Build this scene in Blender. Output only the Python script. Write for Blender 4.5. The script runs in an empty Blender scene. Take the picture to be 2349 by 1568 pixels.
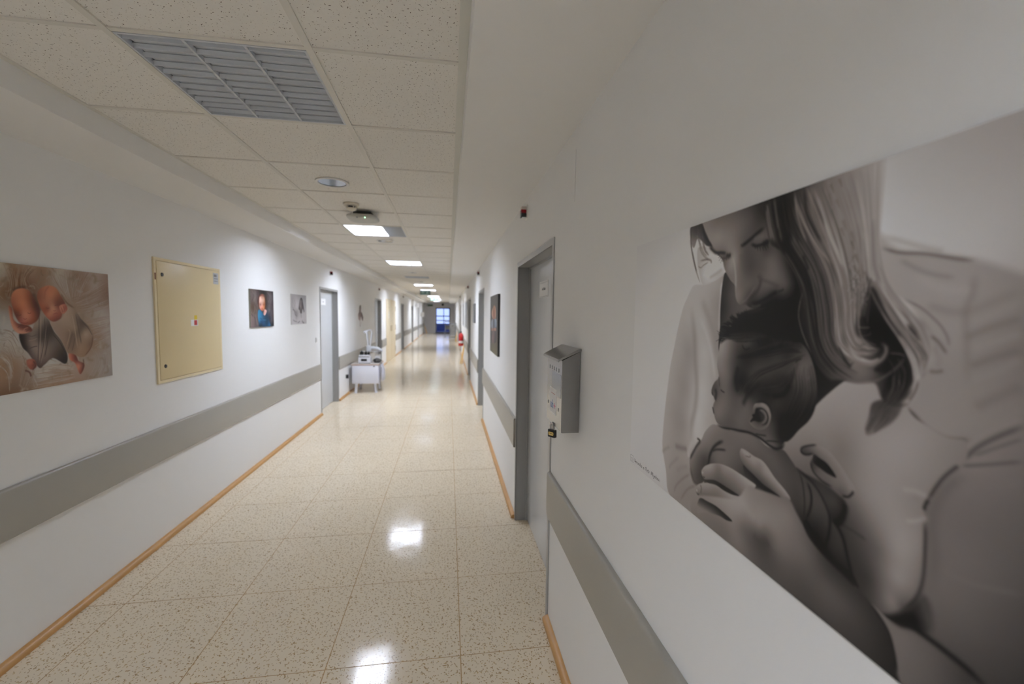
import bpy, bmesh, math, random
import numpy as np
from mathutils import Vector, Matrix

scene = bpy.context.scene
C = scene.collection

# ---------------------------------------------------------------- camera
def make_camera():
    f_px, yaw, pitch, roll, height = 970.0, 0.149873, -0.065374, 0.0130885, 1.61
    fw = Vector((math.sin(yaw) * math.cos(pitch), math.cos(yaw) * math.cos(pitch), math.sin(pitch)))
    r0 = Vector((math.cos(yaw), -math.sin(yaw), 0))
    u0 = r0.cross(fw)
    r = r0 * math.cos(roll) + u0 * math.sin(roll)
    u = -r0 * math.sin(roll) + u0 * math.cos(roll)
    cam = bpy.data.cameras.new('camera')
    cam.sensor_width = 36.0
    cam.sensor_fit = 'HORIZONTAL'
    cam.lens = f_px / 2349.0 * 36.0
    cam.clip_start = 0.02
    cam.clip_end = 200
    cam.dof.use_dof = True
    cam.dof.focus_distance = 1.35
    cam.dof.aperture_fstop = 2.3
    o = bpy.data.objects.new('camera', cam)
    C.objects.link(o)
    m = Matrix((r, u, -fw)).transposed().to_4x4()
    m.translation = Vector((0, 0, height))
    o.matrix_world = m
    scene.camera = o
make_camera()

# ---------------------------------------------------------------- world, exposure
world = bpy.data.worlds.new('world')
scene.world = world
world.use_nodes = True
world.node_tree.nodes['Background'].inputs['Color'].default_value = (0.6, 0.7, 0.9, 1)
world.node_tree.nodes['Background'].inputs['Strength'].default_value = 0.05

vs = scene.view_settings
scene.display_settings.display_device = 'sRGB'
vs.view_transform = 'Standard'
vs.look = 'None'
vs.exposure = 0.0
vs.gamma = 1.0
vs.use_curve_mapping = False
LAMP_STRENGTH = 75.0
LAMP_COLOR = (0.90, 0.975, 1.14)
scene.cycles.use_denoising = True
scene.cycles.use_light_tree = False
scene.cycles.max_bounces = 8
scene.cycles.diffuse_bounces = 6
scene.cycles.glossy_bounces = 4
scene.cycles.caustics_reflective = False
scene.cycles.caustics_refractive = False
scene.cycles.sample_clamp_indirect = 6.0

# ---------------------------------------------------------------- helpers
def srgb(r, g, b):
    def f(c):
        c = c / 255.0
        return c / 12.92 if c <= 0.04045 else ((c + 0.055) / 1.055) ** 2.4
    return (f(r), f(g), f(b), 1.0)

def nodes_of(name):
    m = bpy.data.materials.new(name)
    m.use_nodes = True
    nt = m.node_tree
    return m, nt, nt.nodes['Principled BSDF']

def plain(name, col, rough=0.5, metal=0.0, spec=0.5, noise=0.0, scale=20.0, bump=0.0, coat=0.0):
    m, nt, b = nodes_of(name)
    b.inputs['Base Color'].default_value = col
    b.inputs['Roughness'].default_value = rough
    b.inputs['Metallic'].default_value = metal
    b.inputs['Specular IOR Level'].default_value = spec
    if coat:
        b.inputs['Coat Weight'].default_value = coat
        b.inputs['Coat Roughness'].default_value = 0.1
    if noise or bump:
        g = nt.nodes.new('ShaderNodeNewGeometry')
        n = nt.nodes.new('ShaderNodeTexNoise')
        n.inputs['Scale'].default_value = scale
        n.inputs['Detail'].default_value = 4
        nt.links.new(g.outputs['Position'], n.inputs['Vector'])
        if noise:
            mx = nt.nodes.new('ShaderNodeMix')
            mx.data_type = 'RGBA'
            mx.inputs['A'].default_value = tuple(c * (1 - noise) for c in col[:3]) + (1,)
            mx.inputs['B'].default_value = tuple(min(1, c * (1 + noise)) for c in col[:3]) + (1,)
            nt.links.new(n.outputs['Fac'], mx.inputs['Factor'])
            nt.links.new(mx.outputs['Result'], b.inputs['Base Color'])
        if bump:
            bp = nt.nodes.new('ShaderNodeBump')
            bp.inputs['Strength'].default_value = bump
            bp.inputs['Distance'].default_value = 0.002
            nt.links.new(n.outputs['Fac'], bp.inputs['Height'])
            nt.links.new(bp.outputs['Normal'], b.inputs['Normal'])
    return m

def emissive(name, col, strength):
    m, nt, b = nodes_of(name)
    b.inputs['Base Color'].default_value = (0.8, 0.8, 0.8, 1)
    b.inputs['Emission Color'].default_value = tuple(col[:3]) + (1,)
    b.inputs['Emission Strength'].default_value = strength
    return m

def math_node(nt, op, a=None, b=None, c=None):
    n = nt.nodes.new('ShaderNodeMath')
    n.operation = op
    for i, v in enumerate((a, b, c)):
        if v is None:
            continue
        if isinstance(v, (int, float)):
            n.inputs[i].default_value = v
        else:
            nt.links.new(v, n.inputs[i])
    return n.outputs[0]

def fleck_mask(nt, pos, size, length, width, density, rot_seed, bend=0.0):
    """Short dashes scattered at random angles: one per Voronoi cell in the XY plane."""
    sc = nt.nodes.new('ShaderNodeVectorMath'); sc.operation = 'SCALE'
    sc.inputs['Scale'].default_value = 1.0 / size
    nt.links.new(pos, sc.inputs[0])
    off = nt.nodes.new('ShaderNodeVectorMath'); off.operation = 'ADD'
    off.inputs[1].default_value = (rot_seed * 7.31, rot_seed * 3.77, 0)
    nt.links.new(sc.outputs[0], off.inputs[0])
    flat = nt.nodes.new('ShaderNodeVectorMath'); flat.operation = 'MULTIPLY'
    flat.inputs[1].default_value = (1, 1, 0)
    nt.links.new(off.outputs[0], flat.inputs[0])
    v = nt.nodes.new('ShaderNodeTexVoronoi')
    v.voronoi_dimensions = '2D'
    v.inputs['Scale'].default_value = 1.0
    v.inputs['Randomness'].default_value = 0.9
    nt.links.new(flat.outputs[0], v.inputs['Vector'])
    d = nt.nodes.new('ShaderNodeVectorMath'); d.operation = 'SUBTRACT'
    nt.links.new(flat.outputs[0], d.inputs[0])
    nt.links.new(v.outputs['Position'], d.inputs[1])
    sep = nt.nodes.new('ShaderNodeSeparateColor')
    nt.links.new(v.outputs['Color'], sep.inputs[0])
    ang = math_node(nt, 'MULTIPLY', sep.outputs[0], math.pi)
    rot = nt.nodes.new('ShaderNodeVectorRotate'); rot.rotation_type = 'Z_AXIS'
    nt.links.new(d.outputs[0], rot.inputs['Vector'])
    nt.links.new(ang, rot.inputs['Angle'])
    s = nt.nodes.new('ShaderNodeSeparateXYZ')
    nt.links.new(rot.outputs[0], s.inputs[0])
    # length varies with the cell
    ln = math_node(nt, 'MULTIPLY_ADD', sep.outputs[1], length * 0.8, length * 0.35)
    ax = math_node(nt, 'DIVIDE', s.outputs[0], ln)
    ax2 = math_node(nt, 'MULTIPLY', ax, ax)
    yy = s.outputs[1]
    if bend:
        yy = math_node(nt, 'ADD', yy, math_node(nt, 'MULTIPLY', ax2, bend))
    ay = math_node(nt, 'DIVIDE', yy, width)
    ay2 = math_node(nt, 'MULTIPLY', ay, ay)
    e = math_node(nt, 'ADD', ax2, ay2)
    mk = nt.nodes.new('ShaderNodeMapRange')
    mk.inputs['From Min'].default_value = 1.25
    mk.inputs['From Max'].default_value = 0.6
    nt.links.new(e, mk.inputs['Value'])
    on = math_node(nt, 'LESS_THAN', sep.outputs[2], density)
    return math_node(nt, 'MULTIPLY', mk.outputs[0], on), sep.outputs[1]

def smooth_box(bm, lo, hi, bevel=0.0, seg=2):
    x0, y0, z0 = lo; x1, y1, z1 = hi
    vs_ = [bm.verts.new(p) for p in ((x0,y0,z0),(x1,y0,z0),(x1,y1,z0),(x0,y1,z0),(x0,y0,z1),(x1,y0,z1),(x1,y1,z1),(x0,y1,z1))]
    fs = [bm.faces.new([vs_[i] for i in q]) for q in ((3,2,1,0),(4,5,6,7),(0,1,5,4),(1,2,6,5),(2,3,7,6),(3,0,4,7))]
    if bevel > 0:
        es = list({e for f in fs for e in f.edges})
        bmesh.ops.bevel(bm, geom=es, offset=bevel, segments=seg, profile=0.5, affect='EDGES')

def tube(bm, pts, rad, n=10, cap=True):
    pts = [Vector(p) for p in pts]
    rads = rad if isinstance(rad, (list, tuple)) else [rad] * len(pts)
    rings = []
    prev = None
    for i, p in enumerate(pts):
        t = (pts[min(i + 1, len(pts) - 1)] - pts[max(i - 1, 0)]).normalized()
        if prev is None:
            a = Vector((0, 0, 1)) if abs(t.z) < 0.9 else Vector((1, 0, 0))
            nrm = t.cross(a).normalized()
        else:
            nrm = (prev - t * prev.dot(t)).normalized()
        prev = nrm
        bn = t.cross(nrm)
        rings.append([bm.verts.new(p + (nrm * math.cos(2*math.pi*k/n) + bn * math.sin(2*math.pi*k/n)) * rads[i]) for k in range(n)])
    for a, b in zip(rings[:-1], rings[1:]):
        for k in range(n):
            bm.faces.new((a[k], a[(k+1) % n], b[(k+1) % n], b[k]))
    if cap:
        bm.faces.new(list(reversed(rings[0]))); bm.faces.new(rings[-1])

def lathe(bm, prof, center, n=32, axis='Z'):
    cx, cy, cz = center
    rings = []
    for r, h in prof:
        ring = []
        for k in range(n):
            a = 2*math.pi*k/n
            if axis == 'Z': p = (cx + r*math.cos(a), cy + r*math.sin(a), cz + h)
            elif axis == 'X': p = (cx + h, cy + r*math.cos(a), cz + r*math.sin(a))
            else: p = (cx + r*math.cos(a), cy + h, cz + r*math.sin(a))
            ring.append(bm.verts.new(p))
        rings.append(ring)
    for a, b in zip(rings[:-1], rings[1:]):
        for k in range(n):
            bm.faces.new((a[k], a[(k+1) % n], b[(k+1) % n], b[k]))
    if prof[0][0] > 1e-5: bm.faces.new(list(reversed(rings[0])))
    if prof[-1][0] > 1e-5: bm.faces.new(rings[-1])

def prism(bm, poly, lo, hi, axis='Y'):
    def P(a, b, t):
        return (a, t, b) if axis == 'Y' else ((t, a, b) if axis == 'X' else (a, b, t))
    A = [bm.verts.new(P(a, b, lo)) for a, b in poly]
    B = [bm.verts.new(P(a, b, hi)) for a, b in poly]
    n = len(poly)
    bm.faces.new(A); bm.faces.new(list(reversed(B)))
    for i in range(n):
        bm.faces.new((A[i], B[i], B[(i+1) % n], A[(i+1) % n]))

def finish(name, bm, mat, parent=None, smooth=False, loc=None):
    bmesh.ops.recalc_face_normals(bm, faces=bm.faces[:])
    me = bpy.data.meshes.new(name)
    bm.to_mesh(me); bm.free()
    if smooth:
        me.shade_smooth()
        me.set_sharp_from_angle(angle=math.radians(40))
    me.materials.append(mat)
    o = bpy.data.objects.new(name, me)
    C.objects.link(o)
    if parent: o.parent = parent
    if loc: o.location = loc
    return o

def box(name, lo, hi, mat, parent=None, bevel=0.0, seg=2):
    bm = bmesh.new()
    smooth_box(bm, lo, hi, bevel, seg)
    return finish(name, bm, mat, parent, smooth=bevel > 0)

def tag(o, label=None, cat=None, group=None, kind=None):
    if label: o['label'] = label
    if cat: o['category'] = cat
    if group: o['group'] = group
    if kind: o['kind'] = kind
    return o

def thing(name, label, cat, loc=(0, 0, 0), group=None, kind=None):
    o = bpy.data.objects.new(name, None)
    o.empty_display_size = 0.1
    C.objects.link(o)
    o.location = loc
    return tag(o, label, cat, group, kind)

def copy_tree(root, parent=None):
    c = root.copy(); C.objects.link(c); c.parent = parent
    for ch in root.children: copy_tree(ch, c)
    return c

def text_mesh(name, body, size, mat, parent, matrix, depth=0.0004, align='CENTER'):
    cu = bpy.data.curves.new(name, 'FONT')
    cu.body = body; cu.size = size; cu.extrude = depth; cu.align_x = align; cu.align_y = 'CENTER'; cu.resolution_u = 3
    tmp = bpy.data.objects.new(name + '_tmp', cu); C.objects.link(tmp)
    me = bpy.data.meshes.new_from_object(tmp)
    bpy.data.objects.remove(tmp)
    me.transform(matrix)
    me.materials.clear(); me.materials.append(mat)
    o = bpy.data.objects.new(name, me); C.objects.link(o); o.parent = parent
    return o

# ---------------------------------------------------------------- materials
M = {}
M['wall'] = plain('wall_paint', (0.87, 0.87, 0.865, 1), 0.55, spec=0.35, noise=0.012, scale=3.0, bump=0.05)
M['soffit'] = plain('soffit_paint', (0.87, 0.865, 0.85, 1), 0.6, spec=0.3, noise=0.012, scale=3.0)
M['endwall'] = plain('end_wall_paint', (0.72, 0.72, 0.76, 1), 0.55)
M['trim'] = plain('ceiling_trim', (0.66, 0.66, 0.61, 1), 0.4)
M['grid'] = plain('grid_bar_paint', (0.74, 0.72, 0.66, 1), 0.4)
M['doorgrey'] = plain('door_grey_paint', srgb(206, 208, 210), 0.22, spec=0.5, noise=0.02, scale=5)
M['framegrey'] = plain('frame_grey_paint', srgb(156, 156, 154), 0.3, spec=0.5)
M['guard'] = plain('guard_board', srgb(158, 154, 144), 0.33, spec=0.5, noise=0.03, scale=4)
M['wood'] = plain('baseboard_wood', srgb(184, 140, 84), 0.4, noise=0.15, scale=14)
M['white'] = plain('white_plastic', (0.8, 0.8, 0.78, 1), 0.35)
M['cream'] = plain('cream_plastic', (0.72, 0.66, 0.55, 1), 0.4)
M['black'] = plain('black_plastic', (0.012, 0.012, 0.012, 1), 0.35)
M['dark'] = plain('dark_grey', (0.05, 0.05, 0.05, 1), 0.5)
M['paper'] = plain('paper', (0.86, 0.86, 0.86, 1), 0.7)
M['ink'] = plain('ink', (0.25, 0.25, 0.26, 1), 0.7)
M['steel'] = plain('brushed_steel', (0.31, 0.305, 0.30, 1), 0.22, metal=1.0, noise=0.03, scale=30)
M['chrome'] = plain('chrome', (0.75, 0.75, 0.76, 1), 0.12, metal=1.0)
M['brass'] = plain('brass', (0.80, 0.60, 0.22, 1), 0.25, metal=1.0)
M['alu'] = plain('louver_aluminium', (0.60, 0.63, 0.67, 1), 0.4)
M['beige'] = plain('cabinet_cream_enamel', srgb(222, 203, 158), 0.35, noise=0.02, scale=6)
M['beigedoor'] = plain('closet_cream_paint', srgb(226, 212, 182), 0.4, noise=0.02, scale=6)
M['red'] = plain('red_enamel', (0.42, 0.012, 0.012, 1), 0.25)
M['yellow'] = plain('yellow_plastic', (0.78, 0.47, 0.06, 1), 0.4)
M['lamp'] = emissive('lamp_panel', LAMP_COLOR, LAMP_STRENGTH)

def terrazzo():
    m, nt, b = nodes_of('terrazzo_floor')
    g = nt.nodes.new('ShaderNodeNewGeometry')
    pos = g.outputs['Position']
    col = None
    nz = nt.nodes.new('ShaderNodeTexNoise'); nz.inputs['Scale'].default_value = 1.6; nz.inputs['Detail'].default_value = 3
    nt.links.new(pos, nz.inputs['Vector'])
    base = nt.nodes.new('ShaderNodeMix'); base.data_type = 'RGBA'
    base.inputs['A'].default_value = srgb(228, 214, 190)
    base.inputs['B'].default_value = srgb(220, 207, 184)
    nt.links.new(nz.outputs['Fac'], base.inputs['Factor'])
    col = base.outputs['Result']
    # wobble so the chips are not perfect ellipses
    wn = nt.nodes.new('ShaderNodeTexNoise'); wn.inputs['Scale'].default_value = 90; wn.inputs['Detail'].default_value = 1
    nt.links.new(pos, wn.inputs['Vector'])
    ws = nt.nodes.new('ShaderNodeVectorMath'); ws.operation = 'SUBTRACT'; ws.inputs[1].default_value = (0.5, 0.5, 0.5)
    nt.links.new(wn.outputs['Color'], ws.inputs[0])
    wm = nt.nodes.new('ShaderNodeVectorMath'); wm.operation = 'SCALE'; wm.inputs['Scale'].default_value = 0.008
    nt.links.new(ws.outputs[0], wm.inputs[0])
    wp = nt.nodes.new('ShaderNodeVectorMath'); wp.operation = 'ADD'
    nt.links.new(pos, wp.inputs[0]); nt.links.new(wm.outputs[0], wp.inputs[1])
    specs = ((0.0220, 0.28, 0.110, 0.62, 1, srgb(164, 132, 82), srgb(190, 162, 112), 0.12),
             (0.0190, 0.28, 0.115, 0.46, 2, srgb(136, 106, 62), srgb(168, 136, 86), -0.14),
             (0.0150, 0.19, 0.140, 0.24, 3, srgb(98, 76, 46), srgb(136, 106, 64), 0.0),
             (0.0340, 0.26, 0.085, 0.50, 4, srgb(166, 130, 74), srgb(148, 116, 68), 0.12))
    for size, ln, wd, den, seed, ca, cb, bend in specs:
        mask, rnd = fleck_mask(nt, wp.outputs[0], size, ln, wd, den, seed, bend)
        cc = nt.nodes.new('ShaderNodeMix'); cc.data_type = 'RGBA'
        cc.inputs['A'].default_value = ca; cc.inputs['B'].default_value = cb
        nt.links.new(rnd, cc.inputs['Factor'])
        mx = nt.nodes.new('ShaderNodeMix'); mx.data_type = 'RGBA'
        nt.links.new(math_node(nt, 'MULTIPLY', mask, 0.85), mx.inputs['Factor'])
        nt.links.new(col, mx.inputs['A']); nt.links.new(cc.outputs['Result'], mx.inputs['B'])
        col = mx.outputs['Result']
    nt.links.new(col, b.inputs['Base Color'])
    # polish worn unevenly
    n2 = nt.nodes.new('ShaderNodeTexNoise'); n2.inputs['Scale'].default_value = 7; n2.inputs['Detail'].default_value = 5
    nt.links.new(pos, n2.inputs['Vector'])
    rg = nt.nodes.new('ShaderNodeMapRange')
    rg.inputs['From Min'].default_value = 0.3; rg.inputs['From Max'].default_value = 0.7
    rg.inputs['To Min'].default_value = 0.07; rg.inputs['To Max'].default_value = 0.15
    nt.links.new(n2.outputs['Fac'], rg.inputs['Value'])
    nt.links.new(rg.outputs[0], b.inputs['Roughness'])
    b.inputs['Specular IOR Level'].default_value = 0.2
    n3 = nt.nodes.new('ShaderNodeTexNoise'); n3.inputs['Scale'].default_value = 5; n3.inputs['Detail'].default_value = 2
    nt.links.new(pos, n3.inputs['Vector'])
    bp = nt.nodes.new('ShaderNodeBump'); bp.inputs['Strength'].default_value = 0.08; bp.inputs['Distance'].default_value = 0.01
    nt.links.new(n3.outputs['Fac'], bp.inputs['Height']); nt.links.new(bp.outputs['Normal'], b.inputs['Normal'])
    return m
M['terrazzo'] = terrazzo()
M['grout'] = plain('grout', srgb(172, 136, 86), 0.6)

def mineral():
    m, nt, b = nodes_of('mineral_fibre_tile')
    g = nt.nodes.new('ShaderNodeNewGeometry')
    pos = g.outputs['Position']
    n = nt.nodes.new('ShaderNodeTexNoise'); n.inputs['Scale'].default_value = 60; n.inputs['Detail'].default_value = 4
    nt.links.new(pos, n.inputs['Vector'])
    base = nt.nodes.new('ShaderNodeMix'); base.data_type = 'RGBA'
    base.inputs['A'].default_value = (0.83, 0.81, 0.765, 1); base.inputs['B'].default_value = (0.89, 0.87, 0.825, 1)
    nt.links.new(n.outputs['Fac'], base.inputs['Factor'])
    col = base.outputs['Result']
    for size, ln, wd, den, seed, cc in ((0.022, 0.17, 0.055, 0.55, 5, srgb(92, 78, 62)), (0.015, 0.10, 0.065, 0.32, 6, srgb(120, 104, 84)), (0.008, 0.14, 0.12, 0.16, 7, srgb(170, 156, 136))):
        mask, rnd = fleck_mask(nt, pos, size, ln, wd, den, seed)
        mx = nt.nodes.new('ShaderNodeMix'); mx.data_type = 'RGBA'
        nt.links.new(math_node(nt, 'MULTIPLY', mask, 0.9), mx.inputs['Factor'])
        nt.links.new(col, mx.inputs['A']); mx.inputs['B'].default_value = cc
        col = mx.outputs['Result']
    nt.links.new(col, b.inputs['Base Color'])
    b.inputs['Roughness'].default_value = 0.9
    b.inputs['Specular IOR Level'].default_value = 0.1
    return m
M['mineral'] = mineral()

# ---------------------------------------------------------------- room shell
XL, XR = -1.96, 0.525
Y0, Y1 = -5.2, 35.0
ZS, ZC = 2.385, 2.483
REC = 0.09                      # depth of the door recess
DOOR_Z = 1.985
L_DOORS = [(6.91, 7.96), (11.88, 12.93), (18.26, 19.31), (23.35, 24.40), (28.0, 29.05)]
R_DOORS = [(2.094, 3.195), (6.33, 7.40), (10.08, 11.13), (17.6, 18.65)]


def wall(name, x_in, x_out, doors):
    bm = bmesh.new()
    a, b = min(x_in, x_out), max(x_in, x_out)
    y = Y0
    for d0, d1 in doors:
        smooth_box(bm, (a, y, 0), (b, d0, ZC + 0.15))
        smooth_box(bm, (a, d0, DOOR_Z), (b, d1, ZC + 0.15))
        y = d1
    smooth_box(bm, (a, y, 0), (b, Y1, ZC + 0.15))
    return tag(finish(name, bm, M['wall']), kind='structure')
wall('wall_left', XL, XL - 0.2, L_DOORS)
wall('wall_right', XR, XR + 0.2, R_DOORS)
tag(box('wall_back', (XL - 0.2, Y0 - 0.15, 0), (XR + 0.2, Y0, ZC + 0.15), M['wall']), kind='structure')

# end wall with its glazed door and the room behind
def end_wall():
    bm = bmesh.new()
    dx0, dx1, dz = -1.02, 0.14, 2.06
    smooth_box(bm, (XL - 0.2, Y1, 0), (dx0, Y1 + 0.15, ZC + 0.15))
    smooth_box(bm, (dx1, Y1, 0), (XR + 0.2, Y1 + 0.15, ZC + 0.15))
    smooth_box(bm, (dx0, Y1, dz), (dx1, Y1 + 0.15, ZC + 0.15))
    tag(finish('wall_end', bm, M['endwall']), kind='structure')
    d = thing('door_10', None, None, ((dx0 + dx1) / 2, Y1, 0), kind='structure')
    cx = (dx0 + dx1) / 2
    fr = plain('blue_grey_door_frame', (0.10, 0.12, 0.19, 1), 0.4)
    gl, nt, b = nodes_of('door_glass')
    b.inputs['Base Color'].default_value = (0.75, 0.82, 1.0, 1)
    b.inputs['Roughness'].default_value = 0.05
    b.inputs['Transmission Weight'].default_value = 1.0
    b.inputs['IOR'].default_value = 1.1
    for a0, a1, z0, z1 in ((dx0, dx0 + 0.07, 0, dz), (dx1 - 0.07, dx1, 0, dz), (dx0, dx1, dz - 0.08, dz), (dx0, dx1, 0, 0.1), (dx0 + 0.07, dx1 - 0.07, 1.0, 1.06)):
        o = box('door_frame_bar', (a0 - cx, 0.03, z0), (a1 - cx, 0.09, z1), fr, d)
    box('glass_pane', (dx0 + 0.07 - cx, 0.055, 0.1), (dx1 - 0.07 - cx, 0.065, 1.0), gl, d)
    box('glass_pane', (dx0 + 0.07 - cx, 0.055, 1.06), (dx1 - 0.07 - cx, 0.065, dz - 0.08), gl, d)
    bm = bmesh.new()
    blue = plain('vestibule_paint', (0.55, 0.60, 0.80, 1), 0.35)
    yb = Y1 + 0.15
    smooth_box(bm, (-1.6, yb, -0.05), (0.6, yb + 4, 0.0))
    smooth_box(bm, (-1.6, yb, 2.4), (0.6, yb + 4, 2.45))
    smooth_box(bm, (-1.65, yb, 0), (-1.6, yb + 4, 2.4))
    smooth_box(bm, (0.6, yb, 0), (0.65, yb + 4, 2.4))
    smooth_box(bm, (-1.65, yb + 4, 0), (0.65, yb + 4.05, 2.4))
    tag(finish('wall_vestibule', bm, blue), kind='structure')
    w = thing('window_1', None, None, (-0.55, yb + 3.98, 1.3), kind='structure')
    sky = emissive('daylight_window', (0.60, 0.70, 1.0), 1.4)
    box('window_pane', (-0.62, -0.02, -0.62), (0.62, -0.01, 0.85), sky, w)
    box('window_frame', (-0.67, -0.015, -0.67), (0.67, 0.02, 0.90), fr, w)
    box('window_bar', (-0.62, -0.03, 0.02), (0.62, -0.02, 0.10), fr, w)
    box('window_bar', (0.1, -0.03, -0.62), (0.16, -0.02, 0.85), fr, w)
end_wall()

# floor -----------------------------------------------------------
floor_root = tag(box('floor', (XL - 0.2, Y0 - 0.15, -0.12), (XR + 0.2, Y1 + 0.15, -0.0009), M['grout']), kind='structure')
def floor_tiles():
    px = [XL - 0.15, -1.745, -1.147, -0.545, 0.062, XR + 0.15]
    pitch = 0.6
    y_first = 1.908
    gap = 0.0022
    rest = bmesh.new()
    k0 = math.floor((Y0 - y_first) / pitch)
    k1 = math.ceil((Y1 + 0.1 - y_first) / pitch)
    shapes = {}
    for k in range(k0, k1):
        for c in range(5):
            x0, x1 = px[c] + gap, px[c+1] - gap
            ya, yb = y_first + k * pitch + gap, y_first + (k+1) * pitch - gap
            if -2 <= k < 48:
                key = round(x1 - x0, 4)
                if key not in shapes:
                    bm = bmesh.new()
                    w = (x1 - x0) / 2; l = (yb - ya) / 2
                    smooth_box(bm, (-w, -l, -0.01), (w, l, 0.0))
                    o = finish('floor_tile', bm, M['terrazzo'], floor_root)
                    shapes[key] = o
                else:
                    o = shapes[key].copy(); C.objects.link(o)
                o.location = ((x0 + x1) / 2, (ya + yb) / 2, 0)
            else:
                smooth_box(rest, (x0, max(ya, Y0), -0.01), (x1, min(yb, Y1 + 0.1), 0))
    o = finish('floor_tile_field', rest, M['terrazzo'], floor_root)
    o['kind'] = 'stuff'
floor_tiles()

# ceiling ---------------------------------------------------------
ceil_root = tag(box('ceiling', (XL - 0.2, Y0 - 0.15, ZC + 0.15), (XR + 0.2, Y1 + 0.15, ZC + 0.25), M['soffit']), kind='structure')
CX = [-1.56, -1.068, -0.463, 0.062]
ROW0, PITCH = 1.56, 0.59
LIT = {5: 'part', 10: 'on', 15: 'off', 20: 'on', 25: 'on', 30: 'off', 35: 'on', 40: 'on', 45: 'on', 50: 'part', 0: 'off', -5: 'on', -10: 'off'}
DOWN = [(-0.782, 3.08), (-0.767, 5.43), (-0.756, 9.47), (-0.76, 12.2), (-0.76, 18.1)]

def bulkhead(name, x0, x1):
    tag(box(name, (x0, Y0, ZS), (x1, Y1, ZC + 0.15), M['soffit'], bevel=0.004), kind='structure')
bulkhead('trim_1', XL - 0.05, CX[0])
bulkhead('trim_2', CX[3], XR + 0.05)

def ceiling_grid():
    kmin, kmax = -11, 57
    shapes = {}
    bw = 0.012
    cols = [(CX[0] + 0.004, CX[1] - 0.002), (CX[1] + 0.002, CX[2] - 0.002), (CX[2] + 0.002, CX[3] - 0.03)]
    for k in range(kmin, kmax):
        ya, yb = ROW0 + k * PITCH, ROW0 + (k + 1) * PITCH
        for c, (x0, x1) in enumerate(cols):
            if c == 1 and k in LIT:
                continue
            hole = [d for d in DOWN if c == 1 and ya < d[1] < yb]
            if hole:
                bm = bmesh.new()
                w, l = (x1 - x0) / 2, (yb - ya - 0.004) / 2
                cx, cy = hole[0][0] - (x0 + x1) / 2, hole[0][1] - (ya + yb) / 2
                n = 32
                inner = [(cx + 0.09 * math.cos(2*math.pi*i/n), cy + 0.09 * math.sin(2*math.pi*i/n)) for i in range(n)]
                outer = []
                for i in range(n):
                    dx, dy = math.cos(2*math.pi*i/n), math.sin(2*math.pi*i/n)
                    t = min(((w if dx > 0 else -w) - cx) / dx if abs(dx) > 1e-6 else 9, ((l if dy > 0 else -l) - cy) / dy if abs(dy) > 1e-6 else 9)
                    outer.append((cx + dx * t, cy + dy * t))
                corners = [(w, l), (-w, l), (-w, -l), (w, -l)]
                vi = [bm.verts.new((a, b, 0)) for a, b in inner]; vo = [bm.verts.new((a, b, 0)) for a, b in outer]
                ti = [bm.verts.new((a, b, 0.015)) for a, b in inner]
                for i in range(n):
                    j = (i + 1) % n
                    bm.faces.new((vi[i], vi[j], vo[j], vo[i]))
                    bm.faces.new((vi[i], ti[i], ti[j], vi[j]))
                    (ax, ay), (bx_, by) = outer[i], outer[j]
                    if abs(ax - bx_) > 1e-4 and abs(ay - by) > 1e-4:
                        cc = min(corners, key=lambda q: (q[0] - (ax + bx_) / 2) ** 2 + (q[1] - (ay + by) / 2) ** 2)
                        bm.faces.new((vo[i], vo[j], bm.verts.new((cc[0], cc[1], 0))))
                o = finish('ceiling_tile', bm, M['mineral'], ceil_root)
            else:
                if c not in shapes:
                    bm = bmesh.new()
                    w, l = (x1 - x0) / 2, (PITCH - 0.004) / 2
                    smooth_box(bm, (-w, -l, 0), (w, l, 0.015))
                    o = shapes[c] = finish('ceiling_tile', bm, M['mineral'], ceil_root)
                else:
                    o = shapes[c].copy(); C.objects.link(o)
            rnd = random.Random(k * 7 + c)
            o.location = ((x0 + x1) / 2, (ya + yb) / 2, ZC + 0.005 + rnd.uniform(0, 0.0015))
    for x in (CX[1], CX[2]):
        box('grid_bar', (x - bw, Y0, ZC), (x + bw, Y1, ZC + 0.03), M['grid'], ceil_root)
    box('edge_bar', (CX[0], Y0, ZC + 0.001), (CX[0] + 0.02, Y1, ZC + 0.02), M['grid'], ceil_root)
    box('edge_bar', (CX[3] - 0.031, Y0, ZC - 0.001), (CX[3], Y1, ZC + 0.02), M['trim'], ceil_root)
    first = {}
    for k in range(kmin, kmax + 1):
        y = ROW0 + k * PITCH
        for c, (x0, x1) in enumerate(((CX[0] + 0.02, CX[1] - bw), (CX[1] + bw, CX[2] - bw), (CX[2] + bw, CX[3] - 0.031))):
            if c not in first:
                o = first[c] = box('cross_bar', (x0, -0.009, 0), (x1, 0.009, 0.02), M['grid'], ceil_root)
            else:
                o = first[c].copy(); C.objects.link(o)
            o.location = (0, y, ZC + 0.0015)
ceiling_grid()

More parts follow.
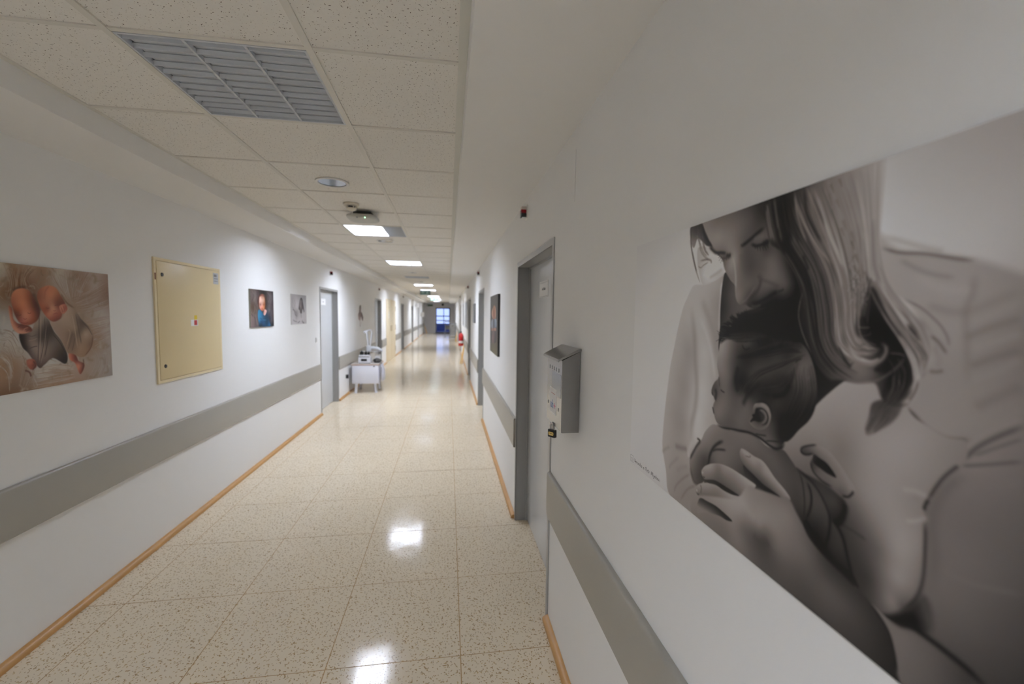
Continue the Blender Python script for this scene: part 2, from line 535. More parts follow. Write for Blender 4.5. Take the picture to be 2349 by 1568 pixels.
# ceiling lights --------------------------------------------------
def fixture():
    root = thing('ceiling_light', None, 'ceiling light')
    x0, x1 = CX[1] + 0.013 - (CX[1] + CX[2]) / 2, CX[2] - 0.013 - (CX[1] + CX[2]) / 2
    y0, y1 = 0.012, PITCH - 0.012
    hs = 0.03
    bm = bmesh.new()
    t = 0.008
    smooth_box(bm, (x0, y0, 0), (x0 + t, y1, hs)); smooth_box(bm, (x1 - t, y0, 0), (x1, y1, hs))
    smooth_box(bm, (x0 + t, y0, 0), (x1 - t, y0 + t, hs)); smooth_box(bm, (x0 + t, y1 - t, 0), (x1 - t, y1, hs))
    smooth_box(bm, (x0, y0, hs), (x1, y1, hs + 0.01))
    finish('housing', bm, M['alu'], root)
    n = 11
    wd = (x1 - x0 - 2 * t)
    for i in (1, 2):
        x = x0 + t + wd * i / 3
        box('louver_divider', (x - 0.0045, y0 + t, 0.001), (x + 0.0045, y1 - t, 0.016), M['alu'], root)
    blade = None
    p = (y1 - y0 - 2 * t) / n
    for i in range(n):
        y = y0 + t + p * (i + 0.5)
        if blade is None:
            bm = bmesh.new()
            prism(bm, [(-0.001, 0.001), (0.001, 0.001), (0.0025, 0.007), (0.006, 0.015), (-0.006, 0.015), (-0.0025, 0.007)], x0 + t, x1 - t, 'X')
            o = blade = finish('louver_blade', bm, M['alu'], root, smooth=True)
        else:
            o = blade.copy(); C.objects.link(o)
        o.location = (0, y, 0)
    return root, (x0 + t, x1 - t, y0 + t, y1 - t)
def build_lights():
    root, (x0, x1, y0, y1) = fixture()
    labels = {0: 'unlit louvred square ceiling light, nearest, with grey slats all dark',
              5: 'louvred ceiling light with two slots glowing and one dark, behind the access point',
              10: 'fully glowing square ceiling light, second lit one along the corridor',
              15: 'dark switched-off square ceiling light between the second and third glowing ones',
              20: 'glowing ceiling light just before the first hanging exit sign',
              25: 'glowing ceiling light partly hidden by the first hanging exit sign',
              30: 'dark switched-off ceiling light beyond the first hanging exit sign',
              35: 'small glowing ceiling light just before the second hanging exit sign',
              40: 'small glowing ceiling light partly hidden by the second hanging exit sign',
              45: 'farthest glowing ceiling light, near the grey end wall',
              50: 'half-lit ceiling light added in front of the grey end wall to brighten it',  # extra lamp, added only to lighten the dim corridor end
              -10: 'unlit louvred ceiling light farthest behind the viewpoint',
              -5: 'glowing louvred ceiling light added unseen behind the viewpoint to brighten the near walls'}  # unseen lamp put in to lift the light on the near walls
    cx = (CX[1] + CX[2]) / 2
    firsttime = True
    for k, st in sorted(LIT.items()):
        o = root if firsttime else copy_tree(root)
        firsttime = False
        o.location = (cx, ROW0 + k * PITCH, ZC + 0.001)
        tag(o, labels[k], 'ceiling light', 'square louvred lights along the ceiling')
    bpy.context.view_layer.update()
    for o in [q for q in C.objects if q.get('category') == 'ceiling light']:
        k = round((o.location.y - ROW0) / PITCH)
        st = LIT[k]
        w = (x1 - x0) / 3
        for i in range(3):
            lit = st == 'on' or (st == 'part' and i < 2)
            box('lamp_panel', (x0 + w * i + 0.006, y0 + 0.003, 0.017), (x0 + w * (i + 1) - 0.006, y1 - 0.003, 0.021), M['lamp'] if lit else M['alu'], o)
build_lights()

# ---------------------------------------------------------------- doors
def make_door(n, side, y0, y1, handle=True, hinge_far=True):
    s = 1 if side == 'R' else -1                 # +1: recess goes to +X
    xw = XR if side == 'R' else XL
    root = thing('door_%d' % n, None, None, (xw, (y0 + y1) / 2, 0), kind='structure')
    hw = (y1 - y0) / 2
    t = 0.022
    bm = bmesh.new()
    def bx(xa, xb, ya, yb, za, zb, bev=0.0):
        smooth_box(bm, (min(s*xa, s*xb), ya, za), (max(s*xa, s*xb), yb, zb), bev)
    # lining of the opening, with a lip proud of the wall
    for sg in (-1, 1):
        ya, yb = sorted((sg * hw, sg * (hw - t)))
        bx(-0.004, REC + 0.06, ya, yb, 0, DOOR_Z)
        ya, yb = sorted((sg * (hw + 0.012), sg * (hw - t)))
        bx(-0.006, 0.0, ya, yb, 0, DOOR_Z + 0.012)
        ya, yb = sorted((sg * (hw - t), sg * (hw - t - 0.012)))
        bx(REC - 0.012, REC, ya, yb, 0, DOOR_Z - t)
    bx(-0.004, REC + 0.06, -hw + t, hw - t, DOOR_Z - t, DOOR_Z)
    bx(-0.006, 0.0, -hw + t, hw - t, DOOR_Z - t, DOOR_Z + 0.012)
    bx(REC - 0.012, REC, -hw + t, hw - t, DOOR_Z - t - 0.012, DOOR_Z - t)
    finish('door_frame', bm, M['framegrey'], root)
    lo = (min(s * (REC + 0.001), s * (REC + 0.045)), -hw + t + 0.003, 0.006)
    hi = (max(s * (REC + 0.001), s * (REC + 0.045)), hw - t - 0.003, DOOR_Z - t - 0.003)
    leaf = box('door_leaf', lo, hi, M['doorgrey'], root, bevel=0.0015, seg=1)
    if handle:
        yh = (hw - t - 0.07) * (1 if hinge_far else -1)
        bm = bmesh.new()
        xa = s * (REC + 0.001)
        lathe(bm, [(0.024, 0), (0.024, -s * 0.007), (0.009, -s * 0.009), (0.009, -s * 0.042)], (xa, yh, 1.03), 16, 'X')
        sg = -1 if hinge_far else 1
        tube(bm, [(xa - s * 0.042, yh + sg * -0.006, 1.03), (xa - s * 0.044, yh + sg * 0.06, 1.03), (xa - s * 0.042, yh + sg * 0.115, 1.028)], 0.008, 10)
        finish('door_handle', bm, M['chrome'], leaf, smooth=True)
    return root, leaf
DOORS = {}
for i, (a, b) in enumerate(R_DOORS):
    DOORS['R%d' % i] = make_door(i + 1, 'R', a, b, handle=(i != 0), hinge_far=False)
for i, (a, b) in enumerate(L_DOORS):
    DOORS['L%d' % i] = make_door(i + 5, 'L', a, b, handle=True, hinge_far=(i != 0))

# paper notices on the door leaves
def paper_sign(x, y, z, w, h, side, label, group=None):
    s = -1 if side == 'R' else 1
    root = thing('paper_sign', label, 'sign', (x, y, z), group)
    box('paper_sheet', (min(0, s * 0.0012), -w / 2, -h / 2), (max(0, s * 0.0012), w / 2, h / 2), M['paper'], root)
    bm = bmesh.new()
    xa, xb = sorted((s * 0.0012, s * 0.0018))
    smooth_box(bm, (xa, -w * 0.22, -h * 0.07), (xb, -w * 0.02, h * 0.05))
    smooth_box(bm, (xa, w * 0.03, -h * 0.06), (xb, w * 0.16, h * 0.05))
    smooth_box(bm, (xa, -w * 0.44, h * 0.38), (xb, w * 0.44, h * 0.395))
    smooth_box(bm, (xa, -w * 0.44, -h * 0.46), (xb, w * 0.44, -h * 0.445))
    finish('printed_lines', bm, M['ink'], root)
    return root
paper_sign(XR + REC, 2.715, 1.777, 0.25, 0.105, 'R', 'small white paper notice on the nearest grey door, right wall')
paper_sign(XL - REC, 7.42, 1.775, 0.26, 0.105, 'L', 'small white paper notice on the first grey door of the left wall')
paper_sign(XL - REC, 12.36, 1.79, 0.26, 0.12, 'L', 'white paper notice on the grey door beyond the trolley table')

# ---------------------------------------------------------------- guard boards and skirting
G0, G1 = 0.572, 0.803
def guard(n, side, y0, y1):
    s = -1 if side == 'R' else 1
    xw = XR if side == 'R' else XL
    bm = bmesh.new()
    pr = [(0, G0), (s * 0.016, G0), (s * 0.020, G0 + 0.004), (s * 0.020, G1 - 0.012), (s * 0.016, G1 - 0.003), (s * 0.010, G1), (0, G1)]
    prism(bm, pr, y0, y1, 'Y')
    o = finish('trim_%d' % n, bm, M['guard'], smooth=True)
    o.location.x = xw
    return tag(o, kind='structure')
def skirting(side, y0, y1):
    s = -1 if side == 'R' else 1
    xw = XR if side == 'R' else XL
    bm = bmesh.new()
    pr = [(0, 0), (s * 0.030, 0), (s * 0.031, 0.012), (s * 0.027, 0.022), (s * 0.017, 0.029), (s * 0.008, 0.032), (0, 0.033)]
    prism(bm, pr, y0, y1, 'Y')
    o = finish('baseboard_right' if side == 'R' else 'baseboard_left', bm, M['wood'], smooth=True)
    o.location.x = xw
    return tag(o, kind='structure')
CLOSET = (13.90, 16.22)
n = 3
def spans(doors, extra=()):
    cuts = sorted(list(doors) + list(extra)); out = []; y = Y0
    for a, b in cuts:
        out.append((y, a)); y = b
    out.append((y, Y1)); return out
for a, b in spans(R_DOORS):
    guard(n, 'R', a + (0.013 if a > Y0 else 0), b - (0.013 if b < Y1 else 0)); n += 1
    skirting('R', a + (0.013 if a > Y0 else 0), b - (0.013 if b < Y1 else 0))
for a, b in spans(L_DOORS, [CLOSET]):
    guard(n, 'L', a + (0.013 if a > Y0 else 0), b - (0.013 if b < Y1 else 0)); n += 1
    skirting('L', a + (0.013 if a > Y0 else 0), b - (0.013 if b < Y1 else 0))

# ---------------------------------------------------------------- ceiling fittings
M['reflector'] = plain('downlight_reflector', (0.30, 0.31, 0.32, 1), 0.1, metal=1.0)
def downlight(x, y, label, big=True):
    root = thing('downlight', label, 'downlight', (x, y, ZC), 'round recessed downlights in the ceiling')
    bm = bmesh.new()
    lathe(bm, [(0.090, 0.004), (0.090, -0.003), (0.100, -0.005), (0.106, -0.002), (0.106, 0.004), (0.090, 0.004)], (0, 0, 0), 40)
    bmesh.ops.remove_doubles(bm, verts=bm.verts[:], dist=1e-5)
    finish('trim_ring', bm, M['white'], root, smooth=True)
    bm = bmesh.new()
    lathe(bm, [(0.090, 0.0), (0.086, 0.03), (0.074, 0.07), (0.05, 0.10), (0.0001, 0.105)], (0, 0, 0), 40)
    finish('reflector', bm, M['reflector'], root, smooth=True)
    bm = bmesh.new()
    tube(bm, [(-0.03, 0.01, 0.035), (-0.03, 0.01, 0.095)], 0.006, 8)
    tube(bm, [(0.02, -0.01, 0.035), (0.02, -0.01, 0.095)], 0.006, 8)
    finish('lamp_tubes', bm, M['white'], root, smooth=True)
for (x, y), lab in zip(DOWN, ('round recessed downlight with chrome reflector, nearest of the row', 'round downlight just beyond the half-lit ceiling light', 'round downlight just before the third ceiling panel, which is dark', 'round downlight in the distance beyond the dark ceiling panel', 'farthest round downlight, past the first hanging exit sign')):
    downlight(x, y, lab)

def smoke_detector(x, y, label):
    root = thing('smoke_detector', label, 'smoke detector', (x, y, ZC + 0.004))
    bm = bmesh.new()
    lathe(bm, [(0.0001, 0), (0.060, 0), (0.062, -0.006), (0.058, -0.016), (0.046, -0.020), (0.0001, -0.020)], (0, 0, 0), 36)
    finish('base', bm, M['cream'], root, smooth=True)
    bm = bmesh.new()
    lathe(bm, [(0.030, -0.020), (0.030, -0.036)], (0, 0, 0), 24)
    finish('sensing_chamber', bm, M['dark'], root)
    for k in range(5):
        a = 2 * math.pi * k / 5 + 0.3
        bm = bmesh.new()
        smooth_box(bm, (-0.004, -0.003, -0.038), (0.004, 0.003, -0.018))
        bmesh.ops.translate(bm, verts=bm.verts[:], vec=(0.038, 0, 0))
        bmesh.ops.rotate(bm, verts=bm.verts[:], cent=(0, 0, 0), matrix=Matrix.Rotation(a, 3, 'Z'))
        finish('rib', bm, M['cream'], root)
    bm = bmesh.new()
    lathe(bm, [(0.0001, -0.036), (0.043, -0.036), (0.042, -0.042), (0.030, -0.052), (0.014, -0.058), (0.0001, -0.059)], (0, 0, 0), 32)
    finish('cap', bm, M['cream'], root, smooth=True)
smoke_detector(-0.782, 3.655, 'cream round smoke detector on the ceiling in front of the access point')

def access_point(x, y):
    root = thing('access_point', 'light grey rounded wireless access point with green light on ceiling', 'access point', (x, y, ZC))
    grey = plain('access_point_plastic', (0.50, 0.50, 0.46, 1), 0.45)
    box('mount', (-0.075, -0.06, -0.030), (0.075, 0.06, 0.004), M['dark'], root)
    bm = bmesh.new()
    def outline(w, l, r, z, n=6):
        pts = []
        for cx, cy, a0 in ((w - r, l - r, 0), (-w + r, l - r, 90), (-w + r, -l + r, 180), (w - r, -l + r, 270)):
            for i in range(n + 1):
                a = math.radians(a0 + 90 * i / n)
                pts.append(bm.verts.new((cx + r * math.cos(a), cy + r * math.sin(a), z)))
        return pts
    rings = [outline(0.110, 0.110, 0.05, -0.030), outline(0.126, 0.126, 0.06, -0.036), outline(0.128, 0.128, 0.06, -0.048), outline(0.120, 0.120, 0.058, -0.062), outline(0.095, 0.095, 0.05, -0.070)]
    for a, b in zip(rings[:-1], rings[1:]):
        for i in range(len(a)):
            j = (i + 1) % len(a)
            bm.faces.new((a[i], a[j], b[j], b[i]))
    bm.faces.new(rings[0]); bm.faces.new(list(reversed(rings[-1])))
    sh = finish('shell', bm, grey, root, smooth=True)
    bm = bmesh.new(); lathe(bm, [(0.0001, -0.122), (0.005, -0.122), (0.005, -0.112)], (0.035, 0, -0.062), 12, 'Y')
    finish('green_led', bm, emissive('green_led', (0.35, 1.0, 0.5), 3.0), sh)
    bm = bmesh.new(); lathe(bm, [(0.0001, -0.122), (0.008, -0.122), (0.008, -0.112)], (-0.03, 0, -0.060), 12, 'Y')
    finish('logo_disc', bm, M['ink'], sh)
access_point(-0.745, 3.95)

# hanging exit signs
def exit_sign(x, y, z, w, label, hang):
    root = thing('exit_sign', label, 'exit sign', (x, y, z), 'green exit signs')
    body = plain('exit_sign_case', (0.06, 0.075, 0.06, 1), 0.4)
    box('case', (-w / 2, -0.02, -0.075), (w / 2, 0.02, 0.075), body, root, bevel=0.006)
    gp = plain('exit_sign_green', (0.03, 0.07, 0.04, 1), 0.4)
    box('pictogram_plate', (-w / 2 + 0.012, -0.0225, -0.062), (w / 2 - 0.012, -0.019, 0.062), gp, root)
    wh = plain('exit_sign_white', (0.20, 0.27, 0.2, 1), 0.5)
    k = w / 0.34
    for nm, poly in (('arrow', [(-0.14, 0.0), (-0.09, 0.045), (-0.09, 0.018), (-0.03, 0.018), (-0.03, -0.018), (-0.09, -0.018), (-0.09, -0.045)]),
                 ('running_figure', [(0.03, -0.045), (0.045, -0.05), (0.065, -0.012), (0.09, -0.045), (0.105, -0.04), (0.085, 0.002), (0.098, 0.034), (0.106, 0.044), (0.1, 0.052), (0.091, 0.05), (0.085, 0.03), (0.06, 0.03), (0.035, 0.012), (0.048, 0.004)])):
        bm = bmesh.new()
        prism(bm, [(a * k, b) for a, b in poly], -0.0236, -0.0225, 'Y')
        finish(nm, bm, wh, root)
    if hang:
        bm = bmesh.new()
        for sx in (-w * 0.3, w * 0.3):
            tube(bm, [(sx, 0, 0.075), (sx, 0, hang)], 0.004, 8)
        finish('hanger', bm, M['trim'], root)
exit_sign(-0.77, 14.55, 2.30, 0.34, 'dark green exit sign hanging from the ceiling, nearest one', ZC - 2.30)
exit_sign(-0.74, 22.7, 2.34, 0.40, 'green exit sign hanging from the ceiling, second one', ZC - 2.34)
exit_sign(-1.45, Y1 - 0.021, 2.25, 0.40, 'dark green exit sign fixed to the grey end wall', 0)

# call lamps above the doors
def call_lamp(side, y, z, label):
    s = -1 if side == 'R' else 1
    x = XR if side == 'R' else XL
    root = thing('call_lamp', label, 'call lamp', (x, y, z), 'red and black call lamps above the doors')
    def b2(name, xa, xb, ya, yb, za, zb, mat, bev=0.002):
        return box(name, (min(s*xa, s*xb), ya, za), (max(s*xa, s*xb), yb, zb), mat, root, bevel=bev)
    b2('base_plate', 0, 0.008, -0.04, 0.04, -0.045, 0.045, M['white'])
    b2('top_lens', 0.008, 0.042, -0.024, 0.024, 0.016, 0.036, M['call_white'])
    b2('red_lens', 0.008, 0.044, -0.025, 0.025, -0.008, 0.016, M['call_red'])
    b2('black_lens', 0.008, 0.044, -0.025, 0.025, -0.034, -0.008, M['call_black'])
    b2('lower_rim', 0.008, 0.036, -0.024, 0.024, -0.040, -0.034, M['white'], 0.001)
M['call_white'] = plain('call_white_lens', (0.62, 0.58, 0.55, 1), 0.3)
M['call_red'] = plain('call_red_lens', (0.16, 0.003, 0.006, 1), 0.2)
M['call_black'] = plain('call_black_lens', (0.008, 0.010, 0.009, 1), 0.2)
call_lamp('R', 2.87, 2.297, 'red and black call lamp above the nearest grey door, right wall')
call_lamp('R', 7.24, 2.300, 'small red and black call lamp above the second door of the right wall')
call_lamp('R', 11.05, 2.30, 'small dark call lamp above the third door of the right wall')
call_lamp('R', 18.5, 2.33, 'tiny dark call lamp on the right wall, farthest one')
call_lamp('L', 7.50, 2.262, 'red and black call lamp above the first door of the left wall')
call_lamp('L', 12.46, 2.27, 'small call lamp above the left wall door beyond the trolley table')
call_lamp('L', 18.95, 2.31, 'tiny call lamp above the left wall door past the cream closet')
call_lamp('L', 24.0, 2.32, 'tiny pale call lamp on the left wall, farthest one')

# ---------------------------------------------------------------- letter box with padlock
def letter_box():
    ya, yb = 1.625, 1.876
    zb, zt = 1.135, 1.428
    d = 0.076
    root = thing('letter_box', 'brushed steel wall letter box with sloping lid beside the nearest door', 'letter box', (XR, (ya + yb) / 2, zb))
    hw = (yb - ya) / 2
    h = zt - zb
    bm = bmesh.new()
    prism(bm, [(-0.002, 0.0), (-d + 0.003, 0.0), (-d, 0.003), (-d, h), (-0.002, h + 0.036)], -hw, hw, 'Y')
    body = finish('body', bm, M['steel'], root)
    bm = bmesh.new()
    prism(bm, [(0, h + 0.040), (0, h + 0.047), (-0.012, h + 0.047), (-d - 0.017, h + 0.006), (-d - 0.020, h - 0.003), (-d - 0.017, h - 0.005), (-d - 0.013, h + 0.000)], -hw - 0.008, hw + 0.008, 'Y')
    finish('lid', bm, M['steel'], root, smooth=True)
    bm = bmesh.new()
    for i in range(5):
        y = -hw + 0.05 + i * (2 * hw - 0.10) / 4
        lathe(bm, [(0.0045, -d - 0.0006), (0.0045, -d + 0.001)], (0, y, h - 0.042), 12, 'X')
        lathe(bm, [(0.0045, -d - 0.0006), (0.0045, -d + 0.001)], (0, y, h - 0.050), 12, 'X')
    finish('view_holes', bm, M['black'], body)
    for y in (-hw + 0.048, hw - 0.028):
        bm = bmesh.new(); smooth_box(bm, (-d - 0.0008, y - 0.005, 0.078), (-d + 0.001, y + 0.005, 0.092)); finish('slot', bm, M['black'], body)
    glass = plain('view_window', (0.33, 0.36, 0.40, 1), 0.15, metal=0.3)
    box('view_window', (-d - 0.0006, -hw + 0.012, h - 0.155), (-d + 0.001, hw - 0.09, h - 0.06), glass, body)
    st = box('sticker', (-d - 0.0009, -hw + 0.082, 0.052), (-d, hw - 0.062, 0.160), M['paper'], body)
    ym = ((-hw + 0.082) + (hw - 0.062)) / 2
    # print on the sticker: face looks to -X, text runs towards -Y (left to right for the viewer)
    rot = Matrix(((0, 0, -1), (-1, 0, 0), (0, 1, 0))).to_4x4()
    def at(y, z): return Matrix.Translation((-d - 0.0010, y, z)) @ rot
    text_mesh('blue_lettering', 'uh', 0.052, plain('sticker_blue', (0.05, 0.16, 0.42, 1), 0.6), st, at(ym + 0.016, 0.088))
    text_mesh('pink_plus', '+', 0.050, plain('sticker_pink', (0.55, 0.04, 0.18, 1), 0.6), st, at(ym - 0.030, 0.086))
    bm = bmesh.new()
    smooth_box(bm, (-d - 0.0013, ym - 0.036, 0.136), (-d - 0.0008, ym + 0.030, 0.139))
    finish('printed_line', bm, plain('sticker_rose', (0.55, 0.30, 0.28, 1), 0.6), st)
    # hasp and padlock
    box('hasp', (-d - 0.004, -0.012, -0.016), (-d + 0.004, 0.012, 0.012), M['steel'], root, bevel=0.001)
    pl = thing('padlock', 'small black padlock with brass plate hanging from letter box', 'padlock', (XR - d - 0.004, (ya + yb) / 2, zb))
    bm = bmesh.new()
    smooth_box(bm, (-0.008, -0.019, -0.052), (0.008, 0.019, -0.018), 0.003)
    bo = finish('lock_body', bm, M['black'], pl, smooth=True)
    bm = bmesh.new()
    pts = [(0, -0.012, -0.020), (0, -0.012, -0.004)] + [(0, -0.012 * math.cos(a), -0.004 + 0.012 * math.sin(a)) for a in np.linspace(0.3, math.pi - 0.3, 7)] + [(0, 0.012, -0.004), (0, 0.012, -0.020)]
    tube(bm, pts, 0.0026, 10)
    finish('shackle', bm, M['chrome'], pl, smooth=True)
    bm = bmesh.new()
    pts = [(0.012 * sg + 0.0075 * math.cos(a), 0.0075 * math.sin(a)) for sg, r in ((-1, np.linspace(math.pi * 0.5, math.pi * 1.5, 8)), (1, np.linspace(-math.pi * 0.5, math.pi * 0.5, 8))) for a in r]
    pts = [(0.35 * (a + 0.0) if False else a * 0.75, b - 0.035) for a, b in pts]
    prism(bm, pts, -0.0095, -0.0075, 'X')
    pt = finish('brass_plate', bm, M['brass'], bo)
    bm = bmesh.new()
    for y in (-0.011, -0.003, 0.003, 0.011):
        lathe(bm, [(0.0016, -0.0102), (0.0016, -0.0090)], (0, y, -0.035), 8, 'X')
    finish('rivets', bm, M['dark'], pt)
    # lock faces the viewer a little
    pl.rotation_euler.z = math.radians(38)
letter_box()

# ---------------------------------------------------------------- electrical cabinet, left wall
def electrical_cabinet():
    ya, yb, za, zb = 3.180, 4.010, 1.103, 1.963
    root = thing('electrical_cabinet', 'cream enamelled electrical cabinet set in the left wall', 'cabinet', (XL, (ya + yb) / 2, za))
    hw, h = (yb - ya) / 2, zb - za
    bm = bmesh.new()
    f = 0.020
    for lo, hi in (((0, -hw, 0), (0.010, -hw + f, h)), ((0, hw - f, 0), (0.010, hw, h)), ((0, -hw + f, 0), (0.010, hw - f, f)), ((0, -hw + f, h - f), (0.010, hw - f, h))):
        smooth_box(bm, lo, hi)
    smooth_box(bm, (0, -hw + f, f), (0.002, hw - f, h - f))
    finish('frame', bm, plain('cabinet_frame_cream', srgb(232, 216, 178), 0.4), root)
    door = box('door', (0.003, -hw + f + 0.003, f + 0.003), (0.0125, hw - f - 0.003, h - f - 0.003), M['beige'], root, bevel=0.0015)
    for z in (h - 0.112, 0.115):
        bm = bmesh.new()
        lathe(bm, [(0.0001, 0.0165), (0.011, 0.0165), (0.013, 0.0135), (0.013, 0.0115)], (0, -hw + 0.075, z), 20, 'X')
        lk = finish('lock', bm, M['black'], door, smooth=True)
    bm = bmesh.new(); smooth_box(bm, (0.0100, -hw + 0.003, h - 0.150), (0.0115, -hw + 0.015, h - 0.105))
    finish('hinge_tab', bm, plain('rust_tab', srgb(120, 72, 40), 0.6), root)
    box('rating_plate', (0.0120, hw - 0.112, h - 0.132), (0.0137, hw - 0.036, h - 0.040), plain('rating_plate', (0.50, 0.52, 0.56, 1), 0.4), door)
    bm = bmesh.new()
    smooth_box(bm, (0.0137, hw - 0.103, h - 0.072), (0.0142, hw - 0.060, h - 0.052))
    smooth_box(bm, (0.0137, hw - 0.103, h - 0.090), (0.0142, hw - 0.045, h - 0.084))
    smooth_box(bm, (0.0137, hw - 0.103, h - 0.110), (0.0142, hw - 0.045, h - 0.105))
    finish('plate_print', bm, M['ink'], door)
    yc = 3.63 - (ya + yb) / 2
    zc = 1.53 - za
    box('white_sticker', (0.0120, yc - 0.062, zc - 0.042), (0.0131, yc + 0.03, zc + 0.006), M['paper'], door)
    box('yellow_sticker', (0.0120, yc - 0.0165, zc + 0.006), (0.0133, yc + 0.018, zc + 0.040), plain('sticker_yellow', (0.75, 0.55, 0.02, 1), 0.5), door)
    box('red_sticker', (0.0131, yc - 0.022, zc - 0.036), (0.0137, yc + 0.016, zc + 0.002), plain('sticker_red', (0.50, 0.02, 0.02, 1), 0.5), door)
electrical_cabinet()

# light switch, socket with plug, cable trunk marks
def light_switch():
    root = thing('light_switch', 'white wall light switch beside the first left wall door', 'light switch', (XL, 6.69, 1.19))
    box('plate', (0, -0.04, -0.04), (0.008, 0.04, 0.04), M['white'], root, bevel=0.003)
    box('rocker', (0.008, -0.027, -0.027), (0.0125, 0.027, 0.027), plain('rocker_plastic', (0.70, 0.70, 0.68, 1), 0.35), root, bevel=0.002)
light_switch()
def socket():
    root = thing('wall_socket', 'white wall socket low on the left wall by the trolley', 'socket', (XL, 8.50, 0.375))
    box('plate', (0, -0.04, -0.04), (0.008, 0.04, 0.04), M['white'], root, bevel=0.003)
    bm = bmesh.new(); lathe(bm, [(0.0001, 0.009), (0.020, 0.009), (0.021, 0.008)], (0, 0, 0), 24, 'X')
    finish('socket_well', bm, M['white'], root)
    p = thing('power_plug', 'black power plug with thin white cable in low wall socket', 'plug', (XL + 0.009, 8.50, 0.375))
    bm = bmesh.new(); smooth_box(bm, (0, -0.024, -0.042), (0.045, 0.024, 0.030), 0.008)
    finish('plug_body', bm, M['black'], p, smooth=True)
    bm = bmesh.new()
    tube(bm, [(0.03, 0, -0.04), (0.032, 0.01, -0.12), (0.03, 0.04, -0.22), (0.035, 0.09, -0.31), (0.04, 0.12, -0.352), (0.044, 0.15, -0.366), (0.046, 0.17, -0.368)], 0.004, 8)
    finish('cable', bm, M['white'], p, smooth=True)
socket()

bm = bmesh.new()
smooth_box(bm, (XR - 0.0025, 1.752, 2.086), (XR, 1.760, 2.300), 0.0008)
tag(finish('cable_cover', bm, M['wall']), 'thin white vertical cable cover on right wall above letter box', 'cable cover')

# ---------------------------------------------------------------- closet with cream doors, left wall
def closet():
    ya, yb = CLOSET
    root = thing('built_in_closet', 'tall cream built-in closet with three doors in the left wall', 'closet', (XL, ya, 0))
    w = yb - ya
    H = 2.05
    bm = bmesh.new()
    for lo, hi in (((0, 0, 0), (0.012, 0.03, H)), ((0, w - 0.03, 0), (0.012, w, H)), ((0, 0.03, H - 0.03), (0.012, w - 0.03, H)), ((0, 0.03, 0), (0.012, w - 0.03, 0.03))):
        smooth_box(bm, lo, hi)
    finish('frame', bm, M['beigedoor'], root)
    cuts = [0.03, w * 0.47, w * 0.53, w * 0.76, w - 0.03]
    handle = plain('closet_handle', srgb(150, 128, 78), 0.35, metal=0.6)
    for a, b, hy in ((cuts[0], cuts[1], cuts[1] - 0.14), (cuts[1], cuts[3], cuts[1] + 0.14), (cuts[3], cuts[4], cuts[4] - 0.06)):
        d = box('door', (0.002, a + 0.004, 0.034), (0.020, b - 0.004, H - 0.034), M['beigedoor'], root, bevel=0.002)
        box('handle', (0.020, hy - 0.02, 0.98), (0.030, hy + 0.02, 1.18), handle, d, bevel=0.004)
        for z in ((1.75, 0.30) if b > w * 0.9 else ()):
            box('hinge', (0.020, b - 0.05, z - 0.09), (0.028, b - 0.02, z + 0.09), handle, d)
        if a < 0.1:
            bm = bmesh.new(); lathe(bm, [(0.0001, 0.026), (0.02, 0.026), (0.022, 0.020)], (0, (a + b) / 2, 1.78), 16, 'X'); finish('round_lock', bm, handle, d)
            for z in (1.62, 1.54, 1.46):
                box('label_plate', (0.020, (a + b) / 2 - 0.06, z - 0.03), (0.0215, (a + b) / 2 + 0.06, z + 0.03), M['paper'], d)
closet()

# ---------------------------------------------------------------- printed pictures
# drawn in millimetres from the top left corner of each print: L = toned area, S = stroke, H = bundle of strands
def _spline(pts, closed, n=8):
    P = np.array([p[:2] for p in pts], float)
    m = len(P)
    if closed:
        idx = [(i-1) % m for i in range(m)], list(range(m)), [(i+1) % m for i in range(m)], [(i+2) % m for i in range(m)]
    else:
        if m < 3:
            return np.linspace(P[0], P[-1], n)
        r = list(range(m - 1))
        idx = [max(i-1, 0) for i in r], r, [i+1 for i in r], [min(i+2, m-1) for i in r]
    t = np.linspace(0, 1, n, endpoint=False)[:, None, None]
    p0, p1, p2, p3 = (P[i][None] for i in idx)
    q = 0.5 * ((2*p1) + (-p0+p2)*t + (2*p0-5*p1+4*p2-p3)*t*t + (-p0+3*p1-3*p2+p3)*t**3)
    q = q.transpose(1, 0, 2).reshape(-1, 2)
    if not closed:
        q = np.vstack([q, P[-1]])
    return q

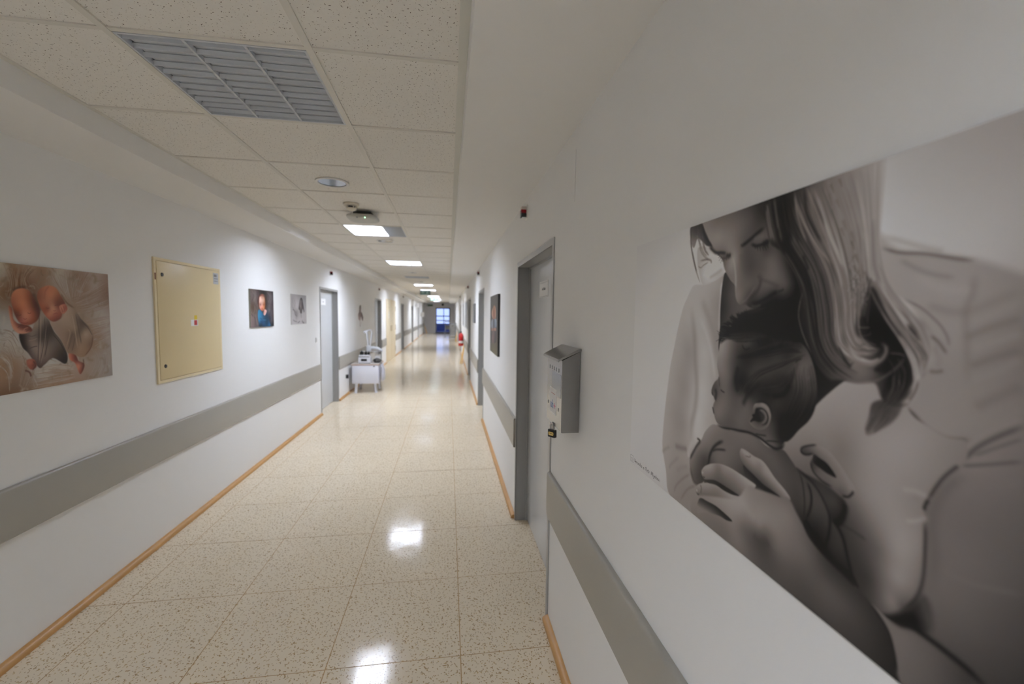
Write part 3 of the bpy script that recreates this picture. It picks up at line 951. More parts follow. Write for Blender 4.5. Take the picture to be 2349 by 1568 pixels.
class Painter:
    """Paints a picture on a grid of points (u, v) given in millimetres on the print."""
    def __init__(self, u, v, ch=1):
        self.u = np.asarray(u, np.float32); self.v = np.asarray(v, np.float32)
        self.img = np.zeros((len(v), len(u), ch), np.float32)
        self.ch = ch
    def window(self, lo, hi):
        a, b = np.searchsorted(self.u, (lo[0], hi[0]))
        c, d = np.searchsorted(self.v, (lo[1], hi[1]))
        return slice(c, d), slice(a, b)
    def layer(self, feather, poly, samples, alpha=1.0):
        q = _spline(poly, True, 6)
        sy, sx = self.window(q.min(0) - 2*feather, q.max(0) + 2*feather)
        U, V = np.meshgrid(self.u[sx], self.v[sy])
        if U.size == 0: return
        ins = np.zeros(U.shape, bool)
        best = np.full(U.shape, 1e9, np.float32)
        for (x0, y0), (x1, y1) in zip(q, np.roll(q, -1, 0)):
            dx, dy = x1 - x0, y1 - y0
            l2 = dx*dx + dy*dy
            if l2 < 1e-9: continue
            t = np.clip(((U-x0)*dx + (V-y0)*dy) / l2, 0, 1)
            d2 = (U-x0-t*dx)**2 + (V-y0-t*dy)**2
            np.minimum(best, d2, out=best)
            if y0 != y1:
                c = ((V >= min(y0, y1)) & (V < max(y0, y1)))
                ins ^= c & (U < x0 + (V-y0) * dx / dy)
        d = np.sqrt(best) * np.where(ins, 1, -1)
        m = np.clip(d / (1.4*feather) + 0.5, 0, 1)
        m = m*m*(3-2*m) * alpha
        S = np.array([s[:2] for s in samples], float); Z = np.array([s[2:] for s in samples], float)
        k = 4
        uu = np.append(self.u[sx][::k], self.u[sx][-1]); vv = np.append(self.v[sy][::k], self.v[sy][-1])
        if len(S) < 4:
            GU, GV = np.meshgrid(uu, vv)
            w = np.stack([1.0 / ((GU-s[0])**2 + (GV-s[1])**2 + 4.0) for s in S], -1)
            f = (w @ Z) / w.sum(-1)[..., None]
        else:                       # thin-plate spline through the tone samples
            sc = max(np.ptp(S[:, 0]), np.ptp(S[:, 1]), 1e-3)
            c = S.mean(0); T = (S - c) / sc
            def ker(r2): return 0.5 * r2 * np.log(r2 + 1e-12)
            n = len(T)
            K = ker(((T[:, None] - T[None]) ** 2).sum(-1)) + np.eye(n) * 0.0004
            Q = np.hstack([np.ones((n, 1)), T])
            Mx = np.block([[K, Q], [Q.T, np.zeros((3, 3))]])
            co = np.linalg.lstsq(Mx, np.vstack([Z, np.zeros((3, Z.shape[1]))]), rcond=None)[0]
            GU, GV = np.meshgrid((uu - c[0]) / sc, (vv - c[1]) / sc)
            f = co[n] + GU[..., None] * co[n+1] + GV[..., None] * co[n+2]
            for i in range(n):
                f = f + ker((GU - T[i, 0])**2 + (GV - T[i, 1])**2)[..., None] * co[i]
            f = np.clip(f, Z.min(0) - 6, Z.max(0) + 6)
        g = np.empty((len(vv), U.shape[1], self.ch), np.float32)
        fi = np.interp(self.u[sx], uu, np.arange(len(uu))); i0 = np.minimum(fi.astype(int), len(uu)-2); fr = (fi - i0)[None, :, None]
        g = f[:, i0] * (1-fr) + f[:, i0+1] * fr
        fi = np.interp(self.v[sy], vv, np.arange(len(vv))); i0 = np.minimum(fi.astype(int), len(vv)-2); fr = (fi - i0)[:, None, None]
        g = g[i0] * (1-fr) + g[i0+1] * fr
        im = self.img[sy, sx]
        im += m[..., None] * (g - im)
    def stroke(self, width, tone, alpha, pts, taper=0):
        q = _spline(pts, False, 6)
        pad = 2.2 * width
        sy, sx = self.window(q.min(0) - pad, q.max(0) + pad)
        U, V = np.meshgrid(self.u[sx], self.v[sy])
        if U.size == 0: return
        best = np.full(U.shape, 1e9, np.float32); prm = np.zeros(U.shape, np.float32)
        n = len(q) - 1
        for i in range(n):
            x0, y0 = q[i]; dx, dy = q[i+1] - q[i]
            l2 = dx*dx + dy*dy
            if l2 < 1e-9: continue
            t = np.clip(((U-x0)*dx + (V-y0)*dy) / l2, 0, 1)
            w = width * (1 - 0.75*(i+t)/n) if taper else width
            d2 = ((U-x0-t*dx)**2 + (V-y0-t*dy)**2) / (w*w)
            c = d2 < best
            best[c] = d2[c]; prm[c] = ((i + t) / n)[c]
        fade = np.clip(prm / 0.18 + 0.15, 0, 1) * np.clip((1 - prm) / 0.18 + 0.15, 0, 1) if not taper else 1.0
        m = np.exp(-best * 1.4) * alpha * fade
        im = self.img[sy, sx]
        im += m[..., None] * (np.array(tone, np.float32) - im)
    def hair(self, ga, gb, n, width, lo, hi, alpha, seed, jit=1.0):
        rnd = random.Random(seed)
        a = _spline(ga, False, 8); b = _spline(gb, False, 8)
        t = np.linspace(0, 1, 14)
        def rs(c):
            s = np.linspace(0, 1, len(c))
            return np.stack([np.interp(t, s, c[:, k]) for k in (0, 1)], 1)
        a, b = rs(a), rs(b)
        lo = np.array(lo, float); hi = np.array(hi, float)
        for i in range(n):
            f0 = rnd.random(); f1 = min(1, max(0, f0 + rnd.gauss(0, 0.10) * jit))
            f = np.linspace(f0, f1, 14)[:, None]
            c = a * (1 - f) + b * f
            i0 = rnd.randint(0, 6); i1 = min(14, i0 + rnd.randint(5, 14))
            k = rnd.random()
            self.stroke(width * rnd.uniform(0.5, 1.3), lo + (hi - lo) * k, alpha * rnd.uniform(0.5, 1.0), c[i0:i1][::2] if i1 - i0 > 4 else c[i0:i1])

PICTURES = {}
PICTURES['mother'] = (
('L',0.4,((-292.5,-215.1),(908.9,-127.5),(965.8,711),(-208.5,900.4)),((26.7,45.3,166),(118,276.5,172),(61.5,519.3,168),(175.5,166.7,174),(185.3,23.6,168),(714.2,40.1,158),(755.6,43.6,150),(797.9,17.5,138),(693,74,166),(740.7,112.1,160),(795.6,120.8,150),(811.8,154.9,138),(888.3,54.9,120),(901.1,243,100)),1),
('L',8.4,((662.1,83.4),(700.4,109.7),(741.4,122.3),(774.9,132.1),(797.1,142.2),(836.1,162.4),(931.7,208.9),(965.8,711),(690.2,736.1),(659,462.3),(651.2,175.7)),((704,140.8,136),(743.3,149.4,134),(777.4,147.8,128),(808.4,170.6,118),(811.7,218.9,108),(767.3,213.6,126),(783.9,242.9,116),(805.2,260.8,112),(817.2,299.3,104),(772.6,289.5,118),(754.9,317.5,120),(793.2,328.1,108),(821.3,359.6,92),(815.1,404.7,88),(828.2,459.9,76),(800.6,435.1,92),(786.4,490.2,88),(806.5,520.5,72),(832.4,520,60),(770.9,550.3,72),(758.9,436.2,98),(763.6,385.6,100),(792.8,372.4,98),(694.4,166.2,134),(725.7,206.4,128),(742.8,262.9,122),(762.9,259.5,120),(903.2,274.3,70)),1),
('S',2.71,92,0.75,((682,106.9),(702.1,115.4),(730.2,120.8),(757.2,129),(775.1,133.7)),0),
('S',4.18,120,0.35,((683.3,93.6),(729.7,114.2),(748.1,120.9)),0),
('S',4.07,108,0.4,((702.7,123.1),(731.6,141.1),(760.3,149.7)),0),
('S',5.99,142,0.3,((720.2,142.2),(750.9,160.8),(777,162.3)),0),
('S',6.33,104,0.3,((734,176.4),(769.2,184.8),(813.7,164.3)),0),
('S',5.45,128,0.25,((746.4,196.9),(774.7,196.2),(814.4,174.6)),0),
('S',5.21,96,0.4,((771,211.7),(793,199.5),(815.4,190.1)),0),
('S',4.8,126,0.35,((776.6,222.8),(795.4,213.9),(816.4,203.9)),0),
('S',5.17,94,0.4,((777.7,239.9),(796.4,228.5),(817.4,219.4)),0),
('S',5.17,122,0.3,((778.7,253.2),(797.4,243),(817.9,226.2)),0),
('S',6.58,92,0.35,((783.7,281),(804.5,263.7),(819.7,252)),0),
('S',4.38,116,0.25,((786.5,299.5),(806.1,286.9),(821.1,272.6)),0),
('S',4.76,104,0.35,((776,147.2),(775.8,166),(771.6,184.8),(774.7,219.2),(778.1,257.2)),0),
('S',3.53,70,0.8,((714.5,294.4),(727,298.1),(743.4,312.2),(760,318.4),(771.8,317.3),(782.8,313.2)),0),
('S',3,72,0.75,((779.4,335.4),(789,319.8),(802.5,305.5),(822.2,288.5)),0),
('S',2.2,78,0.5,((788.1,327.6),(803.2,315.2),(823,299.9)),0),
('S',2.25,74,0.6,((778.2,341.6),(797.3,333.4),(824.4,320.8)),0),
('S',3.35,118,0.35,((780,322.7),(796.6,301.7),(821.7,281.7)),0),
('S',3.57,98,0.35,((757.3,455.6),(776.4,457.2),(795.4,455.8),(832.7,441.9)),0),
('S',7.63,100,0.25,((769,349.9),(791.2,351),(825.9,342.4)),0),
('L',3.7,((284.5,126.6),(262.4,151.6),(246.3,174.7),(229.4,219.1),(217.1,260.8),(201.7,312.5),(191.3,373.9),(183.4,427.6),(179,485),(181.2,516.1),(200,562.4),(221.9,614.4),(322.5,609.4),(409.1,498.1),(422.1,391.3),(395.8,312),(384.5,243),(378.2,193.5),(377.4,159.2),(379.3,132),(387.7,109.8),(360.4,120.4),(319.7,126.3)),((289.2,145,156),(338.5,136.5,150),(366.7,131.2,146),(258.5,194.5,152),(249.8,274.3,142),(278,271.7,134),(225.7,359.2,140),(269.8,351.4,132),(208.2,447.3,138),(268.4,431.6,130),(204.7,512.9,136),(252.5,517.9,128),(269.9,552.6,122),(330.7,193.9,152),(353.3,179.5,140),(372.7,176.2,128),(329.8,266.9,156),(359.3,264.2,146),(381.5,262.2,126),(322.7,342.1,158),(352.9,336.7,150),(376.8,350.1,140),(320.4,399,158),(310.4,439.8,154),(351.6,402.5,146)),1),
('S',9.81,118,0.5,((281.6,179),(295.4,232),(301.6,280.9),(310,325.3),(312.1,355.3),(308.1,390.5),(299.2,423.5),(298.6,462.7)),0),
('S',11.14,122,0.4,((315.7,157.2),(342.6,193.8),(362.5,228.7),(376,276.6)),0),
('S',6.76,162,0.45,((312.1,194),(339.3,229.8),(359.8,271.3),(371.5,315.8)),0),
('S',9.76,138,0.4,((351.5,154.8),(364.6,179.6),(372.6,214.3)),0),
('S',5.26,168,0.5,((380.4,125.3),(378,152.4),(377.2,193.5),(379.6,227.8)),0),
('S',3.98,104,0.6,((238.9,599.5),(249,578.5),(275,552.6),(300,533.8)),0),
('S',3.81,100,0.6,((267.8,604.7),(285.8,578.5),(302.1,562.6),(321.3,550.7)),0),
('S',5.59,112,0.4,((213.5,553),(222.6,539),(253.6,511.3)),0),
('S',7.95,100,0.6,((235,491.4),(264.8,487.1),(286,482.8)),0),
('S',5.87,112,0.4,((179.7,524.3),(193.8,512),(213.7,500.3)),0),
('S',6.6,114,0.4,((246.6,546),(264.5,533.1),(292.2,519.9)),0),
('L',2.1,((389.6,108.3),(381.1,133.1),(378.5,170.6),(379.9,208.3),(385.4,267),(464.8,259.1),(511.3,204.8),(479.7,172.5),(434.9,149.8),(416,131.4)),((387.7,170.7,52),(401.8,154.7,74),(425.3,179.4,84),(415.1,203.4,82),(439.7,218.4,72),(391.2,220.5,60),(394.4,121.8,60)),1),
('L',3.8,((441.9,184.1),(489.7,172.7),(534.6,151.8),(562,128.6),(581.9,136.6),(592.8,187),(606.9,235.9),(638.8,262.5),(649.1,275.5),(637.7,282.6),(602.7,318.7),(578.2,359),(553,388.6),(522.5,363.5),(500.7,244.7),(440.9,235.6),(396.8,226.9),(415.4,207.4),(432.2,193.5)),((460.8,202.4,32),(501.6,201.5,24),(537.1,187.1,18),(561.2,174,16),(571.9,212.9,16),(597.6,255.5,24),(613.4,278.1,36),(587.2,320.8,30),(550,370.2,20),(490.5,183.5,40),(526.9,166.5,34)),1),
('L',2.1,((533.5,389),(556.1,383.6),(577.4,358.5),(602.7,318.7),(637.6,281.5),(657.6,266.7),(679.7,257),(710.3,252.8),(725.1,295.8),(746,309.4),(763.6,315.9),(780.3,315.5),(781.6,334.8),(770.6,349.3),(757.8,371.4),(748.2,397.5),(750.8,416),(750.8,435.7),(751.6,478.2),(745.6,506.5),(732.3,528.4),(718.6,544.3),(699.9,548.4),(670.1,532.9),(635.7,498.9),(595.7,441.7)),((623.2,333.7,124),(661.9,306.9,128),(697,303.6,126),(699.3,337.1,130),(739.2,325.2,126),(757.5,329.9,118),(678.1,362.5,124),(713,377.7,126),(742,366.4,120),(681.8,416.1,116),(715.5,414.8,124),(736.8,400.6,116),(671.2,440.4,88),(690.9,445.2,102),(686.5,483.6,74),(704.4,473.4,94),(725,461.5,124),(740.4,452.7,120),(749.3,458.3,108),(693.5,515.6,62),(709.9,505,94),(727.3,493.8,120),(742.5,484,110),(708.1,527.3,84),(723.2,526,108),(736.5,510,96),(673.9,515.7,56),(650.6,445,72),(625.9,372.1,112),(647.7,365.1,108),(580.6,395.1,104),(603.2,392.9,98),(629.5,423.2,90),(733.4,523.4,82)),1),
('S',7.75,86,0.5,((782.3,349.9),(770.1,364.9),(759.7,387.4),(757.3,412.7),(761.9,449.1),(760.5,489.2)),0),
('S',2.35,50,0.7,((776.2,342.2),(772.7,346.3),(764.9,357.6),(757.8,371.9),(750,392.7)),0),
('S',2.26,30,0.7,((751.5,389.1),(749,396.1),(748.1,402.5)),0),
('S',2.78,52,0.7,((749.8,414.5),(751.7,435.3),(752.4,477.6),(746.5,505.9),(732.4,530.4)),0),
('S',4.21,136,0.4,((724.1,388.7),(737.6,385.2),(750.7,385.8)),0),
('S',3.26,138,0.4,((730.5,423.1),(741.8,417.5),(752.3,408.1)),0),
('S',4.19,110,0.4,((736.2,392.2),(743.9,393.1)),0),
('S',2.9,52,0.45,((649.4,466.1),(667.9,466.7),(687.9,469.5)),0),
('L',7.6,((707.7,553.6),(724.3,541.3),(739.4,523.5),(752.9,496.6),(762.5,504.7),(764.3,530.7),(746.7,543.4),(728.9,547)),((724.4,542.4,8),(742.2,534.8,14),(756.2,517.8,60),(760.8,531.4,60)),0.95),
('L',1.4,((697.8,543.9),(718.4,548.4),(732.9,546.2),(748.3,539.9),(772.1,541.3),(796.8,543.8),(813.7,550.9),(807,580.6),(759.7,622.9),(728.3,630.3),(732.8,603.2),(730,587.2),(719.3,561.2)),((714,548.9,96),(731.7,558.4,96),(745.5,554.3,92),(741.6,584.2,92),(764.4,558.2,84),(773.9,567,78),(790.2,562.6,66),(739.5,610.9,90)),1),
('S',3.98,24,0.85,((720.5,547.6),(732.9,545.1),(746.4,539.5),(761.3,539.5),(775.5,540.6),(796.8,543.8),(813.6,549.1)),0),
('L',2.1,((367.6,407.3),(384.1,403.4),(415.8,404.1),(458.4,396.1),(489.8,395.5),(516.9,403.8),(537.2,402.6),(550.9,399.5),(567.1,410.6),(579.7,420.7),(591.3,424.3),(606.3,429.4),(619.3,440.9),(631.3,455.2),(636.2,467.8),(642.8,469),(654.6,481.9),(664.4,503.8),(672.2,520.6),(677.5,533.9),(655.4,559.1),(563.2,529.2),(412.8,580.3),(320,612.5),(331,577.5),(351.8,530.4),(334.2,542.5),(314.9,541.8),(299.2,517.6),(297.9,500.5),(317.8,473.1),(335,448.6),(347.9,426.1)),((368.3,416.1,116),(352.7,442.2,112),(379.7,434.1,102),(343.6,467,98),(319.5,497.6,94),(320.6,513.2,86),(329.5,530.3,68),(351.9,481.8,70),(416.7,416.9,98),(459.7,413.9,96),(404.1,457.6,100),(433.6,443.6,94),(389,471.1,96),(410.9,465.5,96),(451.3,451.3,82),(486.2,416.8,92),(511.1,421.4,86),(534.1,422.2,84),(484.1,458.4,56),(556.1,427.9,74),(567.4,443.5,72),(578.2,455.5,66),(558.6,463.9,74),(585.5,476.6,58),(596.7,447.5,74),(598.3,470.6,64),(605,436.2,70),(618.5,453.5,72),(627.9,467.3,64),(613.6,483.6,50),(606.1,503.2,26),(624.5,490.4,44),(647.2,487.3,58),(643.7,505.5,50),(659.9,513.8,44),(633.4,522,18),(344.2,578.3,98),(362.5,578.8,92),(395.2,559.3,60),(544,406.8,70)),1),
('S',3.86,26,0.9,((342.5,527.5),(355.4,504.8),(362.9,486.7),(366.8,468.1),(377.4,449.6),(393,435.9),(405.2,429.1)),0),
('S',2.76,40,0.8,((374,458.4),(387.5,450.6),(414,443.3)),0),
('S',3.88,44,0.8,((333.5,449.3),(317.5,469.1),(296.8,501.4)),0),
('S',2.61,46,0.8,((321,448.5),(327.5,448.8),(333.6,450.6)),0),
('S',4.82,60,0.6,((299.2,518.8),(315,543),(334.2,542),(346.3,530.4)),0),
('S',6.25,150,0.7,((308.7,455.4),(296.1,475.5),(291.9,490.9),(296.6,498.7)),0),
('S',1.7,38,0.75,((581.3,421.8),(588.3,435.1),(592.6,452.5),(594.6,470.7),(593.9,493.5)),0),
('S',2.34,24,0.85,((596.7,431.7),(603.3,443.1),(605.5,456.3),(603.5,471.3),(597.4,489.4)),0),
('S',2.64,24,0.85,((577.7,419.9),(591.3,423.5),(606.2,428.6),(620.1,439.8),(631.7,455),(636.5,467.6),(636.3,487.2),(633,504.1),(630.8,520.5)),0),
('S',3.01,22,0.8,((639.5,467.7),(646,470.3),(657,483.5),(665.3,506.2),(674.1,526.5)),0),
('L',4.5,((577.5,418.3),(591.1,421.2),(605.8,421.8),(626.5,422.7),(646.3,429.2),(655.8,433.6),(658.8,443.7),(654.8,462.9),(647.6,470.9),(639.5,467.7),(632.2,456.3),(620.1,439.8),(604.4,428.6)),((613.2,428.1,56),(630.5,433,58),(644,441.9,60),(652.5,452.4,34),(647.3,466.7,26),(656.2,439.2,32),(594.9,422.9,36)),0.9),
('S',4.83,22,0.7,((656,436.4),(657.4,445.8),(653.1,460.9),(647.5,469.5)),0),
('L',1.3,((581.3,388.8),(587.4,381.6),(607.6,372.7),(626.4,374.1),(643.2,385.3),(659.5,400.7),(669.7,412),(666.7,420.3),(659.8,426.4),(652.4,427.7),(636.3,422.4),(619.5,419.5),(605.5,412.6),(599.8,403),(603.7,387.7),(593.7,392.1),(584.5,393.3)),((586.9,387.4,68),(597.6,382.7,86),(609.8,378.8,104),(627.3,386.5,104),(644.1,398.1,106),(657.4,412.9,106),(663.7,418.8,108),(629.2,414.1,92),(612.1,411.7,84),(642.3,417.7,96),(652.1,423.8,84),(603.5,402.5,60)),1),
('L',1.6,((604.8,387.8),(614.9,389.6),(627.8,393.8),(641.6,406.6),(628.7,406.8),(616.7,403.8),(609.7,401.8),(604.5,398.3)),((610.8,393.7,26),(628.3,401,16),(608,390.9,50)),1),
('S',1.81,40,0.85,((581.3,388.9),(585.6,383.1),(595.5,377.8),(608,372.8)),0),
('S',1.81,30,0.9,((581.7,389.4),(586.3,392.7),(593.7,391.8),(603.7,386.6)),0),
('S',1.72,40,0.8,((600,401.4),(605.5,412.6),(619.6,419.8),(636.3,422.4)),0),
('S',1.88,26,0.9,((651.6,428),(659.8,425.9),(664.5,420.5),(667.1,415.2)),0),
('L',1.7,((452.1,438.4),(453.2,430.3),(457.8,426.3),(471.4,426.9),(487.1,429.8),(505.8,430.7),(519.3,437.2),(536,449.2),(558.3,460.6),(568.3,470.5),(551.1,478.2),(531.2,475.6),(507.3,469.5),(489.4,462),(468,454.9),(456.6,447.9)),((463.9,435.4,116),(488,442.1,118),(502.8,440.5,112),(513.2,451,114),(536.7,459.3,112),(554.7,468.9,108),(483.9,456.6,88),(514.2,465,80)),1),
('L',1.9,((340.7,513.6),(343.5,505.9),(352.9,495.8),(373.1,483.9),(402.1,474.4),(429.7,471.9),(452.8,473.1),(477.4,475.1),(495.7,478.9),(466.9,514.8),(450.2,515.9),(432.8,515.8),(408,512.9),(385.3,512.7),(358.4,522.9),(345.8,522.2)),((348.5,509.6,118),(373.6,491.5,124),(406,483.7,114),(436.4,484.3,114),(470.5,490.2,118),(368.1,510.8,104),(391.4,506,90),(423.2,507.7,88),(396.4,484.2,104)),1),
('L',1.9,((323,556.9),(327,548.4),(337.7,538.8),(362.3,527.1),(392.4,519.1),(420.8,516.9),(447.4,515.9),(466.9,514.8),(447.8,562.9),(430.3,565.5),(411.6,562.2),(388.7,559.8),(361.5,564.9),(341.6,567.8),(327.5,565.3)),((334.6,548.6,120),(362.8,534.7,120),(393.2,530.6,108),(425,533.4,114),(445.7,532.1,120),(377.7,548,96),(410.8,552.1,92),(354.1,562.7,86),(380.2,536.1,108)),1),
('L',2.1,((333.6,612.8),(356.3,593.4),(386.8,580.3),(418.6,573.7),(442.6,570.5),(449.8,589.8),(415,610.4),(375.2,609.9)),((356.7,599.3,110),(387.2,586.6,116),(419.2,581.3,112),(374.9,605.7,98)),1),
('L',5,((439.5,527),(455.9,515.8),(475.7,488.1),(498.4,482.3),(529,477.6),(550.9,474.3),(566.2,469.9),(580.2,484),(593.6,496.9),(606.6,510.8),(633.5,523.5),(662.7,532.3),(683.5,538.7),(697.8,543.9),(719.3,561.2),(730,587.2),(732.8,603.2),(730.3,628.4),(614.9,650.2),(400.5,666.2),(321.9,630.8),(318,575.7)),((467.4,522.2,126),(457.6,540.4,124),(492.4,503.4,116),(516.6,499.8,114),(539.5,498.1,112),(560.9,496.6,110),(494.1,528.7,118),(482.9,553,102),(509.8,539.4,116),(470.6,567,96),(442.8,573.4,112),(429.2,592.6,102),(461.4,593.4,104),(496.9,568.3,80),(525.2,554.9,76),(541.8,531.9,110),(562.6,521.1,107),(582.7,518.8,100),(521.9,574.7,72),(485.8,593.4,90),(543.6,557.2,96),(574.2,540,100),(566,570,90),(603.1,539.8,92),(546.2,594.2,78),(523.4,595.6,76),(586.5,574.2,82),(621.9,552.1,80),(637.6,534.7,62),(654,539.4,60),(549,478.3,104),(413.8,594.3,100),(639.3,563.7,82),(667.4,570.5,76),(692.2,565,62),(669.1,594.8,68),(712.1,585.6,52),(728.1,595.8,42),(706.8,606.8,54),(610.8,591.2,74),(694.6,599.9,60)),1),
('S',2.05,30,0.8,((697.9,545.1),(719.3,561.7),(728.9,583.6),(732.4,603.5)),0),
('S',7.66,66,0.4,((494.1,564.2),(511.8,567.6),(534.7,558.6)),0),
('S',10.96,132,0.35,((456.1,519.5),(473,525.4),(499.8,537.1)),0),
('S',7.33,96,0.35,((514.5,537),(536.8,555.7),(548.1,558.1)),0),
('L',2.5,((594.5,496.4),(608.2,508.3),(636.7,521.6),(668.5,530.1),(681.9,535.5),(673.9,523.8),(658.9,521.6),(636.5,518.7),(615,503.1),(600.4,487.1)),((609.5,501.3,20),(636.4,517.2,10),(662.2,525.4,16)),0.9),
('L',2.2,((462.6,455),(473.6,458.6),(494.6,464.5),(514.5,470.2),(533.2,472.2),(547.7,474.9),(529,476.6),(510.4,479.1),(490.4,476.4),(474.7,473.3),(466.3,468.9)),((474.1,466,46),(495.1,470.8,34),(519.4,471.8,16),(537.7,473.7,26)),1),
('S',3.68,128,0.7,((458.6,429.5),(466.4,431.8),(474.5,434.1)),0),
('S',1.27,70,0.6,((466.7,436.4),(477.2,435.1),(479,431.3)),0),
('L',2.3,((354.3,525),(375.4,516.2),(395.2,512.5),(420.5,512.5),(444.3,512.9),(455.2,513.7),(438.9,518.8),(414.9,521.4),(389.2,520.8),(365.7,526.1)),((368.9,521.8,44),(408.3,515.9,30),(444.4,513.9,14)),1),
('L',2.6,((339.9,569.4),(365,564.9),(392.1,562),(414.8,563.7),(431.8,565.8),(440.1,568.4),(424.8,573.9),(406.1,575.6),(383.5,581.5),(356.2,591.5),(334.8,603.1),(330.1,591.6)),((341.1,586.5,104),(362.6,580.9,92),(389.4,570.5,58),(418.4,570.3,36),(433.6,569.5,12),(351,569.6,50)),1),
('S',3.48,138,0.8,((343.9,511.3),(346.3,514.8)),0),
('S',3.61,138,0.8,((326,555.7),(329.4,559.9)),0),
('S',1.5,46,0.7,((345.6,519.6),(350.4,521.2),(352.8,518.5)),0),
('S',1.55,46,0.7,((328,562.8),(332.7,564.4),(336.3,560.6)),0),
('S',2.35,66,0.5,((339.7,540.9),(343.1,547.3),(341,559.5)),0),
('L',2,((384.9,238.4),(379.2,262.1),(376.6,285.9),(383.2,308.5),(371.8,320.1),(364.1,332.4),(362.5,341.7),(369.9,350.3),(375.3,355.2),(369.9,368.3),(374.3,385.3),(382.7,397.2),(397.7,400.8),(429.4,398.7),(468.6,393),(493,393.4),(516.2,399.7),(533.6,401.5),(543.6,397.3),(551.2,385.6),(574.1,361.9),(593.9,340.1),(602.9,317.6),(603.3,290.1),(593.2,255.5),(575.9,232.2),(545.3,222),(503.6,220.9),(456.8,225.9),(403.2,229.7)),((396.1,252.9,124),(385.2,277.1,120),(387.2,296.2,112),(409.4,276.3,98),(417,303.5,88),(398.3,325.5,98),(374.1,329.6,76),(397.4,354.6,102),(413.2,370.3,92),(388.7,381.9,104),(440,354.9,86),(447.1,380.7,92),(423.2,390.6,82),(459.3,332.8,80),(394.2,394.3,90),(436.8,235.1,76),(457.9,240.8,72),(481.4,228.8,44),(458.9,254.8,38),(505.2,243.9,34),(527,248.5,56),(547.4,252.9,50),(484.5,272.9,62),(447.9,280.9,50),(436.7,309.7,38),(474.1,295,64),(508,283.3,66),(538.9,272.7,66),(576.4,264.8,90),(568.9,288.4,80),(589.6,277.8,84),(550.4,294.5,38),(510.2,314.5,30),(463.7,323,40),(532.6,328,56),(561.3,312.7,52),(588.2,307.4,56),(597,298.4,62),(572.1,333.4,30),(589.7,329.3,22),(544.7,355.7,22),(573.4,352.9,16),(546.4,379.1,20),(528.1,368.1,62),(529.8,348.1,46),(524.2,388.9,80),(504.2,388.1,84),(488.3,327.1,50),(533.3,397.6,82),(478.1,386.8,84)),1),
('H',((575.8,230.7),(536,231.1),(493.8,241.5),(438.7,262.1)),((574.9,244.1),(543.1,247),(501.7,257.5),(444.3,266.9)),34,1.29,16,62,0.55,11,1),
('H',((580.2,243.6),(547.6,256),(511.4,269.6),(466.5,292.6),(440.8,329.1)),((580.8,252.4),(563,257.4),(536.9,272.9),(490.8,295.9),(457.8,347.4)),40,1.45,24,76,0.45,12,1),
('H',((563.7,266.4),(563.3,287.8),(551.2,306.9),(523.4,316.9),(487.6,316.9)),((554.3,267.6),(549.6,283.7),(530.6,299.4),(505.2,307),(473.2,317.8)),26,1.58,22,60,0.45,13,1),
('H',((566.7,257),(560.6,276),(565.8,296.6),(552.9,330),(539.3,365.1)),((591.8,260),(598.5,283.7),(600,305.1),(590,333.7),(566.8,363.9)),44,1.58,20,84,0.3,14,1),
('S',4.27,22,0.6,((546,232.8),(505.3,245.6),(473.8,256.9),(430.9,265.6)),0),
('S',1.66,34,0.8,((444.6,241.4),(448.7,247.5),(456,249.4),(466.1,245.1)),0),
('S',5.76,24,0.5,((437.3,280.4),(432.3,304.9),(439.5,329.3)),0),
('S',6.27,24,0.5,((495.8,301.9),(468.7,323.9),(452.8,350.3)),0),
('S',4.65,20,0.6,((556.2,295.1),(543.7,313),(519.4,321)),0),
('S',1.16,22,0.7,((563.2,260.4),(566.7,257),(573.7,253.2)),0),
('S',2.07,92,0.5,((586.5,282.7),(590.3,276.2)),0),
('L',6.3,((385.2,242.6),(388.9,236.2),(400.3,229.8),(411.1,219.9),(417.4,210.4),(421.2,197.5),(433.9,194.6),(459.2,189.1),(487.4,183.1),(521.4,168.9),(560,160.9),(573.5,223.4),(545.7,228.2),(503.8,224.2),(461.7,223.9),(436.2,226.1),(414.6,230),(397.8,235.7)),((403.2,229.7,40),(435,209.9,26),(456,214.5,30),(479.3,200,22),(523.5,199.2,15),(492.2,218.2,28),(553.8,206.2,13)),0.93),
('S',1.28,22,0.85,((423.7,202.9),(418.2,193.8),(412.3,186.5)),1),
('S',1.27,22,0.85,((428.9,199.2),(419.2,196.6),(411.4,193)),1),
('S',1.23,22,0.85,((442.9,191.8),(434.8,188.3),(429.9,182.5)),1),
('S',1.19,22,0.85,((459.3,190.8),(453.4,184.7),(449.8,177.3)),1),
('S',1.32,22,0.85,((410.6,213.4),(400.5,211.9),(389.3,208.4)),1),
('S',1.32,22,0.85,((415,216.1),(399.4,216.7),(384.2,212.4)),1),
('S',1.35,22,0.85,((402.6,222.2),(390.8,220.8),(378.4,215.9)),1),
('S',1.36,22,0.85,((402.9,225.9),(386.7,225.8),(371.3,219.7)),1),
('S',1.37,22,0.85,((394.7,234),(381.3,235.7),(370.2,240.3)),1),
('S',1.36,22,0.85,((397.4,230),(382.4,228.9),(374.4,224.4)),1),
('S',1.28,22,0.85,((421.8,206.6),(414,201.3),(410.7,194.8)),1),
('S',1.24,22,0.85,((436.8,197.3),(428.4,191.9),(426.8,188.3)),1),
('S',1.36,22,0.85,((390.6,238),(384.6,238.4),(378.4,237.2)),1),
('S',1.16,22,0.85,((469.1,189.9),(465.2,186.5),(458.9,184.7)),1),
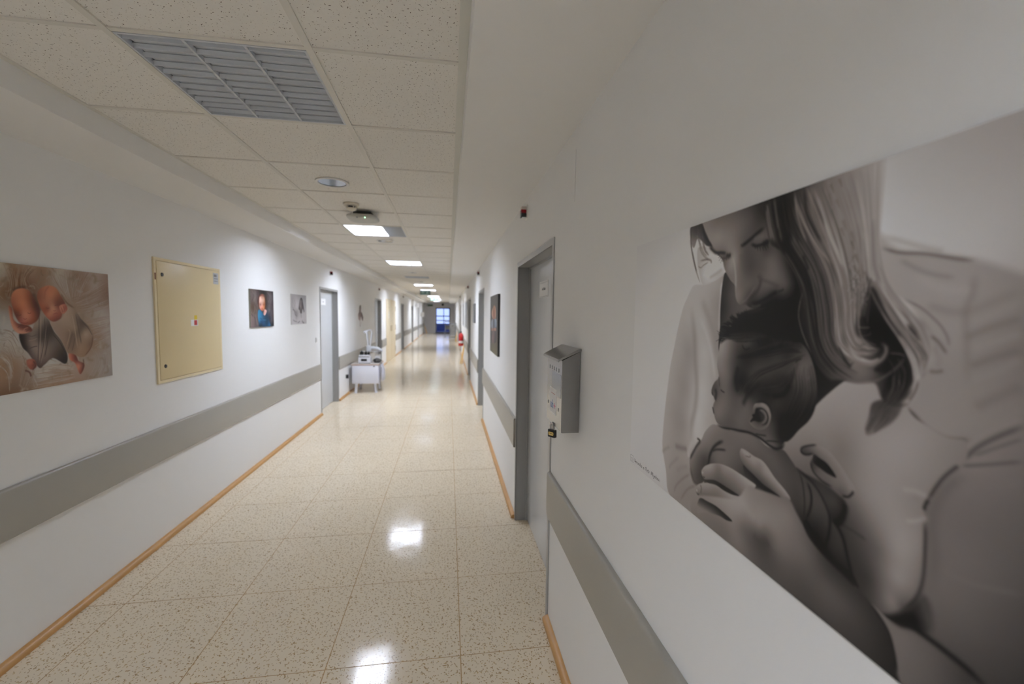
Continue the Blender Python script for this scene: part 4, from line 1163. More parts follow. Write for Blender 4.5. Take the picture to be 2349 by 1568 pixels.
('L',1.7,((481.1,343.2),(489,337.6),(500.4,334.5),(511.8,336.6),(519.4,345.6),(520.3,358.6),(514.3,371.8),(501.4,380.4),(487.4,381.8),(475,377.9),(472.1,370.8),(477.3,357.2)),((498.4,338.6,112),(515.9,348.1,110),(516.8,361.2,100),(505.6,375.8,92),(482.3,376.9,92),(484.8,345,100),(495.3,359.8,58)),1),
('L',1.4,((486.2,347.8),(494.3,346),(499.2,350.3),(506.4,355.4),(504.7,363.4),(495.9,368.5),(484.2,369.4),(476,373.6),(474.6,371.9),(480.4,364.3),(478.2,360.5),(484.4,356.4)),((489.9,349.1,22),(481.7,368.3,16),(493.4,365.4,20),(497.4,357.5,48)),1),
('S',2.03,28,0.85,((486.9,347.7),(498.9,345),(509.2,348),(514.2,356),(511.6,365.8),(501.9,372.4)),0),
('S',2.11,96,0.8,((492.3,350.2),(503.6,347.6),(510.9,356),(507.5,365.2),(500.6,370.4)),0),
('S',3.35,30,0.5,((486.7,337.7),(502.5,332.7),(516.3,338.1),(522.5,349.8)),0),
('S',1.66,44,0.85,((390.4,332.3),(395.3,334.5),(402.6,335.8)),0),
('S',4.33,40,0.75,((373.1,333.8),(377.4,340.9),(376.3,351),(373.4,355.6)),0),
('S',1.98,44,0.8,((363.1,341.6),(365.7,346.1),(368.3,347)),0),
('S',1.97,34,0.85,((368.1,370.7),(370.4,376.2),(373.5,383.5)),0),
('S',2.12,60,0.6,((383.2,308.5),(385.1,318),(387,327.4)),0),
('S',1.54,38,0.8,((488.1,390.6),(499.7,389.4),(513.1,387.2)),0),
('S',1.45,34,0.8,((511.5,396.1),(528.6,391.5),(544,388.2)),0),
('S',2.63,16,0.9,((385.5,402),(403.8,403),(443,397.4),(473.7,393.3),(497.8,395.1),(520.7,401.3),(535.7,401.8),(546.6,395.9),(551,387.3)),0),
('L',3.4,((296.2,48.5),(331.2,52.1),(360.5,68.3),(382.1,92.7),(384.7,111.1),(364.1,119.4),(332.2,127.4),(314.1,124.3),(303.1,100.9),(295.2,77.4)),((313.9,79.6,158),(347.1,75,170),(369.1,94.6,176),(334.9,103.9,176),(370,107.2,164),(321,115.9,164)),1),
('S',3.9,186,0.6,((335.8,68.1),(352.3,77.3),(354.7,91.5),(341.3,104.1),(317.5,107.3)),0),
('S',2.5,92,0.7,((306,76.9),(327.5,76.8),(341,80.2),(344.4,86.8)),0),
('S',1.63,106,0.7,((298.7,87.1),(308.6,91.4),(317.6,87.3),(333.9,82.9)),0),
('S',4.32,130,0.4,((339.1,114.5),(358.8,109.2),(380,101)),0),
('L',1.8,((302,-0.2),(403.6,0.2),(450,-0.4),(491.1,-1.7),(519.1,-4),(528.4,28.5),(534.7,67.8),(545.9,104.6),(559.2,128.7),(568.5,146.6),(556.2,156.5),(539.7,164),(518.5,170.4),(495.8,175.7),(475.4,176.9),(460.2,175.2),(447.6,170.6),(439.7,171.7),(428.8,168),(421.7,158.4),(418.6,145.3),(418.4,135.6),(405,124.9),(391.7,110.5),(384.1,98.1),(377.8,83.9),(363.1,71.8),(347.2,57.7),(333.7,39.5),(317.9,18.8)),((351.9,13.2,110),(335.4,22.1,122),(362,37.4,128),(380,25.5,114),(404.7,15.8,102),(430.1,36.8,98),(397.9,60.1,122),(417.5,58.3,108),(451.6,22.7,82),(472.3,15.4,56),(442.5,50,88),(470,41.6,74),(477.4,87.3,86),(498.1,97.3,94),(516.7,92.6,80),(508.8,112.9,98),(489.2,110.8,90),(527.9,121.8,84),(535.8,108.9,56),(547.7,130.4,46),(434.4,97.2,94),(453.2,107,76),(440.7,121.4,96),(434.9,136.7,102),(455.4,138,94),(427.7,152.2,114),(439.2,164.6,96),(460.8,152.1,74),(409.7,86.2,132),(421.8,119.8,112),(398.3,101.2,122),(403.1,116.5,112),(384.2,84.7,96),(501.2,140.9,92),(519.6,133.7,94),(482.6,160.6,70),(473.2,175.4,36),(511.8,154.5,56),(532,154,66),(550.7,149.5,44),(503.1,167.1,34),(538.1,140.6,80),(522,167.6,26),(505.3,62.6,90),(475.3,57.4,88),(463.9,74.9,86),(492.9,79.3,70),(442,74.7,84),(523.5,58.9,36)),1),
('S',2.93,142,0.7,((408.5,82.8),(413.3,94.7),(417.4,111.3),(419.5,127.6),(419.7,143.8)),0),
('S',8.37,84,0.3,((428.3,77.5),(439,97.7),(449.3,114.3)),0),
('S',4.11,34,0.9,((430.3,66.1),(442.2,62),(454,57),(468.5,50.2),(484.5,43.8)),0),
('S',3.77,46,0.7,((429.8,65.9),(432,63.8)),0),
('S',3.44,30,0.9,((454.7,66.2),(465.8,70.7),(476.3,71.6),(486.3,70.2),(497.6,67.3)),0),
('S',5.86,22,0.85,((482.4,71.8),(490.3,70.1),(495.1,68)),0),
('S',5.19,100,0.5,((460.7,59.3),(471.2,58.1),(485.5,57.7)),0),
('S',1.04,16,0.85,((470.2,73.6),(471.8,78.3),(472.9,83.1)),1),
('S',1.03,16,0.85,((476.5,75.3),(477.9,80),(479.1,82.5)),1),
('S',1.02,16,0.85,((482.7,76.3),(484.6,80.2),(485.6,82.2)),1),
('S',1,16,0.85,((488.8,76.4),(490.6,80.4),(491.2,82.2)),1),
('S',0.99,16,0.85,((493.6,75),(494.9,78.8),(494.1,82)),1),
('S',1.06,16,0.85,((464.8,71.7),(466.1,75.2),(466.2,77)),1),
('S',3.86,30,0.9,((334.6,51.3),(346.8,60.8),(358.6,67.7),(375.2,70),(388.6,73.2)),0),
('S',5.04,30,0.8,((388.8,76.1),(395.4,78.6),(402.9,77.2)),0),
('S',4.09,60,0.5,((378.5,78.9),(389.1,80.3),(399.4,81.6)),0),
('S',1.07,14,0.9,((367.2,72.7),(364.6,73.3),(361.8,73)),1),
('S',1.06,14,0.9,((370.2,75.3),(367.6,77.5),(364.4,78.8)),1),
('S',1.06,14,0.9,((374.4,77.5),(371.1,81.4),(368.6,84.1)),1),
('S',1.05,14,0.9,((377.2,79.6),(375.7,84.5),(373.3,88.8)),1),
('S',1.04,14,0.9,((381.3,81),(379.4,84.9),(378,87.3)),1),
('S',1.03,14,0.9,((385.3,81.8),(384.2,84.7),(383.8,87.1)),1),
('S',1.02,14,0.9,((389.2,82),(389.9,85.1),(391.6,86.9)),1),
('S',4.39,56,0.5,((481.3,127.8),(481.5,136.7),(475.5,148.3),(464.4,157.6),(454,165)),0),
('S',5.17,62,0.4,((473.9,125.7),(480,124.7),(482.6,132.3)),0),
('S',4.1,70,0.4,((480.3,128.4),(502.8,136),(524.1,144.5)),0),
('S',2.27,110,0.4,((437,166.9),(448.2,162.5),(460.7,150.6),(470.6,139)),0),
('S',4.2,30,0.75,((461.9,168.1),(474.8,168.6),(487,165.2),(500.6,159.8),(513.6,153.8),(520.9,151.8)),0),
('S',3.55,52,0.6,((454.7,166.1),(457.8,172.1),(471,175.3),(485.5,173.3)),0),
('S',2.63,84,0.5,((462.3,173.4),(475.2,173.9),(485.4,171.4)),0),
('S',2.34,46,0.7,((520.9,151.8),(529.9,149.7),(532.4,147.1)),0),
('L',3,((263.8,1),(284.4,0.4),(305.5,0.7),(318.8,19),(333.7,39.5),(341.8,51.3),(325.5,48.8),(309.4,37.2),(293,28.9),(284.2,42.3),(277.7,45.1),(266.4,28.1)),((275,7,64),(291.9,13.9,58),(301,8.4,50),(311.8,28.5,60),(325.1,43.4,52),(273.3,29.3,104),(293.2,32.7,100)),0.92),
('H',((265.2,1.3),(263.6,27.7),(275.9,65.6),(293.5,103.3),(312.8,127.9)),((278.1,3.8),(271.8,32.8),(284.7,72.4),(300.1,105.7),(309.5,125.9)),9,1.59,44,120,0.75,21,0.5),
('H',((287.9,3.9),(293.5,36.4),(311.3,64.8),(339.7,82.7)),((302.2,3.1),(312.1,32.2),(322.9,55.6),(332.5,64.1)),12,1.4,50,120,0.6,22,0.7),
('S',2.96,34,0.85,((305.6,2),(313.7,19.8),(324.6,36.1),(337.2,47.1),(346.6,58.2)),0),
('S',2.39,110,0.6,((289.2,20.8),(296.5,33.2),(306.9,45.9)),0),
('L',4.1,((477.3,-0.9),(486.7,33.2),(498.1,70),(512.2,80.7),(529.3,91.6),(545,116.7),(559.5,132.7),(568.8,150.5),(564,179),(568.9,210.2),(583,233.1),(594.7,253.8),(610.6,269),(623.7,276.9),(638.7,275.2),(660,275.6),(684.2,271.6),(694.6,289.5),(710.4,295.3),(724.3,287.8),(732.3,260.5),(739.3,253.1),(749.2,237.4),(749.8,221.1),(735.3,195.1),(712.2,171.6),(689.8,155.2),(679.8,124.8),(679.1,65.8),(680.9,-4.8),(683.8,-25.6),(603.4,-28)),((488.4,15.1,46),(505.8,60.8,52),(521.2,23,22),(529.5,78.4,26),(541.7,106.8,34),(551.1,30.1,60),(562.8,83.7,40),(574.3,136,46),(573.5,16.8,84),(584,62.5,70),(598.4,113.6,92),(602.5,24.6,110),(608.9,67.4,116),(619.8,127.9,112),(632.8,175.3,110),(630.2,48.9,118),(636.6,95.5,124),(645.9,141.7,112),(649.6,26.3,126),(658.9,77.3,132),(667.5,121.9,128),(671.8,27.5,144),(674.8,70,148),(675,112.2,142),(659.2,164.8,76),(666.6,148.8,92),(682.6,144.6,130),(651.2,175.7,110),(666.5,186.9,40),(676.3,208.5,26),(686.3,197.5,36),(592.8,187,66),(602.5,223.9,58),(614.7,199,88),(630,228.1,98),(625.1,252.3,78),(647.6,209.7,110),(655.5,237.5,112),(671.9,225,52),(688.5,229.1,34),(703.3,222.8,24),(702.6,248.7,30),(711.3,268.1,32),(702.3,280,50),(694.7,171.3,116),(706.4,197,116),(717.6,221.7,84),(725.7,206.4,92),(735.9,225.2,104),(733.2,249.8,104),(679.7,257,88),(651.1,260.8,96),(717.5,287.4,60)),1),
('H',((483.7,3.4),(496,40.7),(507.5,71.4),(531.8,98.9),(552.2,126.4),(569.4,154.9),(580.7,205.5),(593.7,242),(612.3,263),(640,278.7)),((514.4,1.7),(522.3,38),(542.1,75.8),(569.5,112.7),(587,146.4),(597.1,187),(601.3,216.6),(614.2,240.8),(635.5,260),(657.7,269)),60,1.54,16,84,0.5,31,1),
('H',((514.4,1.7),(522.3,38),(542.1,75.8),(569.5,112.7),(587,146.4),(597.1,187),(601.3,216.6),(614.2,240.8),(635.5,260),(657.7,269)),((540.2,2),(552.3,35.5),(574.5,74.9),(598.8,110),(614.1,142.2),(622.7,178.7),(625.7,203.5),(631.2,226.8),(646.8,242.9),(670.7,248.2)),90,1.45,26,112,0.5,32,1),
('H',((540.2,2),(552.3,35.5),(574.5,74.9),(598.8,110),(614.1,142.2),(622.7,178.7),(625.7,203.5),(631.2,226.8),(646.8,242.9),(670.7,248.2)),((569.4,1.4),(587.8,33.4),(606.4,80.6),(623.3,113.1),(635.6,143.8),(642.8,175.5),(645.9,202.9),(654.6,223.5),(672.6,234.8),(689.5,229.1)),110,1.49,60,146,0.5,33,1),
('H',((569.4,1.4),(587.8,33.4),(606.4,80.6),(623.3,113.1),(635.6,143.8),(642.8,175.5),(645.9,202.9),(654.6,223.5),(672.6,234.8),(689.5,229.1)),((600.6,-2.5),(620.2,40.8),(635.4,78.3),(643.9,113.4),(647.7,141.9),(653.8,170.2),(653.6,192.6),(657.5,214.9),(669.1,225.2),(680.4,228.7)),70,1.42,76,148,0.5,34,1),
('H',((600.6,-2.5),(620.2,40.8),(635.4,78.3),(643.9,113.4),(647.7,141.9),(653.8,170.2),(653.6,192.6),(657.5,214.9),(669.1,225.2),(680.4,228.7)),((632.7,-3.7),(647.8,42.2),(657.5,82.5),(664.4,116.1),(667,138),(670,149),(667.5,160.8),(661.4,170.4)),60,1.49,84,150,0.4,35,1),
('H',((632.7,-3.7),(647.8,42.2),(657.5,82.5),(664.4,116.1),(667,138),(671.8,143.8)),((675.6,-1.3),(673.8,48.9),(678.2,96.9),(677.6,133.6),(677.6,149.5)),70,1.64,112,160,0.35,36,1),
('H',((653.3,-2.2),(662.8,46),(668.1,89.8),(671.4,122.3),(678.7,149.6),(691.7,171.3),(707.3,196),(720.3,226.5),(727.9,250.5),(728.2,275.2),(716.8,291.1)),((675.6,-1.3),(673.8,48.9),(678.2,96.9),(685,134.4),(699,160.2),(716.7,180.9),(733.3,200.3),(742.5,222.3),(740.5,243),(731.8,254.9)),60,1.6,84,150,0.4,37,1),
('L',4.2,((658,191.7),(663.2,170.2),(670.1,154),(678.7,159.1),(688,177.7),(701.7,200.2),(714.5,219.4),(723.7,236),(728,254.8),(721.3,273.2),(709.9,288.6),(694.3,284.9),(699.4,261.1),(683.2,256.5),(691.5,243.9),(697.2,229.6),(689.8,219.9),(673.3,217.5),(659.7,215.9),(655,203.9)),((670.7,179.8,36),(667.5,203.5,34),(688.3,198.3,28),(700.4,213.6,26),(710.1,230.7,22),(717.6,249.7,28),(708.2,264.3,26),(700.6,279.1,40),(685,249.3,40),(660.8,213.4,46)),0.85),
('S',1.32,90,0.45,((671.3,154.1),(670.4,175.1),(670.3,201.1)),0),
('S',2.01,66,0.5,((678.9,161.4),(687,180),(703.9,202.3),(715.7,221.5),(727.4,246.3)),0),
('S',0.78,130,0.7,((658.8,203.8),(665.1,204.1),(673.6,203.8)),0),
('S',0.66,100,0.5,((658.4,215.9),(673,212.8),(675.6,209.1)),0),
('S',1.65,80,0.6,((660.5,227.9),(673.7,223.4),(683.4,226.2)),0),
('S',1.65,70,0.6,((662,231.4),(672,233),(683.7,230.8)),0),
('S',1.65,92,0.5,((657.6,222),(666.9,229.8),(679.2,233.5),(687.1,230.5)),0),
('S',3.27,136,0.6,((645.6,219.1),(652,234.7),(662.9,244.2),(677.8,247.8),(689.2,243.2),(694.9,234.4),(694.7,226.4),(688.5,221.2)),0),
('S',2.27,112,0.6,((645,229.1),(652.6,243.3),(668.3,250.1),(685,249.3)),0),
('S',1.64,150,0.6,((664.1,243.3),(677.7,245.4),(687.9,240.8)),0),
('S',1.79,40,0.6,((632.8,230),(645.1,249.1),(653.5,255.6)),0),
('S',1.78,60,0.6,((636.4,242.4),(648.1,253.7),(655.6,249.1)),0),
('S',2.38,44,0.5,((651,258.3),(648,252.5),(639.3,244.7)),0),
('S',0.99,96,0.7,((699.6,233),(710.3,232.9),(717,234.9)),0),
('S',2.11,96,0.6,((717.1,235.8),(711.2,246.1),(699.2,258.9),(684,269.3),(665,274),(649.3,271.6)),0),
('S',2.59,34,0.6,((683,254.2),(694.3,252.7),(708.8,241.9)),0),
('S',3.81,136,0.85,((717.9,223.5),(724.8,238),(730.3,254.4),(730.1,271.6),(724.1,284.6),(716,290.9)),0),
('S',1.88,72,0.6,((724.6,285.6),(730.3,273.7),(733.1,258.3)),0),
('S',1.86,150,0.5,((726.7,235.7),(732.3,249.9),(732.5,264.7)),0),
('S',1.52,100,0.6,((705.7,258),(705.7,273.7),(699.2,290.8)),0),
('S',1.24,92,0.6,((712.3,261.5),(713.2,274.6),(705.7,289.5)),0),
('S',2.07,40,0.6,((699.4,261.1),(696.2,280),(696.9,289)),0),
('S',4.51,132,0.7,((733.6,197.2),(741.7,213.4),(744.5,227.6),(741.2,240.4),(735.5,251.6)),0),
('S',3.3,50,0.6,((716.1,197.6),(724.7,208),(729.3,218.4)),0),
('S',1.89,40,0.5,((718.4,201.9),(726.8,210.1)),0),
('S',4.15,92,0.5,((725.8,222.9),(735.9,230.5),(736.5,238.8)),0),
('S',2.17,84,0.7,((741.9,210.4),(749.5,217),(757.6,228.5)),0),
('S',1.78,96,0.6,((712.1,169.9),(730.5,180.5),(748.1,196.9),(756.9,210.6),(759.3,220.3)),0),
('S',2.63,84,0.6,((742.7,248.9),(750,248.7),(755.9,246.3)),0),
('S',3.95,112,0.4,((744.5,221.5),(750.7,233.2),(749.6,243.5)),0),
('S',1.97,74,0.5,((687.6,155),(700,175.7),(715.6,191.1),(728.6,207.9)),0),
('S',2,136,0.5,((685.3,154.9),(702.4,180.2),(720.2,199.7)),0),
('S',3.02,142,0.6,((679.9,143.1),(692.8,166.6),(709.3,189),(719,210.5)),0),
('L',3.7,((683.6,296.4),(701.2,288.1),(716.3,289.5),(715.1,303.1),(703.4,319.6),(681.7,337.4),(676.4,331.6),(680,313.9)),((697.5,298.1,50),(706.5,300.7,56),(685.7,326.7,82),(710.2,293.1,64)),0.75),
('H',((688.2,295.5),(684.9,315.1),(676.6,334)),((714.1,287.8),(707.1,309.6),(686.3,336)),14,1.16,36,96,0.5,41,1),
('S',2.61,84,0.35,((590.5,1.1),(593.5,8.5),(595.8,15.6)),1),
('S',2.53,84,0.35,((604,23.1),(607,31.5),(609.3,39.7)),1),
('S',2.46,84,0.35,((616.3,33.9),(618.9,39.6),(621,45.1)),1),
('S',2.51,84,0.35,((609.9,44.9),(612.7,51.9),(614.9,58.7)),1),
('S',2.4,84,0.35,((628.1,64.1),(630.7,70.8),(632.8,77.3)),1),
('S',2.42,84,0.35,((626,73.6),(628.6,79),(630.6,84.3)),1),
('S',2.32,84,0.35,((641.3,81.4),(643.9,87.9),(645.9,94.2)),1),
('S',2.29,66,0.35,((648.6,111.5),(651,116.7),(652.9,121.7)),1),
('S',2.3,66,0.35,((648.3,126),(650.8,132.3),(652.8,138.5)),1),
('S',2.34,66,0.35,((642.1,130.2),(644.6,135.3),(646.5,140.4)),1),
('S',2.27,66,0.35,((652.5,131.2),(655,137.5),(656.9,143.6)),1),
('S',2.29,66,0.35,((650.8,143.1),(653.4,150.6),(655.4,157.9)),1),
('S',2.21,66,0.35,((662.7,134.6),(665.1,140.7),(667,146.7)),1),
('S',2.2,66,0.35,((665.7,141.9),(667.9,145.6),(669.6,149.3)),1),
('S',2.31,66,0.35,((649.1,155.2),(651.5,160.1),(653.3,165.1)),1),
('S',2.43,66,0.35,((618.6,7.1),(621.2,12.9),(623.3,18.4)),1),
('S',2.52,66,0.35,((606.1,10.9),(608.8,16.8),(611,22.4)),1),
('S',2.32,66,0.35,((642.2,93.6),(644.6,98.9),(646.5,104)),1),
('S',0.66,50,0.55,((664.9,155.3),(660.6,159.4),(671.3,164.1)),1),
('S',0.7,130,0.55,((645.4,159.9),(643.1,164.3),(646,168.8)),1),
('S',0.66,130,0.55,((668.7,167.2),(665,171.3),(667.5,175.6)),1),
('S',0.69,60,0.55,((647.1,140.8),(651.7,145.5),(647.3,149.6)),1),
('S',0.7,50,0.55,((645.1,112.7),(645.1,117.1),(640,120.9)),1),
('S',0.67,130,0.55,((658.8,154),(662.5,158.5),(662.9,162.8)),1),
('S',0.67,50,0.55,((663.8,159.2),(666.6,163.6),(658.4,167.6)),1),
('S',0.7,130,0.55,((647.8,116.1),(643.6,119.9),(648.9,124.9)),1),
('S',0.7,146,0.55,((648.6,167.4),(645.7,171.7),(643,176.1)),1),
('S',0.69,146,0.55,((652.7,130.6),(649.8,134.6),(655.6,139.5)),1),
('S',0.68,130,0.55,((656,134.3),(653.3,138.4),(660.7,143.3)),1),
('S',0.68,50,0.55,((653.2,142.3),(653,146.6),(658.5,151.3)),1),
('S',0.69,60,0.55,((654.3,148.5),(650.9,152.6),(648.3,156.8)),1),
('S',0.69,146,0.55,((648.3,149.8),(650.2,154.3),(651.1,158.7)),1),
('S',0.71,146,0.55,((644,150.6),(641.9,154.9),(641.2,159.3)),1),
('S',0.66,130,0.55,((664.9,109.8),(661.9,113.6),(671.6,119)),1),
('S',0.7,50,0.55,((650.3,137),(647.8,141.2),(644.2,145.3)),1),
('S',0.68,60,0.55,((656.3,157.9),(654.4,162.1),(660.3,166.7)),1),
('S',0.7,60,0.55,((646,148.1),(643.5,152.4),(652.7,157.3)),1),
('S',0.67,130,0.55,((660.4,156.8),(660.9,161.1),(659.7,165.3)),1),
('S',0.66,146,0.55,((666.2,151),(664.2,155.2),(668.5,159.6)),1),
('S',0.7,60,0.55,((645.6,149.9),(645.7,154.3),(642.3,158.6)),1),
('S',0.66,130,0.55,((665.3,117.6),(666.7,122),(665.2,126)),1),
('S',0.67,130,0.55,((667.8,167.2),(663.4,171.3),(666,175.6)),1),
('S',0.68,146,0.55,((661.6,160.2),(659.1,164.4),(657.9,168.7)),1),
('S',0.69,130,0.55,((652.7,165.3),(650.1,169.6),(658.2,174.1)),1),
('S',1.41,92,0.85,((568.7,155.4),(564.6,174.5),(564.3,190.9),(570.7,210.2),(580,227.4),(590.7,244.1)),0),
('S',2.83,40,0.5,((570.9,161.3),(569.2,187.9),(576.1,210)),0),
('S',2.62,118,0.6,((486.8,5.8),(492.1,20),(499.4,47.3),(508.8,71.7)),0),
('S',3.56,112,0.6,((502.3,-1.2),(508.2,23.8),(515.3,50.4),(524.2,74.3)),0),
('S',5.4,16,0.6,((514.8,-0.7),(520.7,26.7),(527.5,52.9),(536.2,76.2)),0),
('S',5.3,18,0.6,((522.9,-0.3),(528.8,28.6),(535.5,54.4),(544,77.5)),0),
('S',2.59,122,0.6,((543.6,0.6),(549.6,33.4),(559.6,59.2),(571.1,82)),0),
('S',2.74,34,0.6,((561.5,1.4),(567.5,37.6),(581.3,63.4),(596.1,86.1)),0),
('S',3.98,110,0.6,((572.4,1.8),(578.4,40.1),(594.3,66),(611,88.5)),0),
('S',3.24,70,0.6,((491.1,-1.7),(497,21.2),(504.3,48.3),(513.5,72.5)),0),
('S',2.95,40,0.6,((533.4,0.2),(539.3,31),(547.1,56.7),(556.6,79.6)),0),
('S',3.3,118,0.6,((487.3,13.1),(490.5,31.2),(496.9,52.6),(501.8,67.7)),0),
('S',4.68,24,0.6,((511.9,49.8),(519.1,73.4),(533.1,94.8)),0),
('S',3.5,30,0.5,((565.2,99.2),(572.5,113.1),(576.4,123.8)),0),
('S',2.4,132,0.55,((544.2,9.6),(554.3,35.8),(572.4,66.8),(592.3,94.1),(613.7,117.8)),0),
('S',2.53,140,0.6,((577.2,5.9),(594.4,41.4),(608.2,78.4),(626.3,107.5),(641.3,139.5)),0),
('S',2.5,146,0.5,((598.3,57),(614.8,93.9),(632.7,124.7)),0),
('H',((668.9,153.9),(687.5,186.9),(709.1,215.4),(725.1,242.3),(728.7,265.4)),((683,154.8),(707.4,191.2),(727.1,214.3),(741.6,232),(737.3,251.3)),40,1.27,60,150,0.45,51,1),
('H',((651.6,155.3),(654.4,194.2),(658.6,218.3),(679.4,235.8)),((663.9,151.3),(659.4,194.1),(666.1,217.9),(683.5,228.5)),16,0.89,50,130,0.5,52,1),
('H',((693.4,239.1),(703.4,256),(700.9,283.6),(688.8,304.7)),((718.7,236.5),(726,255),(719.7,280),(702,299.4)),22,1,24,104,0.45,53,1),
('H',((424.6,215.7),(410.4,210.7),(398.5,205.4),(386.8,205.6)),((411.7,229.2),(397.4,230),(382.4,228.9),(371.8,231.4)),34,1.53,16,34,0.6,61,1),
('H',((447.5,202.4),(434.1,197.3),(423,192),(411.6,187.4)),((424.5,213.9),(413.1,208.7),(404.5,207.1),(392.8,206.4)),26,1.47,16,34,0.6,62,1),
('H',((478.8,193.3),(469.1,189.9),(459,185.6),(451,179.5)),((442.1,199),(435.2,193.7),(428.3,190.1),(423.9,185.6)),22,1.39,16,36,0.55,63,1),
('H',((402.9,225.9),(435.9,222.5),(471.1,219.1),(507.9,219.1)),((403.7,237.2),(436.9,236.9),(472.2,234.6),(504.3,230.8)),40,2.2,22,60,0.4,64,1),
('H',((461.6,223),(471.9,229.4),(479.6,237.5),(482.3,242.4)),((564,218),(560.9,227.2),(553.9,235.3),(542.6,240.8)),40,1.94,16,48,0.4,65,1),
('H',((650.3,135.9),(649.9,160.1),(654,189.3)),((675.3,142.7),(669.7,165.7),(666.9,194)),36,0.73,60,140,0.45,66,1.6),
)
